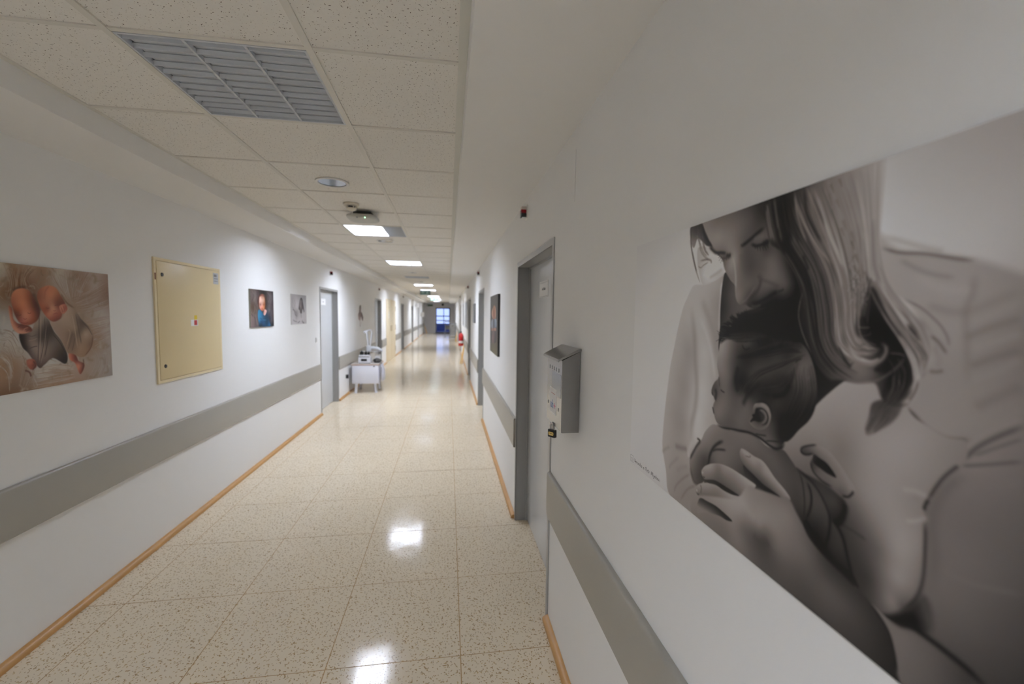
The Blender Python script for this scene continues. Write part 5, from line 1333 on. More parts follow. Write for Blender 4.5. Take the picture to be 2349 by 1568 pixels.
PICTURES['twins'] = (
('L',4,((-166.7,-38.8),(1090.9,-268.3),(1021.6,851.9),(-205,560.8)),((305.7,41.2,172,156,136),(344.7,16.1,140,106,76),(346,62.9,112,74,46),(410.1,22.4,164,140,120),(475.5,24.9,144,110,82),(554.8,40.9,178,166,152),(610,12,170,154,138),(692.7,54.3,138,108,88),(783.6,73.8,170,154,142),(846.1,123.6,132,100,80),(747.1,153.7,152,128,108),(807.8,205,174,162,152),(832.7,340,170,154,142),(798.5,354.5,154,126,104),(824.3,475.3,164,152,142),(755.7,521.3,162,146,134),(295,146.5,122,90,62),(281.6,230.4,164,154,144),(304,328.1,190,185,178),(307.8,401.1,174,160,144),(295.5,464,144,110,82),(310.9,552.5,124,96,74),(448.6,529.4,186,176,166),(525,516.6,182,172,162),(494.4,593.1,134,96,66),(574.9,572.6,164,134,112),(360.8,450,168,148,132),(260.4,501.7,154,122,96),(641.5,406.3,160,140,122),(163.5,132.5,160,140,120),(148.6,366.9,150,130,110)),1),
('H',((292,1.1),(319.6,82),(297.7,167.4)),((467.5,-1.5),(407.9,57.8),(432.2,109.4)),100,1.97,(100,68,42),(190,172,152),0.5,1,1),
('H',((496.3,4.5),(532.5,66.2),(601.5,148.4)),((788.5,-5.2),(721.1,77.7),(668.1,166.1)),120,2.37,(128,100,80),(196,184,172),0.45,2,1),
('H',((634.9,147.2),(718.9,113.6),(871.7,41)),((687.8,226.4),(774.7,215.9),(883.6,182.4)),120,2.22,(110,80,60),(200,186,174),0.5,3,1),
('H',((709.9,257.1),(772.8,247.4),(887.9,226.4)),((762.3,416),(815.6,398.6),(886,370.2)),100,2.3,(128,98,78),(196,184,174),0.45,4,1),
('H',((712.5,412),(757.4,495),(689.1,590.6)),((882.6,425.6),(877.4,508.6),(859,578.6)),80,2.68,(140,122,108),(190,178,168),0.4,5,1),
('H',((265.6,292.7),(313.7,307.3),(344.4,360.8)),((255.1,459),(284.6,505.3),(288,582.9)),140,1.89,(120,92,70),(214,208,200),0.5,6,1),
('H',((427.7,480.5),(527.4,478.5),(623.9,504.9)),((388.5,583.7),(500,584.5),(630.9,576.4)),120,2.24,(130,94,64),(214,206,198),0.45,7,1),
('H',((341.7,404.1),(360.8,450),(332.1,556.1)),((418.3,479.3),(401.6,522.5),(366,579.7)),80,1.73,(100,70,48),(196,184,172),0.45,8,1),
('S',2.96,(201,192,181),0.31,((591.9,469.3),(602.4,442.7),(636.6,430.5)),0),
('S',8.35,(118,101,80),0.33,((840.3,424.9),(854.4,418.4),(867.4,410)),0),
('S',6.97,(109,92,69),0.22,((258.8,125.8),(253.5,148.6),(229.9,163.4)),0),
('S',10.78,(114,98,76),0.42,((614.5,45),(645.4,42.5),(670.1,13.7)),0),
('S',7.02,(204,195,184),0.44,((375.7,584.1),(355.5,575.1),(334.9,588.2)),0),
('S',5.82,(100,83,59),0.34,((815.4,157.4),(803.5,168.9),(811.6,185.8)),0),
('S',3.99,(144,130,112),0.31,((237.3,393),(230,403.4),(214.4,402.4)),0),
('S',2.97,(191,181,168),0.39,((679.7,-9.7),(691.5,-12.4),(703,-6)),0),
('S',3.84,(206,197,187),0.38,((435.1,346.9),(445.5,348),(453.9,337.9)),0),
('S',4.11,(182,171,157),0.38,((814.9,647.7),(801.3,661.2),(786,672.5)),0),
('S',8.46,(128,113,92),0.43,((713.1,569.3),(747.5,581.3),(778.5,548.9)),0),
('S',2.89,(111,94,72),0.22,((405.9,565.4),(391.9,559),(376.2,561.7)),0),
('S',6.15,(151,137,120),0.24,((626.6,654),(632.9,664.9),(617.9,673.6)),0),
('S',2.89,(200,191,180),0.31,((568.1,524.9),(549.1,527.1),(548,553.7)),0),
('S',3.94,(183,173,159),0.3,((778.4,34.4),(775.8,4.9),(791.1,-26.9)),0),
('S',8.52,(192,182,170),0.3,((304.5,500),(298.9,515.1),(274.6,508)),0),
('S',5.33,(108,91,68),0.45,((503.3,451.5),(487.6,451.7),(472.8,457.1)),0),
('S',10.5,(120,104,83),0.41,((855.7,409.1),(832.5,407.4),(820.3,431.4)),0),
('S',5.03,(179,169,155),0.37,((424,479.1),(428.6,458.2),(445.9,442.2)),0),
('S',6.8,(204,196,185),0.34,((389.4,286),(393.4,265.3),(381.7,244.8)),0),
('S',6.1,(187,177,164),0.4,((246,317.2),(244.7,336.5),(245.8,356)),0),
('S',8.54,(190,181,168),0.37,((421.7,387.8),(421.3,363.8),(407.8,341.7)),0),
('S',12.02,(190,180,167),0.31,((853.6,666.1),(825.8,658.4),(802.9,677.8)),0),
('S',8.34,(156,144,127),0.29,((640.5,459.1),(639.7,445.4),(653.6,435.1)),0),
('S',6.15,(109,92,70),0.36,((591,491.9),(574.7,471.8),(538.5,485.6)),0),
('S',2.6,(115,99,78),0.22,((347.6,407.7),(341.5,400.2),(335,393.5)),0),
('S',6.67,(132,117,98),0.34,((422.4,94.8),(425.1,103.6),(429.2,111.8)),0),
('S',3.09,(136,121,102),0.4,((349.2,542.6),(365.4,545.7),(379.6,535.4)),0),
('S',6.55,(128,112,92),0.44,((461.2,-0.4),(453.1,-6.7),(446.5,-14)),0),
('S',8.27,(107,90,67),0.33,((749.3,247.8),(762,225.9),(761.7,200.7)),0),
('S',4.18,(96,78,54),0.33,((837.3,672.1),(819.7,656.8),(830.7,633.9)),0),
('S',4.42,(138,124,105),0.26,((612.3,54.5),(592.7,36.7),(563.9,29.2)),0),
('S',12.89,(119,103,82),0.31,((878.6,218.2),(917.2,210.8),(959.4,213.4)),0),
('S',3.39,(144,130,112),0.35,((474.9,180.3),(494.8,178),(511.3,162.2)),0),
('S',4.48,(150,137,120),0.43,((493.2,162.8),(500.2,138.5),(463.3,126.3)),0),
('S',8.14,(123,107,86),0.31,((728.8,121.3),(726.7,134.8),(701.8,137.3)),0),
('S',7.08,(123,108,87),0.27,((612.8,374.8),(613,362.9),(626,353.2)),0),
('S',2.55,(158,145,128),0.25,((396.8,313.9),(381.2,316.7),(367.2,306)),0),
('S',5.71,(182,171,158),0.34,((475.5,571.9),(491.8,561.8),(477.5,533.1)),0),
('S',9.75,(134,119,99),0.23,((656.5,397.9),(624.3,398.9),(595,411)),0),
('S',4.39,(138,124,105),0.39,((384.9,502),(406.2,515),(418.2,540.5)),0),
('S',4.44,(127,111,91),0.34,((836.7,38.8),(809.3,44.1),(781.9,49.3)),0),
('S',3.15,(167,155,140),0.38,((760.4,-9.7),(762.4,17.5),(731.8,43.2)),0),
('S',9.43,(115,98,77),0.44,((853.6,699),(850.2,686.7),(864.8,677.7)),0),
('S',6.3,(160,148,131),0.22,((682.1,45.1),(671.6,73.4),(702.5,97.1)),0),
('S',7.41,(100,82,59),0.38,((621.5,-13),(635.9,-3.2),(661.3,-20.2)),0),
('S',11.46,(145,131,113),0.28,((810.6,34.5),(790.6,43.4),(769.4,46.5)),0),
('S',5.66,(200,191,179),0.35,((262.4,406.6),(271.8,423.1),(281.4,439.7)),0),
('S',3.9,(106,89,67),0.28,((377,326.7),(375.1,348.7),(371.5,370.6)),0),
('S',3.57,(167,156,140),0.21,((697.9,75.6),(692.7,53.3),(654.4,52.7)),0),
('S',2.91,(184,174,161),0.38,((593.3,122.5),(609.5,108.6),(615.2,87.8)),0),
('S',8.34,(105,88,65),0.36,((281.5,86.1),(300.1,78.4),(310.1,55.4)),0),
('S',8.3,(127,112,91),0.27,((764,42.3),(749.8,31),(724.4,35.1)),0),
('S',8.69,(139,124,105),0.32,((464.4,63.1),(476.2,43.9),(505,39.1)),0),
('S',4.23,(98,80,56),0.19,((578.4,351.5),(577.9,334.4),(552.7,326)),0),
('S',8.75,(197,188,176),0.3,((803.5,294.7),(804.9,284.1),(804.9,273.4)),0),
('S',9.16,(133,118,99),0.22,((515.2,35.5),(522.2,44.6),(534.1,50.2)),0),
('S',2.52,(144,130,112),0.43,((382.8,156.4),(389.2,168.1),(406.3,169.8)),0),
('S',3.23,(204,196,185),0.36,((422.1,576.8),(414.9,555.9),(405.9,535.8)),0),
('S',3.91,(97,80,56),0.2,((387.9,404.3),(386.8,392.6),(374.2,384.5)),0),
('S',7.73,(122,106,85),0.37,((439.6,603.5),(428.9,612.6),(419.7,623.3)),0),
('S',8.58,(138,124,105),0.18,((334.6,135.9),(324.6,114.7),(326.6,88.7)),0),
('S',5.37,(211,202,192),0.27,((261.8,455.2),(254.3,458.9),(245.9,461.6)),0),
('S',3.74,(99,82,58),0.19,((304.7,37.1),(318.5,26.1),(337.3,39)),0),
('S',2.71,(99,82,58),0.44,((474.7,13.6),(472.7,30.2),(483.5,44.2)),0),
('S',2.92,(125,109,89),0.33,((332.9,298.1),(318.3,307.9),(323.5,332.6)),0),
('S',7.66,(151,138,121),0.33,((824.5,385.1),(836.7,373.4),(818.4,354.5)),0),
('S',8.31,(140,126,108),0.24,((439.4,376.9),(436.7,351.6),(416.4,330.5)),0),
('S',3.03,(125,109,89),0.2,((307.2,179.7),(324.4,190.4),(322.7,218.2)),0),
('S',6.98,(100,82,59),0.19,((385,37.5),(367.2,47.4),(359.8,69.1)),0),
('S',7.24,(125,109,89),0.33,((352.6,162.7),(344.8,170.2),(339.1,179.8)),0),
('S',9.11,(187,177,164),0.44,((800.7,425.5),(804.1,402.6),(800.9,379.3)),0),
('S',3.39,(106,89,66),0.23,((668,448.6),(662.9,474.6),(671.2,502.1)),0),
('S',2.47,(154,140,123),0.19,((371.7,403.8),(368.9,413.3),(357.9,418)),0),
('S',5.03,(116,100,78),0.28,((313,206.7),(329.3,187.3),(353.2,174.3)),0),
('S',6.03,(103,86,62),0.23,((436.6,-12.4),(416.1,-21.9),(409.9,-47)),0),
('S',10.62,(125,110,89),0.3,((665.9,266.1),(694.9,256.9),(697.8,220.2)),0),
('S',6.9,(208,199,189),0.21,((481.7,259.6),(486.3,233.3),(494.4,207.3)),0),
('S',7.36,(156,143,126),0.42,((746.2,247.7),(781.1,258.6),(814.3,217.3)),0),
('S',7.86,(130,115,95),0.25,((465.5,113.9),(462.3,126.8),(456.3,138.9)),0),
('S',5.33,(161,149,133),0.22,((439.9,136),(465.4,132.1),(483.2,158.5)),0),
('S',11.11,(174,163,148),0.23,((756.8,300.2),(773.1,303.9),(787.6,287.9)),0),
('S',6.18,(185,174,161),0.18,((736.9,178.2),(725,152.8),(726.8,123.5)),0),
('S',4.98,(98,80,56),0.28,((524.6,357.5),(530.8,373.6),(548,384.4)),0),
('S',7.59,(201,193,181),0.36,((496.8,433.4),(471.9,447.2),(438.9,431.3)),0),
('S',4.73,(149,136,118),0.2,((531.7,501.1),(515.7,514.8),(492,517.3)),0),
('S',7.99,(124,109,88),0.25,((290.8,206.1),(273.7,195.9),(267.6,174.1)),0),
('S',8.68,(198,189,177),0.41,((687.2,0.6),(689.3,-23.2),(731.2,-35.9)),0),
('S',11.11,(117,101,79),0.33,((679.8,384.3),(685,405.2),(656.9,420.2)),0),
('S',8.96,(198,189,177),0.35,((474.6,-23.1),(464,-14.2),(450,-10.4)),0),
('S',8.82,(132,117,97),0.24,((466,45.7),(459.4,28.7),(468.4,7)),0),
('S',7.57,(163,151,135),0.24,((412.1,149.2),(395,133.1),(363.4,143.2)),0),
('S',4.87,(137,122,103),0.32,((270.5,329.7),(282.6,310.2),(308.1,302.8)),0),
('S',3.33,(112,95,73),0.21,((824.5,159.9),(817,183.6),(773.5,185.4)),0),
('S',8.05,(165,153,137),0.38,((556.8,371),(561.9,383.5),(562.6,397.1)),0),
('S',6.23,(191,182,169),0.43,((273.1,281.7),(286.1,261.1),(285.4,234.2)),0),
('S',3.33,(112,96,74),0.21,((352.4,414.8),(362.5,401.6),(349.7,380.8)),0),
('S',7.54,(187,177,164),0.37,((314.4,362.1),(330.5,376.7),(331.9,402)),0),
('S',3.64,(104,86,63),0.24,((809.5,658.3),(783.9,631.5),(734.3,640.6)),0),
('S',6.24,(135,120,101),0.28,((444.7,270.4),(436,249.8),(402.9,253)),0),
('S',8.2,(207,198,188),0.2,((297.3,349.9),(282.9,363.3),(268.7,376.5)),0),
('S',9.2,(129,114,94),0.43,((690.9,465.3),(685.9,477.1),(682.2,489)),0),
('S',4.48,(156,143,126),0.27,((456.2,162.5),(433.5,163.2),(418.1,142.7)),0),
('S',3.71,(167,155,140),0.25,((768.1,322.2),(790.2,329.5),(816,318.2)),0),
('S',2.77,(203,194,183),0.28,((290.7,278),(307.7,276.8),(324.6,268.2)),0),
('S',6.94,(118,102,81),0.28,((762,-55.8),(765.6,-73.8),(733.8,-77.4)),0),
('S',3.23,(143,129,111),0.26,((550,1.3),(554.5,28.2),(565,53.3)),0),
('S',7.23,(182,171,158),0.34,((848,455.2),(833.1,453.3),(818.8,455.7)),0),
('S',6.85,(181,170,156),0.42,((806.3,419.5),(797.7,410.2),(778.3,417.2)),0),
('S',4.2,(197,188,176),0.39,((732.2,613.8),(704.3,630.6),(662.1,620.2)),0),
('S',5.98,(120,104,83),0.26,((452.7,604.9),(466.4,607),(480.5,604.8)),0),
('S',10.24,(132,118,98),0.42,((649,39.8),(658.9,55.3),(690.7,47.4)),0),
('S',3.85,(107,90,67),0.43,((361.1,-0.2),(374.3,-24.2),(395.4,-44.2)),0),
('S',6.71,(179,168,154),0.39,((864.9,-48.1),(874.1,-30.7),(901.4,-24.8)),0),
('S',6.49,(104,87,64),0.28,((318.1,303.6),(338.3,300.9),(345.7,272.2)),0),
('S',4.21,(155,142,125),0.33,((440.6,282.6),(417.5,268.9),(386.8,278.4)),0),
('S',6.3,(181,170,156),0.32,((695.7,43),(667.4,48.2),(663.2,86.4)),0),
('S',5.52,(133,118,99),0.19,((580.9,503.5),(601.4,513),(621.4,490.1)),0),
('S',7.21,(150,137,119),0.43,((400.3,264.1),(387.2,242.6),(364.9,229.8)),0),
('S',7.36,(101,84,60),0.38,((829.5,686.1),(823.3,698.7),(796.6,693)),0),
('S',3.68,(189,179,166),0.27,((543.7,225.4),(558.9,218.2),(575.7,213.8)),0),
('S',5.18,(102,85,62),0.22,((514.2,343.1),(518.2,360.9),(547.2,362.7)),0),
('S',11.01,(119,103,82),0.35,((879.3,128.3),(872.1,156.4),(837.5,175.7)),0),
('S',8.9,(139,125,106),0.23,((446.4,380.2),(446,393.9),(427.5,400.6)),0),
('S',7.5,(99,81,57),0.31,((328.3,23.4),(328.1,5.7),(301,5.8)),0),
('S',8.54,(160,148,132),0.24,((809.1,-35.6),(795.9,-41),(792.2,-54.7)),0),
('S',7.65,(101,83,59),0.36,((870.7,12.4),(900.7,19.7),(935.3,-10.4)),0),
('S',10.12,(105,88,65),0.25,((794.3,475.5),(821.4,489.2),(821.4,521.9)),0),
('S',3.43,(142,128,110),0.24,((418.5,-17.3),(420.5,-35.2),(446.7,-46.6)),0),
('S',5.24,(102,84,61),0.35,((361.5,572.2),(364,582.9),(371.5,591.9)),0),
('S',7.45,(140,126,107),0.43,((635.4,76.3),(649.2,90.7),(649,112.5)),0),
('S',6.45,(153,140,123),0.29,((323.9,153),(306.8,154),(298.7,132.1)),0),
('S',10.66,(130,115,95),0.25,((703.8,550.7),(699.4,562.1),(707.1,576.2)),0),
('S',3.56,(127,112,92),0.35,((600.7,399.6),(613.6,397.6),(627.2,406.7)),0),
('S',9.71,(163,151,135),0.25,((762,368.9),(797.5,380.7),(839,380.6)),0),
('S',8.85,(136,121,102),0.2,((470.1,186.8),(479,192.7),(481.3,204.1)),0),
('S',3.11,(147,134,116),0.29,((413.3,94.5),(436.1,85),(457.8,108)),0),
('S',8.49,(148,134,117),0.44,((377,3.2),(364.6,-1),(349.9,14.3)),0),
('S',9.92,(102,84,61),0.33,((515.6,37.3),(517.3,25.5),(521.6,14.4)),0),
('S',6.16,(114,97,75),0.43,((490.6,149.5),(463.8,141.8),(435.3,141.6)),0),
('S',3.46,(150,137,119),0.19,((441.9,383),(456.3,376.7),(473.7,386.8)),0),
('S',5.69,(147,133,115),0.38,((845.6,284.5),(809.5,294.4),(771.7,295.9)),0),
('S',7.02,(113,97,75),0.38,((376.2,276),(378.7,256.6),(356.1,244.1)),0),
('S',6.19,(140,126,107),0.41,((274.5,587.2),(281.3,597.1),(296.1,594)),0),
('S',2.58,(130,115,95),0.37,((317.2,412.7),(330.8,425.7),(352.7,424.5)),0),
('S',7.77,(145,131,113),0.43,((293.5,449.6),(283.1,464.6),(266.7,472.6)),0),
('S',9.13,(136,122,103),0.21,((396.3,191.3),(405,183.2),(411.1,172.8)),0),
('S',9.74,(125,109,89),0.36,((613.4,482.2),(612.3,472.6),(627.9,468.3)),0),
('S',7.68,(147,134,116),0.35,((457.2,517.1),(450.8,502.3),(457.7,486.1)),0),
('S',10.18,(181,170,157),0.19,((743.7,58.2),(731.4,59.1),(722.8,50)),0),
('S',4.44,(192,182,170),0.4,((544.1,285.9),(554.6,295.3),(541.4,312.6)),0),
('S',8.02,(96,79,55),0.34,((626.8,222.9),(617.4,211.6),(599.3,209.3)),0),
('S',7.85,(131,117,97),0.38,((688.1,307.8),(670.6,313.7),(650.6,306.4)),0),
('S',2.92,(108,91,68),0.18,((478.1,419.8),(491.7,426.7),(493,445.7)),0),
('S',7.28,(144,130,112),0.19,((723.4,21.4),(700.8,28.5),(680.5,14.7)),0),
('S',10.25,(174,162,148),0.35,((715.5,501.7),(693.6,480),(682.7,452.1)),0),
('S',2.72,(128,113,92),0.28,((237.8,513.8),(248.8,514.7),(253.4,498.6)),0),
('S',4.68,(175,164,150),0.22,((296.7,125.5),(312.3,125.1),(326.7,113.7)),0),
('S',7.01,(141,126,108),0.19,((837.4,614.6),(830.8,599.3),(818.1,585.3)),0),
('S',8.98,(180,169,155),0.43,((481.7,474),(473.8,449.3),(483.3,423.6)),0),
('S',6.78,(173,162,147),0.23,((729.6,245.5),(715.6,225.3),(739.4,197.9)),0),
('S',8.19,(151,137,120),0.28,((425.3,138),(416.9,117.9),(388.5,115)),0),
('S',3.09,(96,78,54),0.29,((285.1,354.1),(278.1,362.1),(277.3,374.2)),0),
('S',7.99,(126,111,90),0.2,((312.9,-2.2),(290.9,-6.7),(286.4,-37)),0),
('S',7.54,(144,130,112),0.3,((336.7,-4.2),(353.8,0.2),(360.7,20.9)),0),
('S',10.66,(139,125,106),0.24,((821.4,392),(804.3,387.6),(786.7,386.9)),0),
('S',6.56,(167,155,140),0.21,((384.1,493.4),(400.9,503.8),(422.4,496.3)),0),
('S',8.46,(124,109,88),0.21,((682.9,238.5),(667.9,263.1),(630.1,269.9)),0),
('S',6.44,(98,81,57),0.31,((550.3,20.5),(533,2.1),(528.1,-24.9)),0),
('S',4.3,(168,157,141),0.26,((499.1,70.1),(494.5,87.9),(518.3,98)),0),
('S',8.24,(128,113,93),0.2,((294.8,174.6),(306.7,168.4),(306.6,149.8)),0),
('S',4.66,(193,183,171),0.37,((435.8,111.5),(429.3,96.2),(404.3,99.5)),0),
('S',8.72,(119,104,82),0.32,((475.4,542.2),(488.5,549.4),(504.5,546.2)),0),
('S',6.81,(166,154,139),0.29,((426.2,300.7),(439,284.8),(448.2,267.3)),0),
('S',6.8,(131,116,96),0.34,((489.4,58.4),(464,69.5),(447.6,95)),0),
('S',8.18,(179,168,154),0.2,((333.1,260.2),(332.9,250.8),(320.9,247.2)),0),
('S',3.18,(141,127,109),0.27,((277.9,365.9),(272.6,384.8),(297.9,399.7)),0),
('S',4.32,(191,181,169),0.31,((651.5,311),(671.5,290),(701.4,277)),0),
('S',9.14,(183,172,159),0.43,((405.8,374.4),(424.7,392.2),(450.9,400.7)),0),
('S',5.8,(175,164,150),0.26,((438.1,526.9),(450.1,528.7),(459.7,539.9)),0),
('S',5.15,(161,149,133),0.35,((333.6,239.2),(348.2,232.8),(354.9,215.4)),0),
('S',6.33,(117,101,80),0.34,((500.5,158.4),(526.5,162.7),(546,181.1)),0),
('S',3.79,(160,148,132),0.43,((505.8,566.4),(509.8,552.2),(504.1,535.6)),0),
('S',8.37,(115,99,77),0.39,((264.6,290.2),(261.1,307.1),(283.3,318.2)),0),
('S',4.39,(210,202,191),0.25,((357.3,266.8),(368.2,269.2),(378.5,259.7)),0),
('S',7.17,(190,180,167),0.25,((289,61.4),(309.1,58.9),(317.6,86.8)),0),
('S',2.29,(145,132,114),0.26,((336.5,153.8),(346.9,157.7),(351.7,170)),0),
('S',6.5,(153,140,123),0.33,((754,568.9),(751.2,542.5),(792.8,530.8)),0),
('S',4.04,(102,84,61),0.28,((408,5.4),(406,22.8),(426.9,31.3)),0),
('S',6.99,(126,110,90),0.27,((859.6,301.3),(879.1,278.1),(907.7,260.4)),0),
('S',7.43,(96,78,54),0.24,((594.7,548.9),(600,534.2),(583.3,517.6)),0),
('S',3.81,(157,144,127),0.38,((252.2,175.3),(253,186.8),(247.2,198.4)),0),
('S',5.56,(176,165,150),0.42,((331.6,551.2),(344.6,566.6),(346.3,588.1)),0),
('S',3.5,(152,139,122),0.38,((597.9,434.4),(611.4,442.1),(625.1,448.5)),0),
('S',6.57,(154,141,124),0.36,((427.5,280.4),(403.2,276.6),(379.3,289.3)),0),
('S',5.39,(106,89,67),0.33,((415.3,156.6),(395.5,160.9),(375.8,154.9)),0),
('S',2.45,(123,107,86),0.25,((356.6,50.9),(365.1,46.3),(373.7,41.6)),0),
('S',6.35,(171,159,144),0.19,((327.7,232.3),(336.1,227.1),(341.8,217.7)),0),
('S',5.59,(144,130,112),0.22,((368.5,159.1),(382.4,148.6),(385.4,129.2)),0),
('S',7.68,(206,197,187),0.19,((623.4,457.8),(600.3,458.4),(581,440.2)),0),
('S',7.2,(161,149,132),0.36,((516.8,407.7),(503.9,426),(501.4,449.4)),0),
('S',8.83,(161,148,132),0.2,((822.7,468.6),(816.2,442.5),(782.2,426.6)),0),
('S',6.77,(180,169,156),0.43,((708.9,109),(684.4,111.2),(664.3,97.3)),0),
('S',3.14,(206,197,187),0.39,((482,341.8),(498.5,341.8),(512.5,353.4)),0),
('S',7.73,(145,131,113),0.37,((620.6,330.6),(629.6,304.7),(600.4,280.1)),0),
('S',12.22,(200,191,180),0.38,((845.9,544.7),(854.1,534.7),(858.3,523)),0),
('S',7.32,(194,184,172),0.44,((408.3,466.7),(387.5,460.2),(371.4,444.6)),0),
('S',4.89,(206,198,187),0.31,((516.7,295.1),(506,277.8),(475.1,286.8)),0),
('S',3.64,(186,176,163),0.36,((274.4,109.3),(286,103.2),(292.9,89.4)),0),
('S',2.6,(130,115,96),0.21,((548,570.2),(531.1,570),(518.2,582.8)),0),
('S',4.11,(118,102,81),0.35,((324.2,181),(328.7,156.2),(320.1,132.3)),0),
('S',3.28,(183,172,159),0.3,((522.6,46.4),(507.6,45.4),(494.6,62.1)),0),
('S',10.73,(99,81,57),0.29,((703.2,336.5),(717.9,325.3),(743.7,339)),0),
('S',2.13,(186,176,163),0.26,((252.6,150.7),(271.6,148.3),(287.8,163.5)),0),
('S',4.83,(153,140,123),0.2,((481.8,568.2),(493.2,563.4),(506.5,579.4)),0),
('S',4.68,(144,130,111),0.39,((473.6,311.2),(458.2,314.7),(447.4,295.5)),0),
('S',5.86,(162,149,133),0.36,((371.4,246.4),(381.5,254.5),(370.6,272.3)),0),
('S',6.09,(105,88,65),0.18,((635.6,318.3),(625.3,327.4),(637.4,343.9)),0),
('S',9.81,(114,97,75),0.31,((645.3,189.5),(646.6,205.4),(647.9,221.4)),0),
('S',2.43,(173,162,147),0.42,((291.6,46.7),(305.7,34.1),(310.3,13.5)),0),
('S',5.16,(158,145,129),0.24,((834.1,436.4),(857.6,444.5),(862.2,471.4)),0),
('S',5.23,(198,189,178),0.39,((272.9,303.9),(278,318.3),(262.7,333.4)),0),
('S',8.67,(123,107,87),0.27,((292.7,560.6),(304.3,550.1),(325.3,561)),0),
('S',9.35,(121,105,84),0.43,((815.2,566.9),(846.3,560.7),(843.9,521.3)),0),
('S',7.02,(115,99,77),0.28,((663,-20.4),(651.2,-5.3),(660.3,13.6)),0),
('S',2.55,(203,194,183),0.42,((384.7,240),(403.6,233.9),(424.2,244.7)),0),
('S',6.78,(144,130,111),0.3,((300.8,111.4),(300.5,90.5),(309.2,68.9)),0),
('S',4.57,(205,197,186),0.29,((352.1,122.2),(358.7,127.9),(351.8,140.7)),0),
('S',2.61,(202,193,182),0.3,((376.9,470.6),(364.9,469.5),(358.7,454.2)),0),
('S',5.63,(160,147,131),0.31,((350.3,379.1),(340.9,389.3),(339.9,404.9)),0),
('S',8.02,(202,194,182),0.34,((643.9,284.7),(664.5,279.2),(686.1,292.9)),0),
('S',9.01,(97,79,55),0.27,((713.7,460.9),(720.6,479.3),(750.3,486.2)),0),
('S',7.02,(139,125,106),0.43,((392.6,1),(413.7,1.3),(435.9,-8.7)),0),
('S',5.25,(164,152,137),0.42,((669.6,105.5),(685.5,103.6),(701.9,105.8)),0),
('S',8.72,(161,149,133),0.27,((583.9,446.3),(601.9,468.4),(635.4,476.6)),0),
('S',6.91,(154,141,124),0.25,((387,189.3),(407.5,185.8),(428.7,180.4)),0),
('S',7.51,(161,149,133),0.45,((294.3,60.6),(279.6,52.8),(289.7,25.3)),0),
('S',3.43,(156,143,126),0.44,((521.7,247.5),(503.7,250.1),(488.5,237.9)),0),
('S',3.53,(105,87,64),0.38,((527,467),(505.9,458.4),(488,445.2)),0),
('S',3.35,(133,118,99),0.39,((443.2,60.3),(454,38.7),(482.1,27.9)),0),
('S',7.52,(158,145,128),0.34,((346.1,396.7),(342.6,383.7),(321.8,385.9)),0),
('S',5.43,(124,108,87),0.33,((895.7,100.7),(894.2,80.5),(899.7,59.3)),0),
('S',5.88,(162,150,134),0.25,((573.7,583.2),(557.8,568.9),(549.9,548.6)),0),
('S',8.29,(170,158,143),0.31,((648.9,223.9),(663.7,227.4),(679.8,223.3)),0),
('S',10.66,(138,123,104),0.19,((751.7,179.5),(732.4,201),(700.2,210)),0),
('S',9.93,(151,137,120),0.27,((528.7,541.1),(540.2,533.6),(558,540.1)),0),
('S',8.47,(106,88,66),0.2,((625.2,402.5),(644,403),(662.5,396.8)),0),
('S',6.16,(179,168,154),0.25,((786.6,45.2),(798.4,72.8),(810.4,100.7)),0),
('S',4.31,(169,157,142),0.38,((420.3,605.9),(428.2,631.4),(400.5,650.5)),0),
('S',4.44,(158,145,128),0.23,((810.8,379.9),(815.3,404),(774.5,415.9)),0),
('S',3.33,(146,132,114),0.33,((626.8,-10.1),(646.6,-12.2),(663.5,-28.3)),0),
('S',7.95,(156,143,126),0.33,((646.8,175.1),(627.6,165.7),(625.2,140.7)),0),
('S',10.99,(96,78,54),0.34,((767.9,10.3),(792.9,26.9),(781.6,64.5)),0),
('S',7.2,(173,162,147),0.25,((766.1,458.2),(754.7,466.1),(735.9,462.6)),0),
('S',3.64,(209,201,190),0.23,((419.3,575.4),(406.6,576),(399.4,556.6)),0),
('S',4.49,(158,145,129),0.24,((683.3,223.8),(655.6,227.9),(635.9,249.7)),0),
('S',5.31,(119,103,82),0.21,((553.1,251.7),(564.2,244.1),(580.2,253.9)),0),
('S',3.59,(171,160,145),0.3,((389.8,598.9),(373.3,614.2),(342.2,590.5)),0),
('S',4.1,(149,136,118),0.25,((336.4,141.4),(329.8,151.5),(318.6,157)),0),
('S',7.18,(119,102,81),0.25,((328.4,60.6),(319.4,65.2),(310.1,68.9)),0),
('S',13.11,(70,42,28),0.8,((421.8,127.9),(442.3,172),(453.8,217.2)),0),
('S',8.95,(80,50,34),0.7,((329.5,123.8),(351.6,109.7),(396,102.7)),0),
('S',6.69,(96,66,42),0.6,((570.5,125.5),(600.3,167.9),(643.2,196.5)),0),
('L',6,((349.3,317.5),(405.9,306.7),(441.3,226.3),(467.7,226.3),(499.9,263.6),(522,316),(560.8,366),(589.7,441.5),(575,484.1),(508.6,447.8),(461.8,475.4),(432.1,485.6),(385.5,412.6),(358.6,379.3)),((388.6,363.8,112,94,84),(367.7,340.3,48,36,30),(378.2,385.3,54,42,36),(410,387.8,138,120,110),(450,276.4,140,124,110),(455.3,345.4,70,58,48),(467,392.4,130,114,102),(487.6,300.6,58,46,38),(503.2,371.7,110,96,86),(541.4,422.3,70,56,46),(565.4,463.5,34,24,18),(535.4,350,92,80,70),(440,436,126,106,96),(405.1,320.1,130,112,100)),1),
('S',1.8,(44,34,28),0.8,((450.5,230.9),(440,344.5),(428.8,462.3)),0),
('S',2.42,(166,146,130),0.8,((458.7,230.9),(449.6,345.1),(436.2,458.6)),0),
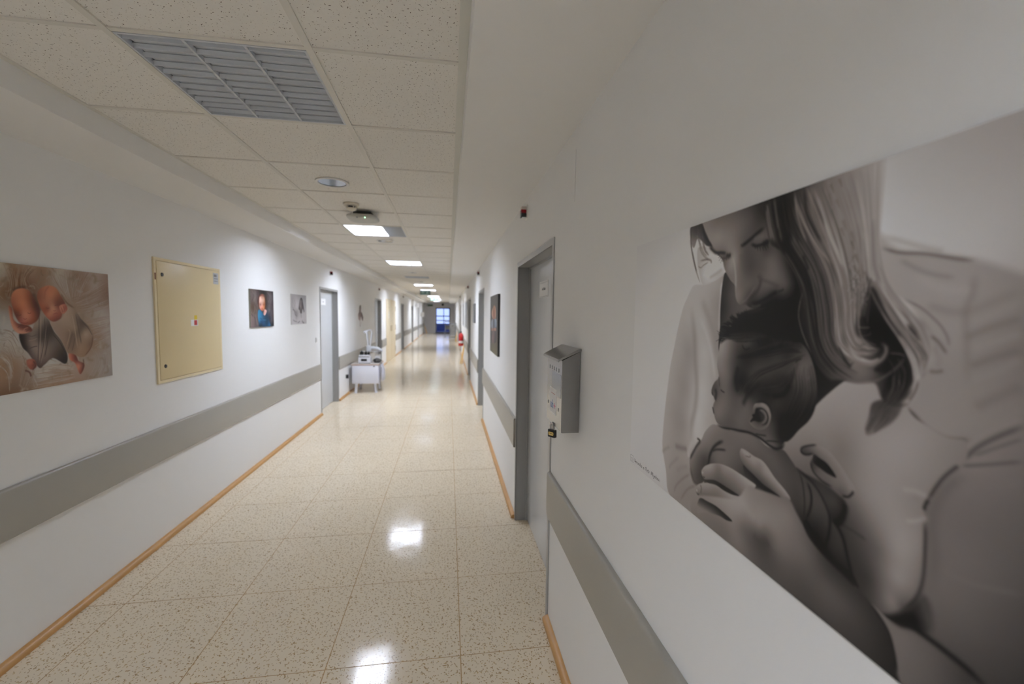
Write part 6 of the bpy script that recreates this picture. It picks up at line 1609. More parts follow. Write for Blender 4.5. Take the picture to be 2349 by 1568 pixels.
('S',2.45,(64,52,44),0.8,((476.3,244.8),(469.9,346.2),(443.9,450.2)),0),
('S',1.84,(160,140,124),0.8,((483.8,281.9),(468.2,373.9),(442.5,473.1)),0),
('S',3.72,(60,48,40),0.8,((498.7,282.3),(483.2,370.3),(464.1,438.5)),0),
('S',2.35,(90,74,64),0.8,((381.8,327.8),(408.8,333.7),(432.7,325.9)),0),
('S',1.77,(160,140,126),0.8,((389.2,354.9),(412.3,351.9),(433.9,344.1)),0),
('S',2.36,(60,46,40),0.8,((391.5,390.8),(414.9,383.7),(431.5,382.7)),0),
('S',2.61,(40,30,24),0.8,((516,330),(554.6,380),(583.2,440.9)),0),
('S',3.22,(190,180,168),0.8,((497.9,456.1),(528,469),(559,479.8)),0),
('L',6,((504.6,268.4),(551.2,265.5),(579.7,236),(607.1,191.1),(653.6,212.4),(685.9,256.8),(737.7,304.3),(758.6,352.3),(738.3,414),(691.3,459.1),(638.9,448.8),(594.7,432.1),(560.8,366),(524.9,311.4)),((539.3,288.2,160,136,118),(594.8,255.6,170,146,126),(630,226.3,160,136,116),(577.8,352.5,150,124,106),(623.5,330.3,120,98,80),(647.8,306.3,150,128,106),(670.4,317.2,104,84,66),(705.1,334.1,170,146,124),(726.3,387,128,100,78),(670.5,408.6,160,130,104),(630.1,405.4,130,104,84),(684.7,277.1,84,66,52),(596,412.5,140,114,94)),1),
('S',3.45,(184,160,138),0.75,((630,226.3),(642,306.1),(653,407.2)),0),
('S',4.21,(84,66,50),0.75,((652.8,226.4),(665.1,306.9),(677.7,388.8)),0),
('S',2.69,(176,152,130),0.75,((602.7,304.7),(612.3,329.7),(585.6,401.8)),0),
('S',2.71,(92,72,56),0.75,((629.7,320.6),(609.2,379),(596,412.5)),0),
('S',2.06,(76,58,44),0.75,((638.9,356),(631.4,385.5),(617.6,424.3)),0),
('S',2.91,(64,48,36),0.75,((685.3,267),(725.3,303.9),(750.7,346.7)),0),
('S',4.41,(96,64,42),0.75,((753.5,352.1),(740.5,409),(697.8,452.1)),0),
('L',6,((308.2,196.6),(322.3,204.9),(325.9,247.7),(345.7,271.7),(376.2,274.6),(406.7,293.3),(405.6,311.1),(362.3,320.3),(334.7,310.3),(315.6,277.4)),((316,205,150,84,60),(328.2,277.8,190,124,98),(357.5,291.6,120,62,46),(369.6,309.6,196,136,110),(392.5,301.7,110,56,42)),1),
('L',6,((321,158.2),(337.9,123.3),(373.4,109.3),(408.5,119.6),(429.4,154.4),(448.3,190),(454.1,226.3),(434.3,262.5),(393.9,280.4),(358.7,272),(339.6,245.7),(327.5,209.2)),((371.5,139,192,118,80),(348.6,157.2,180,108,74),(401.7,155.3,142,78,50),(431.8,190.3,78,38,24),(373.4,178.2,196,120,82),(362.7,208.9,168,94,64),(350.5,230.6,112,54,36),(374.6,230.7,190,120,94),(391.3,248.4,190,118,92),(410.7,230.8,176,100,72),(436.3,230.8,110,56,38),(368.1,263.5,170,96,78),(333.6,192,150,84,58),(403.6,270.8,140,76,54)),1),
('S',1.68,(84,38,26),0.8,((341.9,230.6),(352.3,235.8),(363.5,230.6)),0),
('S',1.74,(96,46,30),0.8,((393,221.9),(401.8,226.3),(411.2,221.8)),0),
('S',1.43,(104,44,34),0.8,((371.2,248.2),(379.9,252.7),(389.1,248.4)),0),
('S',1.72,(96,36,30),0.8,((359,267.7),(378.7,271.2),(394.6,268.4)),0),
('S',1.69,(80,36,26),0.8,((342.3,291.1),(355.9,282.9),(375.8,281.2)),0),
('S',2.29,(200,140,116),0.8,((364.6,318.2),(374.9,296.6),(393.1,292.8)),0),
('S',1.74,(80,36,26),0.8,((378.5,310),(397.1,301.9),(404.2,297.7)),0),
('L',6,((444,144.8),(460.6,107.8),(505.9,88.1),(546,98.2),(571,135.1),(594,180.2),(576.4,219.1),(562.7,250.3),(525.1,266.5),(493.2,250.5),(469.2,218),(455.5,189.8)),((489,120,178,108,76),(517.9,137.3,190,120,84),(458.1,148.8,140,82,56),(558.4,149.9,126,72,48),(546,181.1,116,62,44),(479.7,189.4,160,90,62),(493.7,203.1,130,68,46),(521.7,198.1,200,142,112),(502.2,226.3,190,120,90),(542.9,231.1,150,84,64),(541.4,254.9,110,52,38),(567.5,216.7,140,76,56),(521.3,245.2,150,84,64)),1),
('S',1.86,(96,46,32),0.7,((484.2,196.3),(496.3,200.7),(506.6,197.4)),0),
('S',1.93,(88,42,30),0.7,((532.7,186.1),(545.8,183.5),(556.5,180.9)),0),
('S',1.59,(110,50,38),0.7,((523.4,212.2),(533.6,213.1),(539.1,208.3)),0),
('S',1.92,(110,46,38),0.7,((522.2,231),(538.1,224),(548.4,226.3)),0),
('S',4.95,(150,88,62),0.7,((481.5,161.8),(489.3,115.4),(510.7,91)),0),
('L',5,((560.3,188),(594.2,177.7),(604.6,204.3),(581.3,227.3),(565.8,217.7)),((571.5,195,200,132,108),(593,197.2,150,80,62),(575.5,216.7,180,112,90)),1),
('S',1.64,(100,46,36),0.8,((566.5,190.3),(573.4,207.1),(575.2,221.5)),0),
('S',1.65,(110,54,42),0.7,((582.7,187.6),(586.9,206.9),(581.8,219.1)),0),
('L',6,((376.8,442.9),(411.1,444.4),(420.6,479.6),(394.3,490.7),(376.5,469.6)),((391.8,458,176,104,82),(409.3,473.6,110,52,38),(381.6,474.7,150,84,64)),1),
('S',5.22,(78,40,28),0.8,((362.7,490.1),(384.5,502),(392.1,525.6)),0),
('S',4.72,(70,36,26),0.7,((406.1,450.6),(416.3,474.5),(398.7,494.9)),0),
('L',6,((600.2,433.6),(639,447.3),(654.4,478.2),(686,494.6),(687.6,518),(661.7,550.5),(643.4,514.9),(630.8,485.7),(601,464.9)),((616,449,166,92,72),(637.5,471.3,110,52,40),(658.7,504.2,190,120,96),(675.4,521.6,110,54,40),(659.4,539.9,140,74,56)),1),
('S',4.29,(80,44,30),0.7,((684.5,471.3),(685.9,497.2),(674.4,536.9)),0),
)
PICTURES['blue'] = (
('L',7.1,((-118.5,-48.6),(772.1,-111.8),(737.8,478.9),(-147.4,437.6)),((28.8,19.8,92,80,76),(192,14.9,58,48,46),(295.5,21,22,20,18),(460.7,20.7,70,62,62),(538.7,9,40,36,38),(47.4,105.4,90,78,74),(128.4,102.7,100,90,88),(58.2,192,70,54,40),(32.2,228.5,96,82,74),(94.2,264.9,100,86,82),(49.6,337.4,110,94,92),(114.4,338.8,96,84,82),(456.5,92,88,78,80),(511.1,146.3,66,56,60),(449.5,210.9,100,94,98),(505,250.6,70,58,60),(500.6,326.9,80,74,78),(527.6,367.8,20,18,20),(396.8,148.7,58,50,48),(464.2,286.4,40,42,56)),1),
('H',((13.5,13.4),(74.4,53.6),(38.6,120.1)),((209,14),(171.3,79),(133.6,154.2)),50,4.62,(36,28,26),(150,138,134),0.6,1,1),
('H',((12.8,156.7),(66.2,191.9),(31.1,246.5)),((167,153.5),(146.9,209.5),(118.8,265)),40,4.61,(30,22,18),(140,122,110),0.6,2,1),
('H',((7.5,246.5),(75.9,301.4),(55,381.3)),((153.1,246.5),(133.2,302.1),(178.9,381.4)),50,4.63,(36,26,26),(156,142,138),0.6,3,1),
('H',((386,16.5),(458.3,60.3),(398.2,125.2)),((548.6,8.5),(543.9,89.2),(491.2,154.7)),40,5.21,(36,30,32),(140,132,134),0.55,4,1),
('H',((396.8,148.7),(468.9,206.8),(427.3,266.3)),((540.6,145.7),(535.8,226.4),(518.9,347.4)),50,5.24,(30,24,26),(136,128,132),0.55,5,1),
('L',11.4,((160.8,116.5),(179.8,78.7),(223.9,50.8),(276.7,39),(329.7,46.2),(368.6,79.4),(374.8,129.7),(357.6,188.3),(328.7,215.7),(248.6,220),(190.1,190.4),(167,153.5)),((177.6,116,64,32,24),(258.6,49.3,120,70,56),(355.3,72.1,52,34,24),(359.9,149.5,56,30,18),(274.6,75.1,150,96,76),(198.2,197.8,120,70,54)),1),
('L',8.5,((209.5,77.6),(266.5,64.1),(323.6,73.3),(338.9,119),(333,173.2),(306.7,208.1),(261.9,216.1),(215.7,190.1),(199.6,145.3)),((265.8,75.5,176,134,116),(255.3,106.2,214,180,168),(307.9,112.2,190,146,124),(219.3,129.8,206,164,150),(226.6,152.2,150,98,84),(296.7,150.8,160,104,78),(256.1,166.8,216,160,144),(216.6,175,206,158,146),(303.8,181.3,196,128,86),(258.7,197.1,190,110,96),(324,142.5,150,92,60),(275.4,212.2,150,84,70)),1),
('S',3.44,(96,52,44),0.8,((209.4,152.6),(226.4,155.2),(242.1,152.7)),0),
('S',3.53,(96,52,40),0.8,((287.7,152.9),(305.4,153.7),(320,150.3)),0),
('S',3.48,(130,60,52),0.8,((245.8,194.2),(258.8,195.6),(274.7,193.9)),0),
('L',8.5,((176.1,212.9),(214.6,208.9),(256.9,227.6),(299.8,250.4),(373.2,234.9),(412.3,282),(442.1,337.8),(453.7,383.8),(204.3,384.1),(172.8,340),(160.4,265.2)),((204.9,227.8,44,112,146),(194.2,265.3,52,120,156),(246.8,250.4,40,98,134),(190.9,321.6,44,104,140),(279.9,284.8,34,80,108),(353.1,266,26,52,70),(388.5,289.7,28,50,68),(313.4,323.7,30,74,104),(385.3,344.5,20,52,74),(275.5,361.4,30,60,90),(222.1,375.1,16,28,38),(421.1,373,40,88,124),(259.4,334.2,32,70,104),(188.9,355.4,30,64,88)),1),
('S',6.36,(22,54,76),0.6,((201,295.4),(296.6,304.2),(387.8,301.4)),0),
('S',6.34,(56,118,152),0.5,((211.3,265.4),(278.6,307.8),(368.4,316.8)),0),
('S',6.38,(22,52,80),0.6,((207.5,329.4),(294.8,334.9),(404.9,329.2)),0),
('L',7.1,((325,202.2),(365.6,207.7),(378.5,223.2),(354,250.5),(321.2,267.8),(295.3,250.4),(305.6,227.4)),((338,211.8,214,170,158),(355.3,227.2,204,158,150),(326.5,254.3,210,170,162),(309.4,238.9,180,126,116)),1),
)
PICTURES['grey'] = (
('L',7.1,((-336.2,-70.7),(1046.4,-157.4),(1007.3,543.9),(-368.1,479.8)),((30.8,10.4,166,163,166),(265.1,9.7,164,161,163),(535.3,13.3,160,158,160),(193.8,82.8,184,180,183),(514.2,122.9,168,167,170),(51,96.1,158,154,156),(188.5,176.5,186,182,184),(56.2,223.9,176,172,174),(116.3,293.2,178,174,177),(247.5,318.1,182,178,181),(520.7,271.8,186,182,184),(473.5,321,184,180,183),(35,374.8,186,183,186),(530,371.6,176,172,175),(185.8,223.4,150,145,146)),1),
('L',6.4,((301.6,89.2),(324.3,55.1),(371.7,34.2),(416.1,52),(441.9,104.9),(467.7,163.2),(491.4,212.3),(463.8,232.2),(437.2,188.1),(407.6,203),(376.6,246.9),(320.9,237.3),(302,203.8),(266,185.1),(278.3,137.4)),((373.7,48.6,58,54,56),(329.4,88.4,110,104,104),(341.7,116.9,120,112,112),(397.7,125.4,78,70,72),(340,145.8,136,128,128),(296.7,175.2,84,76,76),(378.5,213,84,76,76),(452,183.1,88,80,82),(365,77.8,120,114,114)),1),
('S',9.36,(82,76,76),0.8,((45.6,189.7),(108.1,209.9),(131.7,251.5),(195.4,289.2)),0),
('S',7.49,(112,106,108),0.6,((129.3,66.2),(139.1,121.5),(123.4,168.1)),0),
('S',9.97,(92,86,88),0.7,((348.9,237.2),(354,271.1),(361.9,305)),0),
('S',9.38,(104,98,100),0.7,((50.5,324.7),(113.4,344.2),(204.9,355.3)),0),
('S',9.75,(96,90,92),0.7,((217.6,369.7),(258.7,361.1),(314.6,347.8)),0),
('S',12.21,(78,72,72),0.8,((385.5,339.3),(420,364.4),(477.6,377.9)),0),
('S',8.59,(120,114,116),0.5,((223.2,270.5),(168.3,298.3),(179.9,326.6)),0),
('S',13.27,(110,104,106),0.5,((120.8,214.4),(171.8,237.5),(209.8,270.4)),0),
('S',7.35,(130,124,126),0.5,((22.7,151.3),(46.8,169.2),(97.1,177.7)),0),
)
PICTURES['pale'] = (
('L',7.1,((-706.5,-189),(4146,-414.1),(4080.7,1050.8),(-755.2,739.1)),((263.2,-4.5,206,206,205),(844.8,-17.2,205,205,204),(236.9,513.8,206,206,205),(1474.7,555.3,205,205,204)),1),
('L',6.4,((398.6,62.6),(457.4,20.6),(555.4,18.8),(598.9,83.5),(583.6,155.1),(711.9,202.8),(828.9,300.7),(733.6,372.5),(634.1,322.8),(560,274.2),(515.7,345),(412.1,355.2),(290.8,318.5),(279.5,214.3),(365.2,167.8)),((496.6,37.6,84,74,66),(510.3,108.2,128,114,106),(392.1,191.1,96,84,78),(592.9,202.8,92,80,76),(737.9,287.7,100,86,84),(359.3,284.3,150,132,128),(704.6,347.8,110,98,96)),1),
('S',25.82,(146,130,126),0.8,((442.3,320.4),(466.7,403.3),(490.9,492.7)),0),
('S',19.42,(90,80,78),0.8,((464.3,450.5),(490.9,492.7)),0),
('S',21.93,(168,152,148),0.7,((583.9,381.9),(592.7,441.9)),0),
)
PICTURES['canvas'] = (
('L',1.8,((-3017.5,-344.3),(1848.4,-20.6),(1904.6,622.8),(-2831.8,1231.3)),((152.6,21.9,98,94,88),(722.9,30.7,88,84,78),(104.1,190.8,92,90,84),(740.8,220.9,92,88,82),(130,453.5,88,86,82),(757.1,393.3,92,84,78),(206,566.7,112,106,86),(725.6,598.6,120,112,88),(404.4,98.7,104,98,90),(452,592,124,116,92)),1),
('L',1.8,((318.5,128.3),(434.5,111.6),(549.1,137.7),(593.4,203.7),(576.3,251.5),(477.8,264.8),(301.1,260.8),(185.7,229.8),(167.9,177.9)),((376.9,116.7,176,140,112),(262.3,178.4,208,168,146),(496.6,167.3,206,150,122),(413.3,191.4,140,92,68),(328.3,229,200,146,124),(519.1,227.9,196,148,126)),1),
('L',1.8,((177.4,275.3),(391,262.8),(631,262.7),(672.2,309),(623.5,351.7),(186.9,372.5),(117.1,322.2)),((245,319.2,176,182,190),(363,278.8,104,104,112),(563.4,287.6,166,180,198),(595.1,334.7,150,164,182),(248.8,357.6,170,172,176),(454,314.2,110,118,130)),1),
('L',1.8,((122.9,381.3),(371.5,366.2),(608.1,358.1),(600.2,388.2),(433.6,401.2),(190.1,404.9)),((251.3,383.2,186,146,126),(516.3,373.4,206,160,140),(403.6,393.1,160,116,98)),1),
('L',2.6,((126.8,420.7),(627.5,393),(662.8,485.9),(502.9,526.5),(138.4,538.6)),((257.5,447.1,128,112,110),(549.8,432.5,90,82,84),(200.3,508.5,98,90,90),(500.6,502.2,86,78,80),(261.2,485.4,140,118,116)),1),
('S',10.87,(160,124,100),0.6,((690.5,501.7),(708.8,529.8),(691.5,566.3)),0),
)

def paint_picture(key, u, v, ch):
    p = Painter(u, v, ch)
    for a in PICTURES[key]:
        if a[0] == 'L': p.layer(*a[1:])
        elif a[0] == 'S': p.stroke(*a[1:])
        else: p.hair(*a[1:])
    return p.img

def print_material(name, rough, spec=0.15):
    m, nt, b = nodes_of(name)
    at = nt.nodes.new('ShaderNodeAttribute')
    at.attribute_name = 'ink'
    nt.links.new(at.outputs['Color'], b.inputs['Base Color'])
    b.inputs['Roughness'].default_value = rough
    b.inputs['Specular IOR Level'].default_value = spec
    return m

def wall_print(name, label, cat, key, side, y_left, z_top, w, h, thick, nu, nv, ch, tone, rough, edge_mat, dense=None, group=None):
    """A printed board on the wall: a board with a finely divided printed face whose ink is stored per point."""
    s = -1 if side == 'R' else 1            # outward normal along X
    dy = -1 if side == 'R' else 1           # reading direction along Y
    xw = XR if side == 'R' else XL
    root = thing(name, label, cat, (xw, y_left + dy * w / 2000.0, z_top - h / 1000.0), group)
    if dense:
        t = np.linspace(0, 1, nu); a, b = 1 / (w + dense[0]), 1 / float(dense[0])
        u = w + dense[0] - 1 / (a + (b - a) * t)
    else:
        u = np.linspace(0, w, nu)
    v = np.linspace(0, h, nv)
    img = tone(paint_picture(key, u, v, ch))
    U, V = np.meshgrid(u, v)
    co = np.empty((nv * nu, 3), np.float32)
    co[:, 0] = s * (thick + 0.0003)
    co[:, 1] = dy * (U.ravel() - w / 2) / 1000.0
    co[:, 2] = (h - V.ravel()) / 1000.0
    i = (np.arange(nv - 1)[:, None] * nu + np.arange(nu - 1)[None]).ravel()
    quads = np.stack([i, i + nu, i + nu + 1, i + 1], 1).astype(np.int32)
    if s * dy < 0 and side == 'L' or side == 'R':
        pass
    me = bpy.data.meshes.new('printed_face')
    me.vertices.add(len(co)); me.vertices.foreach_set('co', co.ravel())
    me.loops.add(quads.size); me.loops.foreach_set('vertex_index', quads.ravel())
    me.polygons.add(len(quads)); me.polygons.foreach_set('loop_start', np.arange(0, quads.size, 4, dtype=np.int32))
    me.update(calc_edges=True); me.validate()
    at = me.color_attributes.new('ink', 'FLOAT_COLOR', 'POINT')
    rgba = np.ones((len(co), 4), np.float32); rgba[:, :3] = img.reshape(-1, 3)
    at.data.foreach_set('color', rgba.ravel())
    me.materials.append(print_material(name + '_ink', rough))
    o = bpy.data.objects.new('printed_face', me); C.objects.link(o); o.parent = root
    xa, xb = sorted((0.0, s * thick))
    box('backing_board', (xa, -w / 2000.0, 0), (xb, w / 2000.0, h / 1000.0), edge_mat, root, bevel=min(0.001, thick * 0.2), seg=1)
    return root

def lin(c):
    c = np.clip(c, 0, 255) / 255.0
    return np.where(c <= 0.04045, c / 12.92, ((c + 0.055) / 1.055) ** 2.4)

def mono_tone(img):
    t = np.clip(172.0 * (np.clip(img[..., 0], 8, 235) / 172.0) ** 1.45, 15, 235)
    warm = np.clip((165 - t) / 80.0, 0, 1)
    cool = np.clip((t - 150) / 40.0, 0, 1)
    r = lin(t * (1 + 0.055 * warm)); g = lin(t * (1 - 0.018 * warm)); b = lin(t * (1 - 0.060 * warm + 0.020 * cool))
    return np.minimum(np.stack([r, g, b], -1) * MONO_GAIN, 0.92)
def color_tone(gain, scale=1.0, sat=1.0):
    def f(img):
        c = img * scale
        m = c.mean(-1, keepdims=True)
        return np.clip(lin(m + (c - m) * sat) * gain, 0.003, 0.9)
    return f
MONO_GAIN = 2.3
board = plain('print_board_edge', (0.62, 0.60, 0.56, 1), 0.5)
PR = wall_print('wall_photo', 'large black and white photo print of a mother cradling a baby', 'photo print', 'mother', 'R', 1.128, 1.803, 930.0, 614.0, 0.006, 680, 520, 1, mono_tone, 0.38, board, dense=(1098.0,))
wall_print('wall_photo', 'photo print of two sleeping swaddled newborns on cream fur, left wall', 'photo print', 'twins', 'L', 1.91, 1.81, 880.0, 588.0, 0.008, 420, 280, 3, color_tone(3.0, 0.60, 1.0), 0.40, board)
wall_print('wall_photo', 'small canvas print of a baby wrapped in blue on dark fur', 'photo print', 'blue', 'L', 4.555, 1.83, 562.0, 388.0, 0.015, 150, 150, 3, color_tone(1.15), 0.5, plain('canvas_edge_olive', (0.42, 0.40, 0.33, 1), 0.6))
wall_print('wall_photo', 'small pale grey print of a long-haired woman with child beside door', 'photo print', 'grey', 'L', 5.68, 1.83, 570.0, 386.0, 0.008, 130, 130, 3, color_tone(1.12), 0.5, board)
wall_print('wall_photo', 'pale print of a standing figure on the wall above the trolley table', 'photo print', 'pale', 'L', 9.40, 1.785, 880.0, 588.0, 0.008, 120, 100, 3, color_tone(1.37), 0.5, M['wall'])
wall_print('wall_photo', 'dark canvas print of embracing children beside the nearest right wall door', 'photo print', 'canvas', 'R', 5.11, 1.818, 790.0, 648.0, 0.022, 130, 130, 3, color_tone(0.62), 0.5, M['black'])

# signature on the large print: hand lettering as thin flat ribbons
GLYPH = {
 'V': ((0, 1.0, 0.25, 0.0, 0.6, 1.05),), 'e': ((0.05, 0.3, 0.4, 0.36, 0.3, 0.55, 0.05, 0.35, 0.15, 0.0, 0.45, 0.08),),
 'r': ((0.1, 0.5, 0.1, 0.0), (0.1, 0.3, 0.28, 0.5, 0.42, 0.45)), 'o': ((0.25, 0.5, 0.02, 0.25, 0.25, 0.0, 0.46, 0.25, 0.25, 0.5),),
 'n': ((0.06, 0.5, 0.06, 0.0), (0.06, 0.35, 0.28, 0.5, 0.42, 0.3, 0.42, 0.0)), 'i': ((0.15, 0.5, 0.15, 0.0), (0.15, 0.72, 0.16, 0.78)),
 'k': ((0.08, 1.0, 0.08, 0.0), (0.45, 0.6, 0.08, 0.28, 0.48, 0.0)), 'a': ((0.4, 0.48, 0.12, 0.45, 0.05, 0.15, 0.25, 0.0, 0.4, 0.3, 0.4, 0.48, 0.42, 0.05, 0.5, 0.0),),
 'P': ((0.1, 1.0, 0.12, 0.0), (-0.05, 0.85, 0.3, 1.0, 0.5, 0.75, 0.3, 0.5, 0.1, 0.48)), 't': ((0.2, 0.85, 0.18, 0.05, 0.38, 0.0), (0.0, 0.55, 0.4, 0.58)),
 'M': ((0.0, 0.0, 0.1, 1.0, 0.28, 0.2, 0.5, 1.0, 0.58, 0.0),), 'l': ((0.12, 1.0, 0.12, 0.05, 0.22, 0.0),),
 'y': ((0.05, 0.5, 0.15, 0.1, 0.4, 0.1), (0.45, 0.5, 0.38, -0.1, 0.2, -0.4, 0.02, -0.25)), 'v': ((0.03, 0.5, 0.2, 0.0, 0.4, 0.5),)}
ADV = {'V': 0.6, 'M': 0.75, 'P': 0.62, 'i': 0.3, 'l': 0.3, ' ': 0.55, 't': 0.46}
def signature(parent):
    w, h = 0.930, 0.614
    bm = bmesh.new()
    x = -0.0070
    def ribbon(pts, hw):
        prev = None
        for i, p in enumerate(pts):
            a = pts[max(i - 1, 0)]; b = pts[min(i + 1, len(pts) - 1)]
            d = Vector((b[0] - a[0], b[1] - a[1])); d = d.normalized() if d.length > 0 else Vector((1, 0))
            n = Vector((-d.y, d.x)) * hw
            q = [bm.verts.new((x, w / 2 - (p[0] + k * n.x), h - (p[1] + k * n.y))) for k in (-1, 1)]
            if prev: bm.faces.new((prev[0], prev[1], q[1], q[0]))
            prev = q
    hgt = 0.0098
    u0, v0 = 0.029, h - 0.0125
    u = u0
    text = 'Veronika a Petr Mlynkovi'
    total = sum(ADV.get(c, 0.52) for c in text)
    kx = 0.146 / total
    for c in text:
        for st in GLYPH.get(c, ()):
            pts = [(u + st[i] * kx + (0.0006 if c in 'PMV' else 0), v0 - st[i + 1] * hgt) for i in range(0, len(st), 2)]
            fine = _spline(pts, False, 4) if len(pts) > 2 else np.array(pts)
            ribbon([tuple(q) for q in fine], 0.00055)
        u += ADV.get(c, 0.52) * kx
    sig = finish('signature', bm, plain('signature_ink', (0.05, 0.05, 0.055, 1), 0.5), parent)
    sig['kind'] = 'stuff'
    bm = bmesh.new()
    for pts in ([(0.004, h - 0.026), (0.024, h - 0.026), (0.024, h - 0.008), (0.004, h - 0.008), (0.004, h - 0.026)], [(0.008, h - 0.016), (0.012, h - 0.020), (0.014, h - 0.017), (0.016, h - 0.020), (0.020, h - 0.016), (0.014, h - 0.010), (0.008, h - 0.016)]):
        ribbon(pts, 0.0005)
    em = finish('emblem', bm, plain('emblem_ink', (0.33, 0.32, 0.31, 1), 0.6), parent)
    em['kind'] = 'stuff'
signature(PR)

def small_picture():
    root = thing('wall_picture', 'small dark grey picture between the second and third right wall doors', 'picture', (XR, 8.58, 1.43))
    box('frame', (-0.018, -0.29, 0), (0, 0.29, 0.38), M['dark'], root, bevel=0.002)
    box('picture_face', (-0.0195, -0.28, 0.01), (-0.0178, 0.28, 0.37), plain('picture_grey', srgb(128, 130, 134), 0.5, noise=0.25, scale=9), root)
small_picture()
def notice_board(y0, y1, label):
    root = thing('notice_board', label, 'notice board', (XR, (y0 + y1) / 2, 1.19), 'grey notice boards on the right wall')
    hw = (y1 - y0) / 2
    bm = bmesh.new()
    for lo, hi in (((-0.02, -hw, 0), (0, -hw + 0.03, 0.78)), ((-0.02, hw - 0.03, 0), (0, hw, 0.78)), ((-0.02, -hw + 0.03, 0), (0, hw - 0.03, 0.03)), ((-0.02, -hw + 0.03, 0.75), (0, hw - 0.03, 0.78))):
        smooth_box(bm, lo, hi)
    finish('frame', bm, M['alu'], root)
    box('panel', (-0.010, -hw + 0.03, 0.03), (-0.001, hw - 0.03, 0.75), plain('notice_felt', srgb(176, 178, 182), 0.8), root)
notice_board(11.45, 13.15, 'wide grey notice board next to the third right wall door')
notice_board(14.25, 15.55, 'narrower grey notice board farther along the right wall')

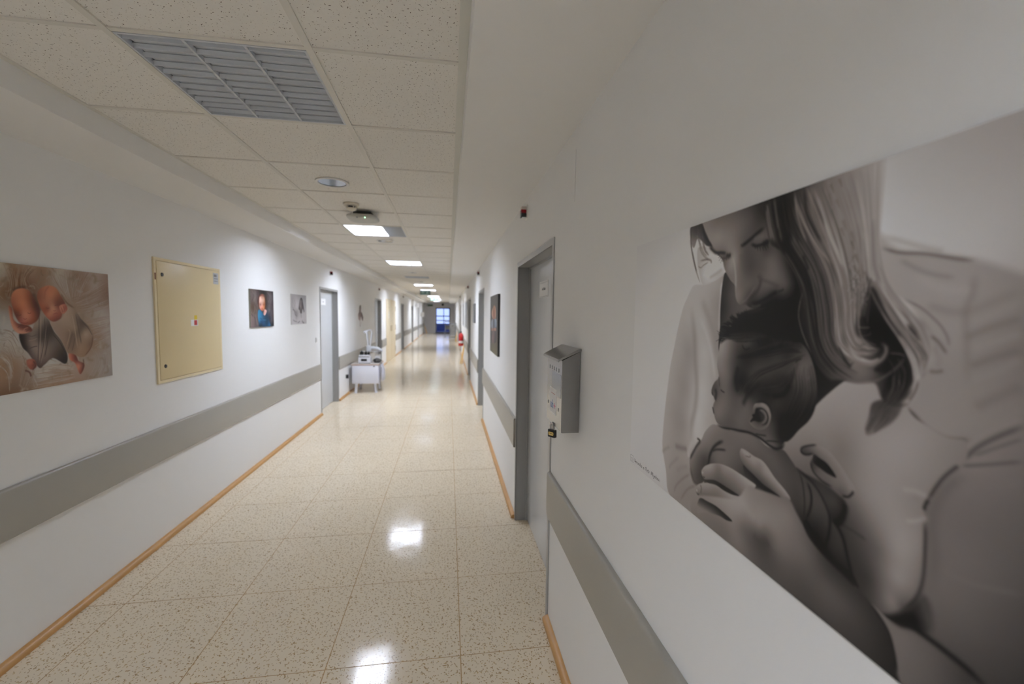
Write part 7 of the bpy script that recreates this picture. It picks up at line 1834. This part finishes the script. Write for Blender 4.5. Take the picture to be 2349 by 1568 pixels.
# ---------------------------------------------------------------- trolley table with apparatus, left
def trolley_table():
    x0, x1, y0, y1 = -1.888, -1.378, 8.70, 9.28
    root = thing('trolley_table', 'small white table on four legs with wooden-edged top by left wall', 'table', ((x0 + x1) / 2, (y0 + y1) / 2, 0))
    cx, cy = (x0 + x1) / 2, (y0 + y1) / 2
    hx, hy = (x1 - x0) / 2, (y1 - y0) / 2
    white = plain('table_lavender_white', (0.74, 0.75, 0.82, 1), 0.4)
    box('table_body', (-hx, -hy, 0.19), (hx, hy, 0.565), white, root, bevel=0.004)
    box('front_panel', (-hx + 0.006, -hy - 0.012, 0.196), (hx - 0.006, -hy, 0.556), white, root, bevel=0.003)
    box('lock_plate', (hx - 0.10, -hy - 0.014, 0.530), (hx - 0.07, -hy - 0.011, 0.550), M['steel'], root)
    box('table_top', (-hx - 0.012, -hy - 0.016, 0.565), (hx + 0.012, hy + 0.012, 0.572), plain('table_edge_wood', srgb(176, 128, 84), 0.45), root)
    box('top_sheet', (-hx - 0.010, -hy - 0.014, 0.572), (hx + 0.010, hy + 0.010, 0.588), plain('table_laminate', (0.62, 0.56, 0.52, 1), 0.35), root)
    for sx in (-1, 1):
        for sy in (-1, 1):
            bm = bmesh.new()
            bx_ = sx * (hx - 0.075); by = sy * (hy - 0.06)
            tube(bm, [(bx_, by, 0.195), (bx_ + sx * 0.004, by, 0.12), (bx_ + sx * 0.012, by + sy * 0.004, 0.03), (bx_ + sx * 0.016, by + sy * 0.006, 0.0)], [0.030, 0.028, 0.026, 0.030], 12)
            finish('leg', bm, white, root, smooth=True)
    # folded grey bag hanging over the side, apparatus on top: things of their own
    bag = thing('hanging_bag', 'white cloth bag hanging on the right side of small table', 'bag', (x1 + 0.02, cy - 0.12, 0.22))
    bm = bmesh.new()
    rings = []
    for z, w, d in ((0.36, 0.10, 0.012), (0.30, 0.14, 0.03), (0.2, 0.16, 0.05), (0.10, 0.16, 0.06), (0.03, 0.13, 0.05), (0.0, 0.08, 0.02)):
        ring = []
        for k in range(14):
            a = 2 * math.pi * k / 14
            rip = 1 + 0.12 * math.sin(3 * a + z * 20)
            ring.append(bm.verts.new((0.02 + max(-0.0, d) * (0.5 + 0.5 * math.cos(a)) * rip, w * math.sin(a) * rip, z)))
        rings.append(ring)
    for a, b in zip(rings[:-1], rings[1:]):
        for k in range(14): bm.faces.new((a[k], a[(k + 1) % 14], b[(k + 1) % 14], b[k]))
    bm.faces.new(rings[0]); bm.faces.new(rings[-1])
    finish('cloth', bm, plain('bag_cloth', (0.66, 0.66, 0.74, 1), 0.8), bag, smooth=True)
    bm = bmesh.new()
    tube(bm, [(0.022, -0.05, 0.35), (0.0, -0.03, 0.374), (0.0, 0.03, 0.374), (0.022, 0.05, 0.35)], 0.004, 8)
    finish('strap', bm, M['dark'], bag, smooth=True)

    top = 0.588
    ap = thing('lab_apparatus', 'white tabletop apparatus with black display and three black knobs', 'apparatus', (-1.665, 8.90, top))
    wp = plain('apparatus_white', (0.72, 0.72, 0.76, 1), 0.35)
    bm = bmesh.new()
    prism(bm, [(-0.12, 0.012), (0.12, 0.012), (0.12, 0.11), (-0.06, 0.128), (-0.12, 0.122)], -0.115, 0.115, 'X')
    body = finish('housing', bm, wp, ap)
    box('display', (-0.062, -0.1225, 0.045), (0.052, -0.119, 0.092), M['black'], body)
    for sx in (-0.10, 0.085):
        for sy in (-0.10, 0.09):
            bm = bmesh.new(); smooth_box(bm, (sx - 0.012, sy - 0.012, 0.0), (sx + 0.025, sy + 0.012, 0.012)); finish('foot', bm, M['black'], ap)
    box('base_strip', (-0.10, -0.118, 0.003), (0.10, -0.10, 0.012), M['black'], ap)
    box('tray', (-0.110, -0.11, 0.136), (0.100, 0.10, 0.168), wp, ap, bevel=0.006)
    box('tray_gasket', (-0.105, -0.113, 0.126), (0.095, -0.09, 0.136), M['dark'], ap)
    for x_, r_, h_ in ((-0.060, 0.034, 0.075), (0.020, 0.028, 0.062), (0.075, 0.022, 0.055)):
        bm = bmesh.new()
        lathe(bm, [(r_ * 1.05, 0.168), (r_, 0.168 + h_ * 0.75), (r_ * 0.55, 0.168 + h_ * 0.95), (r_ * 0.28, 0.168 + h_ * 1.0), (r_ * 0.28, 0.168 + h_ * 1.25), (0.0001, 0.168 + h_ * 1.3)], (x_, -0.05, 0), 20)
        finish('knob', bm, M['black'], ap, smooth=True)
    # magnifier-like arm behind: upright with a looped head and a side arm
    arm = thing('lamp_arm', 'white jointed arm with looped upright head behind the apparatus', 'arm', (-1.64, 9.17, top))
    pale = plain('arm_white', (0.66, 0.68, 0.72, 1), 0.4)
    bm = bmesh.new()
    lathe(bm, [(0.06, 0.0), (0.06, 0.015), (0.022, 0.03), (0.02, 0.22)], (0, 0, 0), 20)
    finish('stand', bm, pale, arm, smooth=True)
    bm = bmesh.new(); smooth_box(bm, (-0.052, -0.045, 0.215), (0.045, 0.045, 0.335), 0.02, 3)
    finish('joint_block', bm, pale, arm, smooth=True)
    bm = bmesh.new()       # looped band: a flat strip bent over at the top
    path = [(-0.012, 0.33), (-0.02, 0.42), (-0.032, 0.52), (-0.036, 0.60), (-0.02, 0.645), (0.02, 0.662), (0.052, 0.645), (0.060, 0.60), (0.052, 0.52), (0.036, 0.42), (0.026, 0.335)]
    wd = [0.05, 0.05, 0.052, 0.054, 0.056, 0.056, 0.05, 0.046, 0.042, 0.036, 0.03]
    pv = None
    for i, (a, b) in enumerate(path):
        p0 = path[max(i - 1, 0)]; p1 = path[min(i + 1, len(path) - 1)]
        t = Vector((p1[0] - p0[0], p1[1] - p0[1])).normalized(); nn = Vector((-t.y, t.x)) * 0.010
        q = [bm.verts.new((a + sx * nn.x, sy * wd[i], b + sx * nn.y)) for sx, sy in ((-1, -1), (1, -1), (1, 1), (-1, 1))]
        if pv:
            for k in range(4): bm.faces.new((pv[k], pv[(k + 1) % 4], q[(k + 1) % 4], q[k]))
        else: bm.faces.new(q)
        pv = q
    bm.faces.new(list(reversed(pv)))
    finish('looped_head', bm, pale, arm, smooth=True)
    bm = bmesh.new()
    tube(bm, [(-0.08, -0.05, 0.60), (-0.055, -0.03, 0.625), (-0.01, 0.0, 0.64)], [0.030, 0.032, 0.02], 12)
    finish('head_shade', bm, pale, arm, smooth=True)
    bm = bmesh.new()
    tube(bm, [(0.03, 0, 0.285), (0.10, 0, 0.287), (0.17, -0.01, 0.275), (0.23, -0.03, 0.245), (0.28, -0.05, 0.225)], [0.030, 0.033, 0.033, 0.026, 0.014], 14)
    finish('side_arm', bm, pale, arm, smooth=True)
    box('shelf_plate', (-0.17, -0.04, 0.205), (0.22, 0.04, 0.214), M['alu'], arm)
    # black pouch on the table top
    pouch = thing('black_pouch', 'black crumpled pouch at the back corner of small table', 'pouch', (-1.45, 9.00, top))
    bm = bmesh.new()
    bmesh.ops.create_icosphere(bm, subdivisions=3, radius=1.0)
    for v_ in bm.verts:
        n_ = 1 + 0.10 * math.sin(v_.co.x * 7 + v_.co.y * 5) + 0.06 * math.sin(v_.co.z * 11 + v_.co.x * 9)
        v_.co = Vector((v_.co.x * 0.085 * n_, v_.co.y * 0.12 * n_, max(0.0, 0.035 + v_.co.z * 0.045 * n_)))
    finish('pouch_body', bm, plain('pouch_black', (0.05, 0.048, 0.045, 1), 0.6), pouch, smooth=True)
    bm = bmesh.new(); tube(bm, [(-0.05, -0.06, 0.07), (0, -0.05, 0.09), (0.05, -0.06, 0.07)], 0.006, 8); finish('pouch_strap', bm, M['dark'], pouch, smooth=True)
    bx2 = thing('carton', 'small white carton standing at the back of small table', 'carton', (-1.50, 9.235, top))
    box('carton_body', (-0.03, -0.03, 0), (0.08, 0.03, 0.14), M['paper'], bx2)
    box('carton_lid', (-0.032, -0.032, 0.11), (0.082, 0.032, 0.142), M['white'], bx2)
trolley_table()

# ---------------------------------------------------------------- far objects
def fire_extinguisher():
    root = thing('fire_extinguisher', 'red fire extinguisher with white label hung on right wall', 'fire extinguisher', (XR - 0.10, 14.4, 0.52))
    bm = bmesh.new(); lathe(bm, [(0.0001, 0), (0.07, 0.0), (0.082, 0.015), (0.082, 0.36), (0.06, 0.41), (0.028, 0.43), (0.025, 0.45), (0.0001, 0.45)], (0, 0, 0), 28)
    cyl = finish('cylinder', bm, M['red'], root, smooth=True)
    bm = bmesh.new(); lathe(bm, [(0.0832, 0.10), (0.0832, 0.17)], (0, 0, 0), 28); finish('label_band', bm, M['paper'], cyl)
    bm = bmesh.new(); smooth_box(bm, (-0.02, -0.02, 0.44), (0.02, 0.02, 0.49)); smooth_box(bm, (-0.012, -0.11, 0.48), (0.012, 0.03, 0.495)); finish('valve', bm, M['black'], root)
    bm = bmesh.new(); tube(bm, [(-0.02, 0, 0.46), (-0.08, 0.01, 0.44), (-0.10, 0.01, 0.30), (-0.095, 0.0, 0.12)], 0.009, 8); finish('hose', bm, M['black'], root, smooth=True)
    bm = bmesh.new(); smooth_box(bm, (0.07, -0.03, 0.20), (0.10, 0.03, 0.32)); finish('wall_bracket', bm, M['steel'], root)
fire_extinguisher()

def floor_sign(x, y, lean_x, label, side):
    """Folded yellow caution board leaning on the wall."""
    s = 1 if side == 'R' else -1
    root = thing('floor_sign', label, 'caution sign', (x, y, 0), 'yellow caution boards along the walls')
    dx = lean_x
    for k, off in ((0, 0.0), (1, 0.05)):
        bm = bmesh.new()
        hh = 0.62
        prof = [(-0.15, 0.0), (-0.09, 0.0), (-0.08, 0.05), (0.08, 0.05), (0.09, 0.0), (0.15, 0.0), (0.11, hh), (-0.11, hh)]
        A = [bm.verts.new((s * (dx * b / hh + off * (1 - b / hh)), a, b)) for a, b in prof]
        B_ = [bm.verts.new((s * (dx * b / hh + off * (1 - b / hh) + 0.014), a, b)) for a, b in prof]
        bm.faces.new(A); bm.faces.new(list(reversed(B_)))
        for i in range(8): bm.faces.new((A[i], A[(i + 1) % 8], B_[(i + 1) % 8], B_[i]))
        finish('sign_leaf', bm, M['yellow'], root)
floor_sign(0.385, 13.70, 0.115, 'yellow folded caution board leaning on right wall by the extinguisher', 'R')
floor_sign(0.385, 24.3, 0.115, 'yellow folded caution board leaning on right wall near metal trolleys', 'R')
floor_sign(-1.66, 34.2, 0.20, 'yellow caution board standing against the left wall at corridor end', 'L')

def metal_trolley(x, y, w, d, h, label, solid):
    root = thing('metal_trolley', label, 'trolley', (x, y, 0), 'grey trolleys at the far end')
    g = plain('trolley_grey', srgb(128, 130, 132), 0.4, metal=0.3)
    for sx in (-1, 1):
        for sy in (-1, 1):
            bm = bmesh.new(); tube(bm, [(sx * w / 2, sy * d / 2, 0.10), (sx * w / 2, sy * d / 2, h)], 0.016, 10); finish('post', bm, g, root, smooth=True)
            bm = bmesh.new(); lathe(bm, [(0.0001, -0.014), (0.05, -0.014), (0.05, 0.014), (0.0001, 0.014)], (sx * w / 2, sy * d / 2, 0.05), 14, 'X'); finish('castor', bm, M['black'], root)
    for z in ((0.14, 0.55, h - 0.06) if not solid else (0.14, h - 0.02)):
        box('shelf', (-w / 2, -d / 2, z), (w / 2, d / 2, z + 0.03), g, root)
    if solid:
        box('cupboard', (-w / 2 + 0.02, -d / 2 + 0.01, 0.30), (w / 2 - 0.02, d / 2 - 0.01, h - 0.02), g, root, bevel=0.005)
        for i in range(3):
            z = 0.34 + i * (h - 0.42) / 3
            dr = box('drawer', (-w / 2 + 0.03, -d / 2 - 0.006, z), (w / 2 - 0.03, -d / 2 + 0.01, z + (h - 0.42) / 3 - 0.02), plain('drawer_grey', srgb(150, 152, 154), 0.4), root)
            box('drawer_handle', (-0.06, -d / 2 - 0.02, z + 0.10), (0.06, -d / 2 - 0.006, z + 0.12), M['chrome'], dr)
    else:
        box('basket', (-w / 2 + 0.02, -d / 2 + 0.01, 0.60), (w / 2 - 0.02, d / 2 - 0.01, 0.80), M['dark'], root, bevel=0.01)
        bm = bmesh.new(); tube(bm, [(-w / 2, -d / 2, h - 0.02), (-w / 2, -d / 2 - 0.10, h + 0.02), (w / 2, -d / 2 - 0.10, h + 0.02), (w / 2, -d / 2, h - 0.02)], 0.012, 8); finish('push_handle', bm, M['chrome'], root, smooth=True)
metal_trolley(0.26, 25.6, 0.36, 0.55, 1.05, 'grey metal drawer trolley by right wall at far end', True)
metal_trolley(-0.05, 28.6, 0.32, 0.55, 1.10, 'grey open-shelf trolley behind the drawer trolley', False)

def dome_camera():
    root = thing('dome_camera', 'dark dome camera above the blue end door', 'camera', (-0.45, Y1 - 0.16, ZC - 0.02))
    bm = bmesh.new(); tube(bm, [(0, 0.16, -0.08), (0, 0.06, -0.05), (0, 0.0, -0.10)], 0.018, 10); finish('bracket', bm, M['dark'], root, smooth=True)
    bm = bmesh.new(); lathe(bm, [(0.0001, -0.08), (0.09, -0.08), (0.10, -0.13), (0.085, -0.19), (0.045, -0.235), (0.0001, -0.245)], (0, 0, 0), 20); finish('dome', bm, M['black'], root, smooth=True)
dome_camera()
def flag_sign(y, z, hgt, wid, label):
    root = thing('flag_sign', label, 'sign', (XL, y, z), 'white signs jutting from the left wall')
    box('sign_plate', (0.02, -0.006, 0), (wid, 0.006, hgt), M['paper'], root)
    box('wall_bracket', (0, -0.015, hgt * 0.2), (0.02, 0.015, hgt * 0.8), M['steel'], root)
flag_sign(31.0, 1.35, 0.32, 0.24, 'small white sign jutting from left wall at far end')
flag_sign(26.2, 1.95, 0.22, 0.20, 'small white sign jutting from left wall above far door')
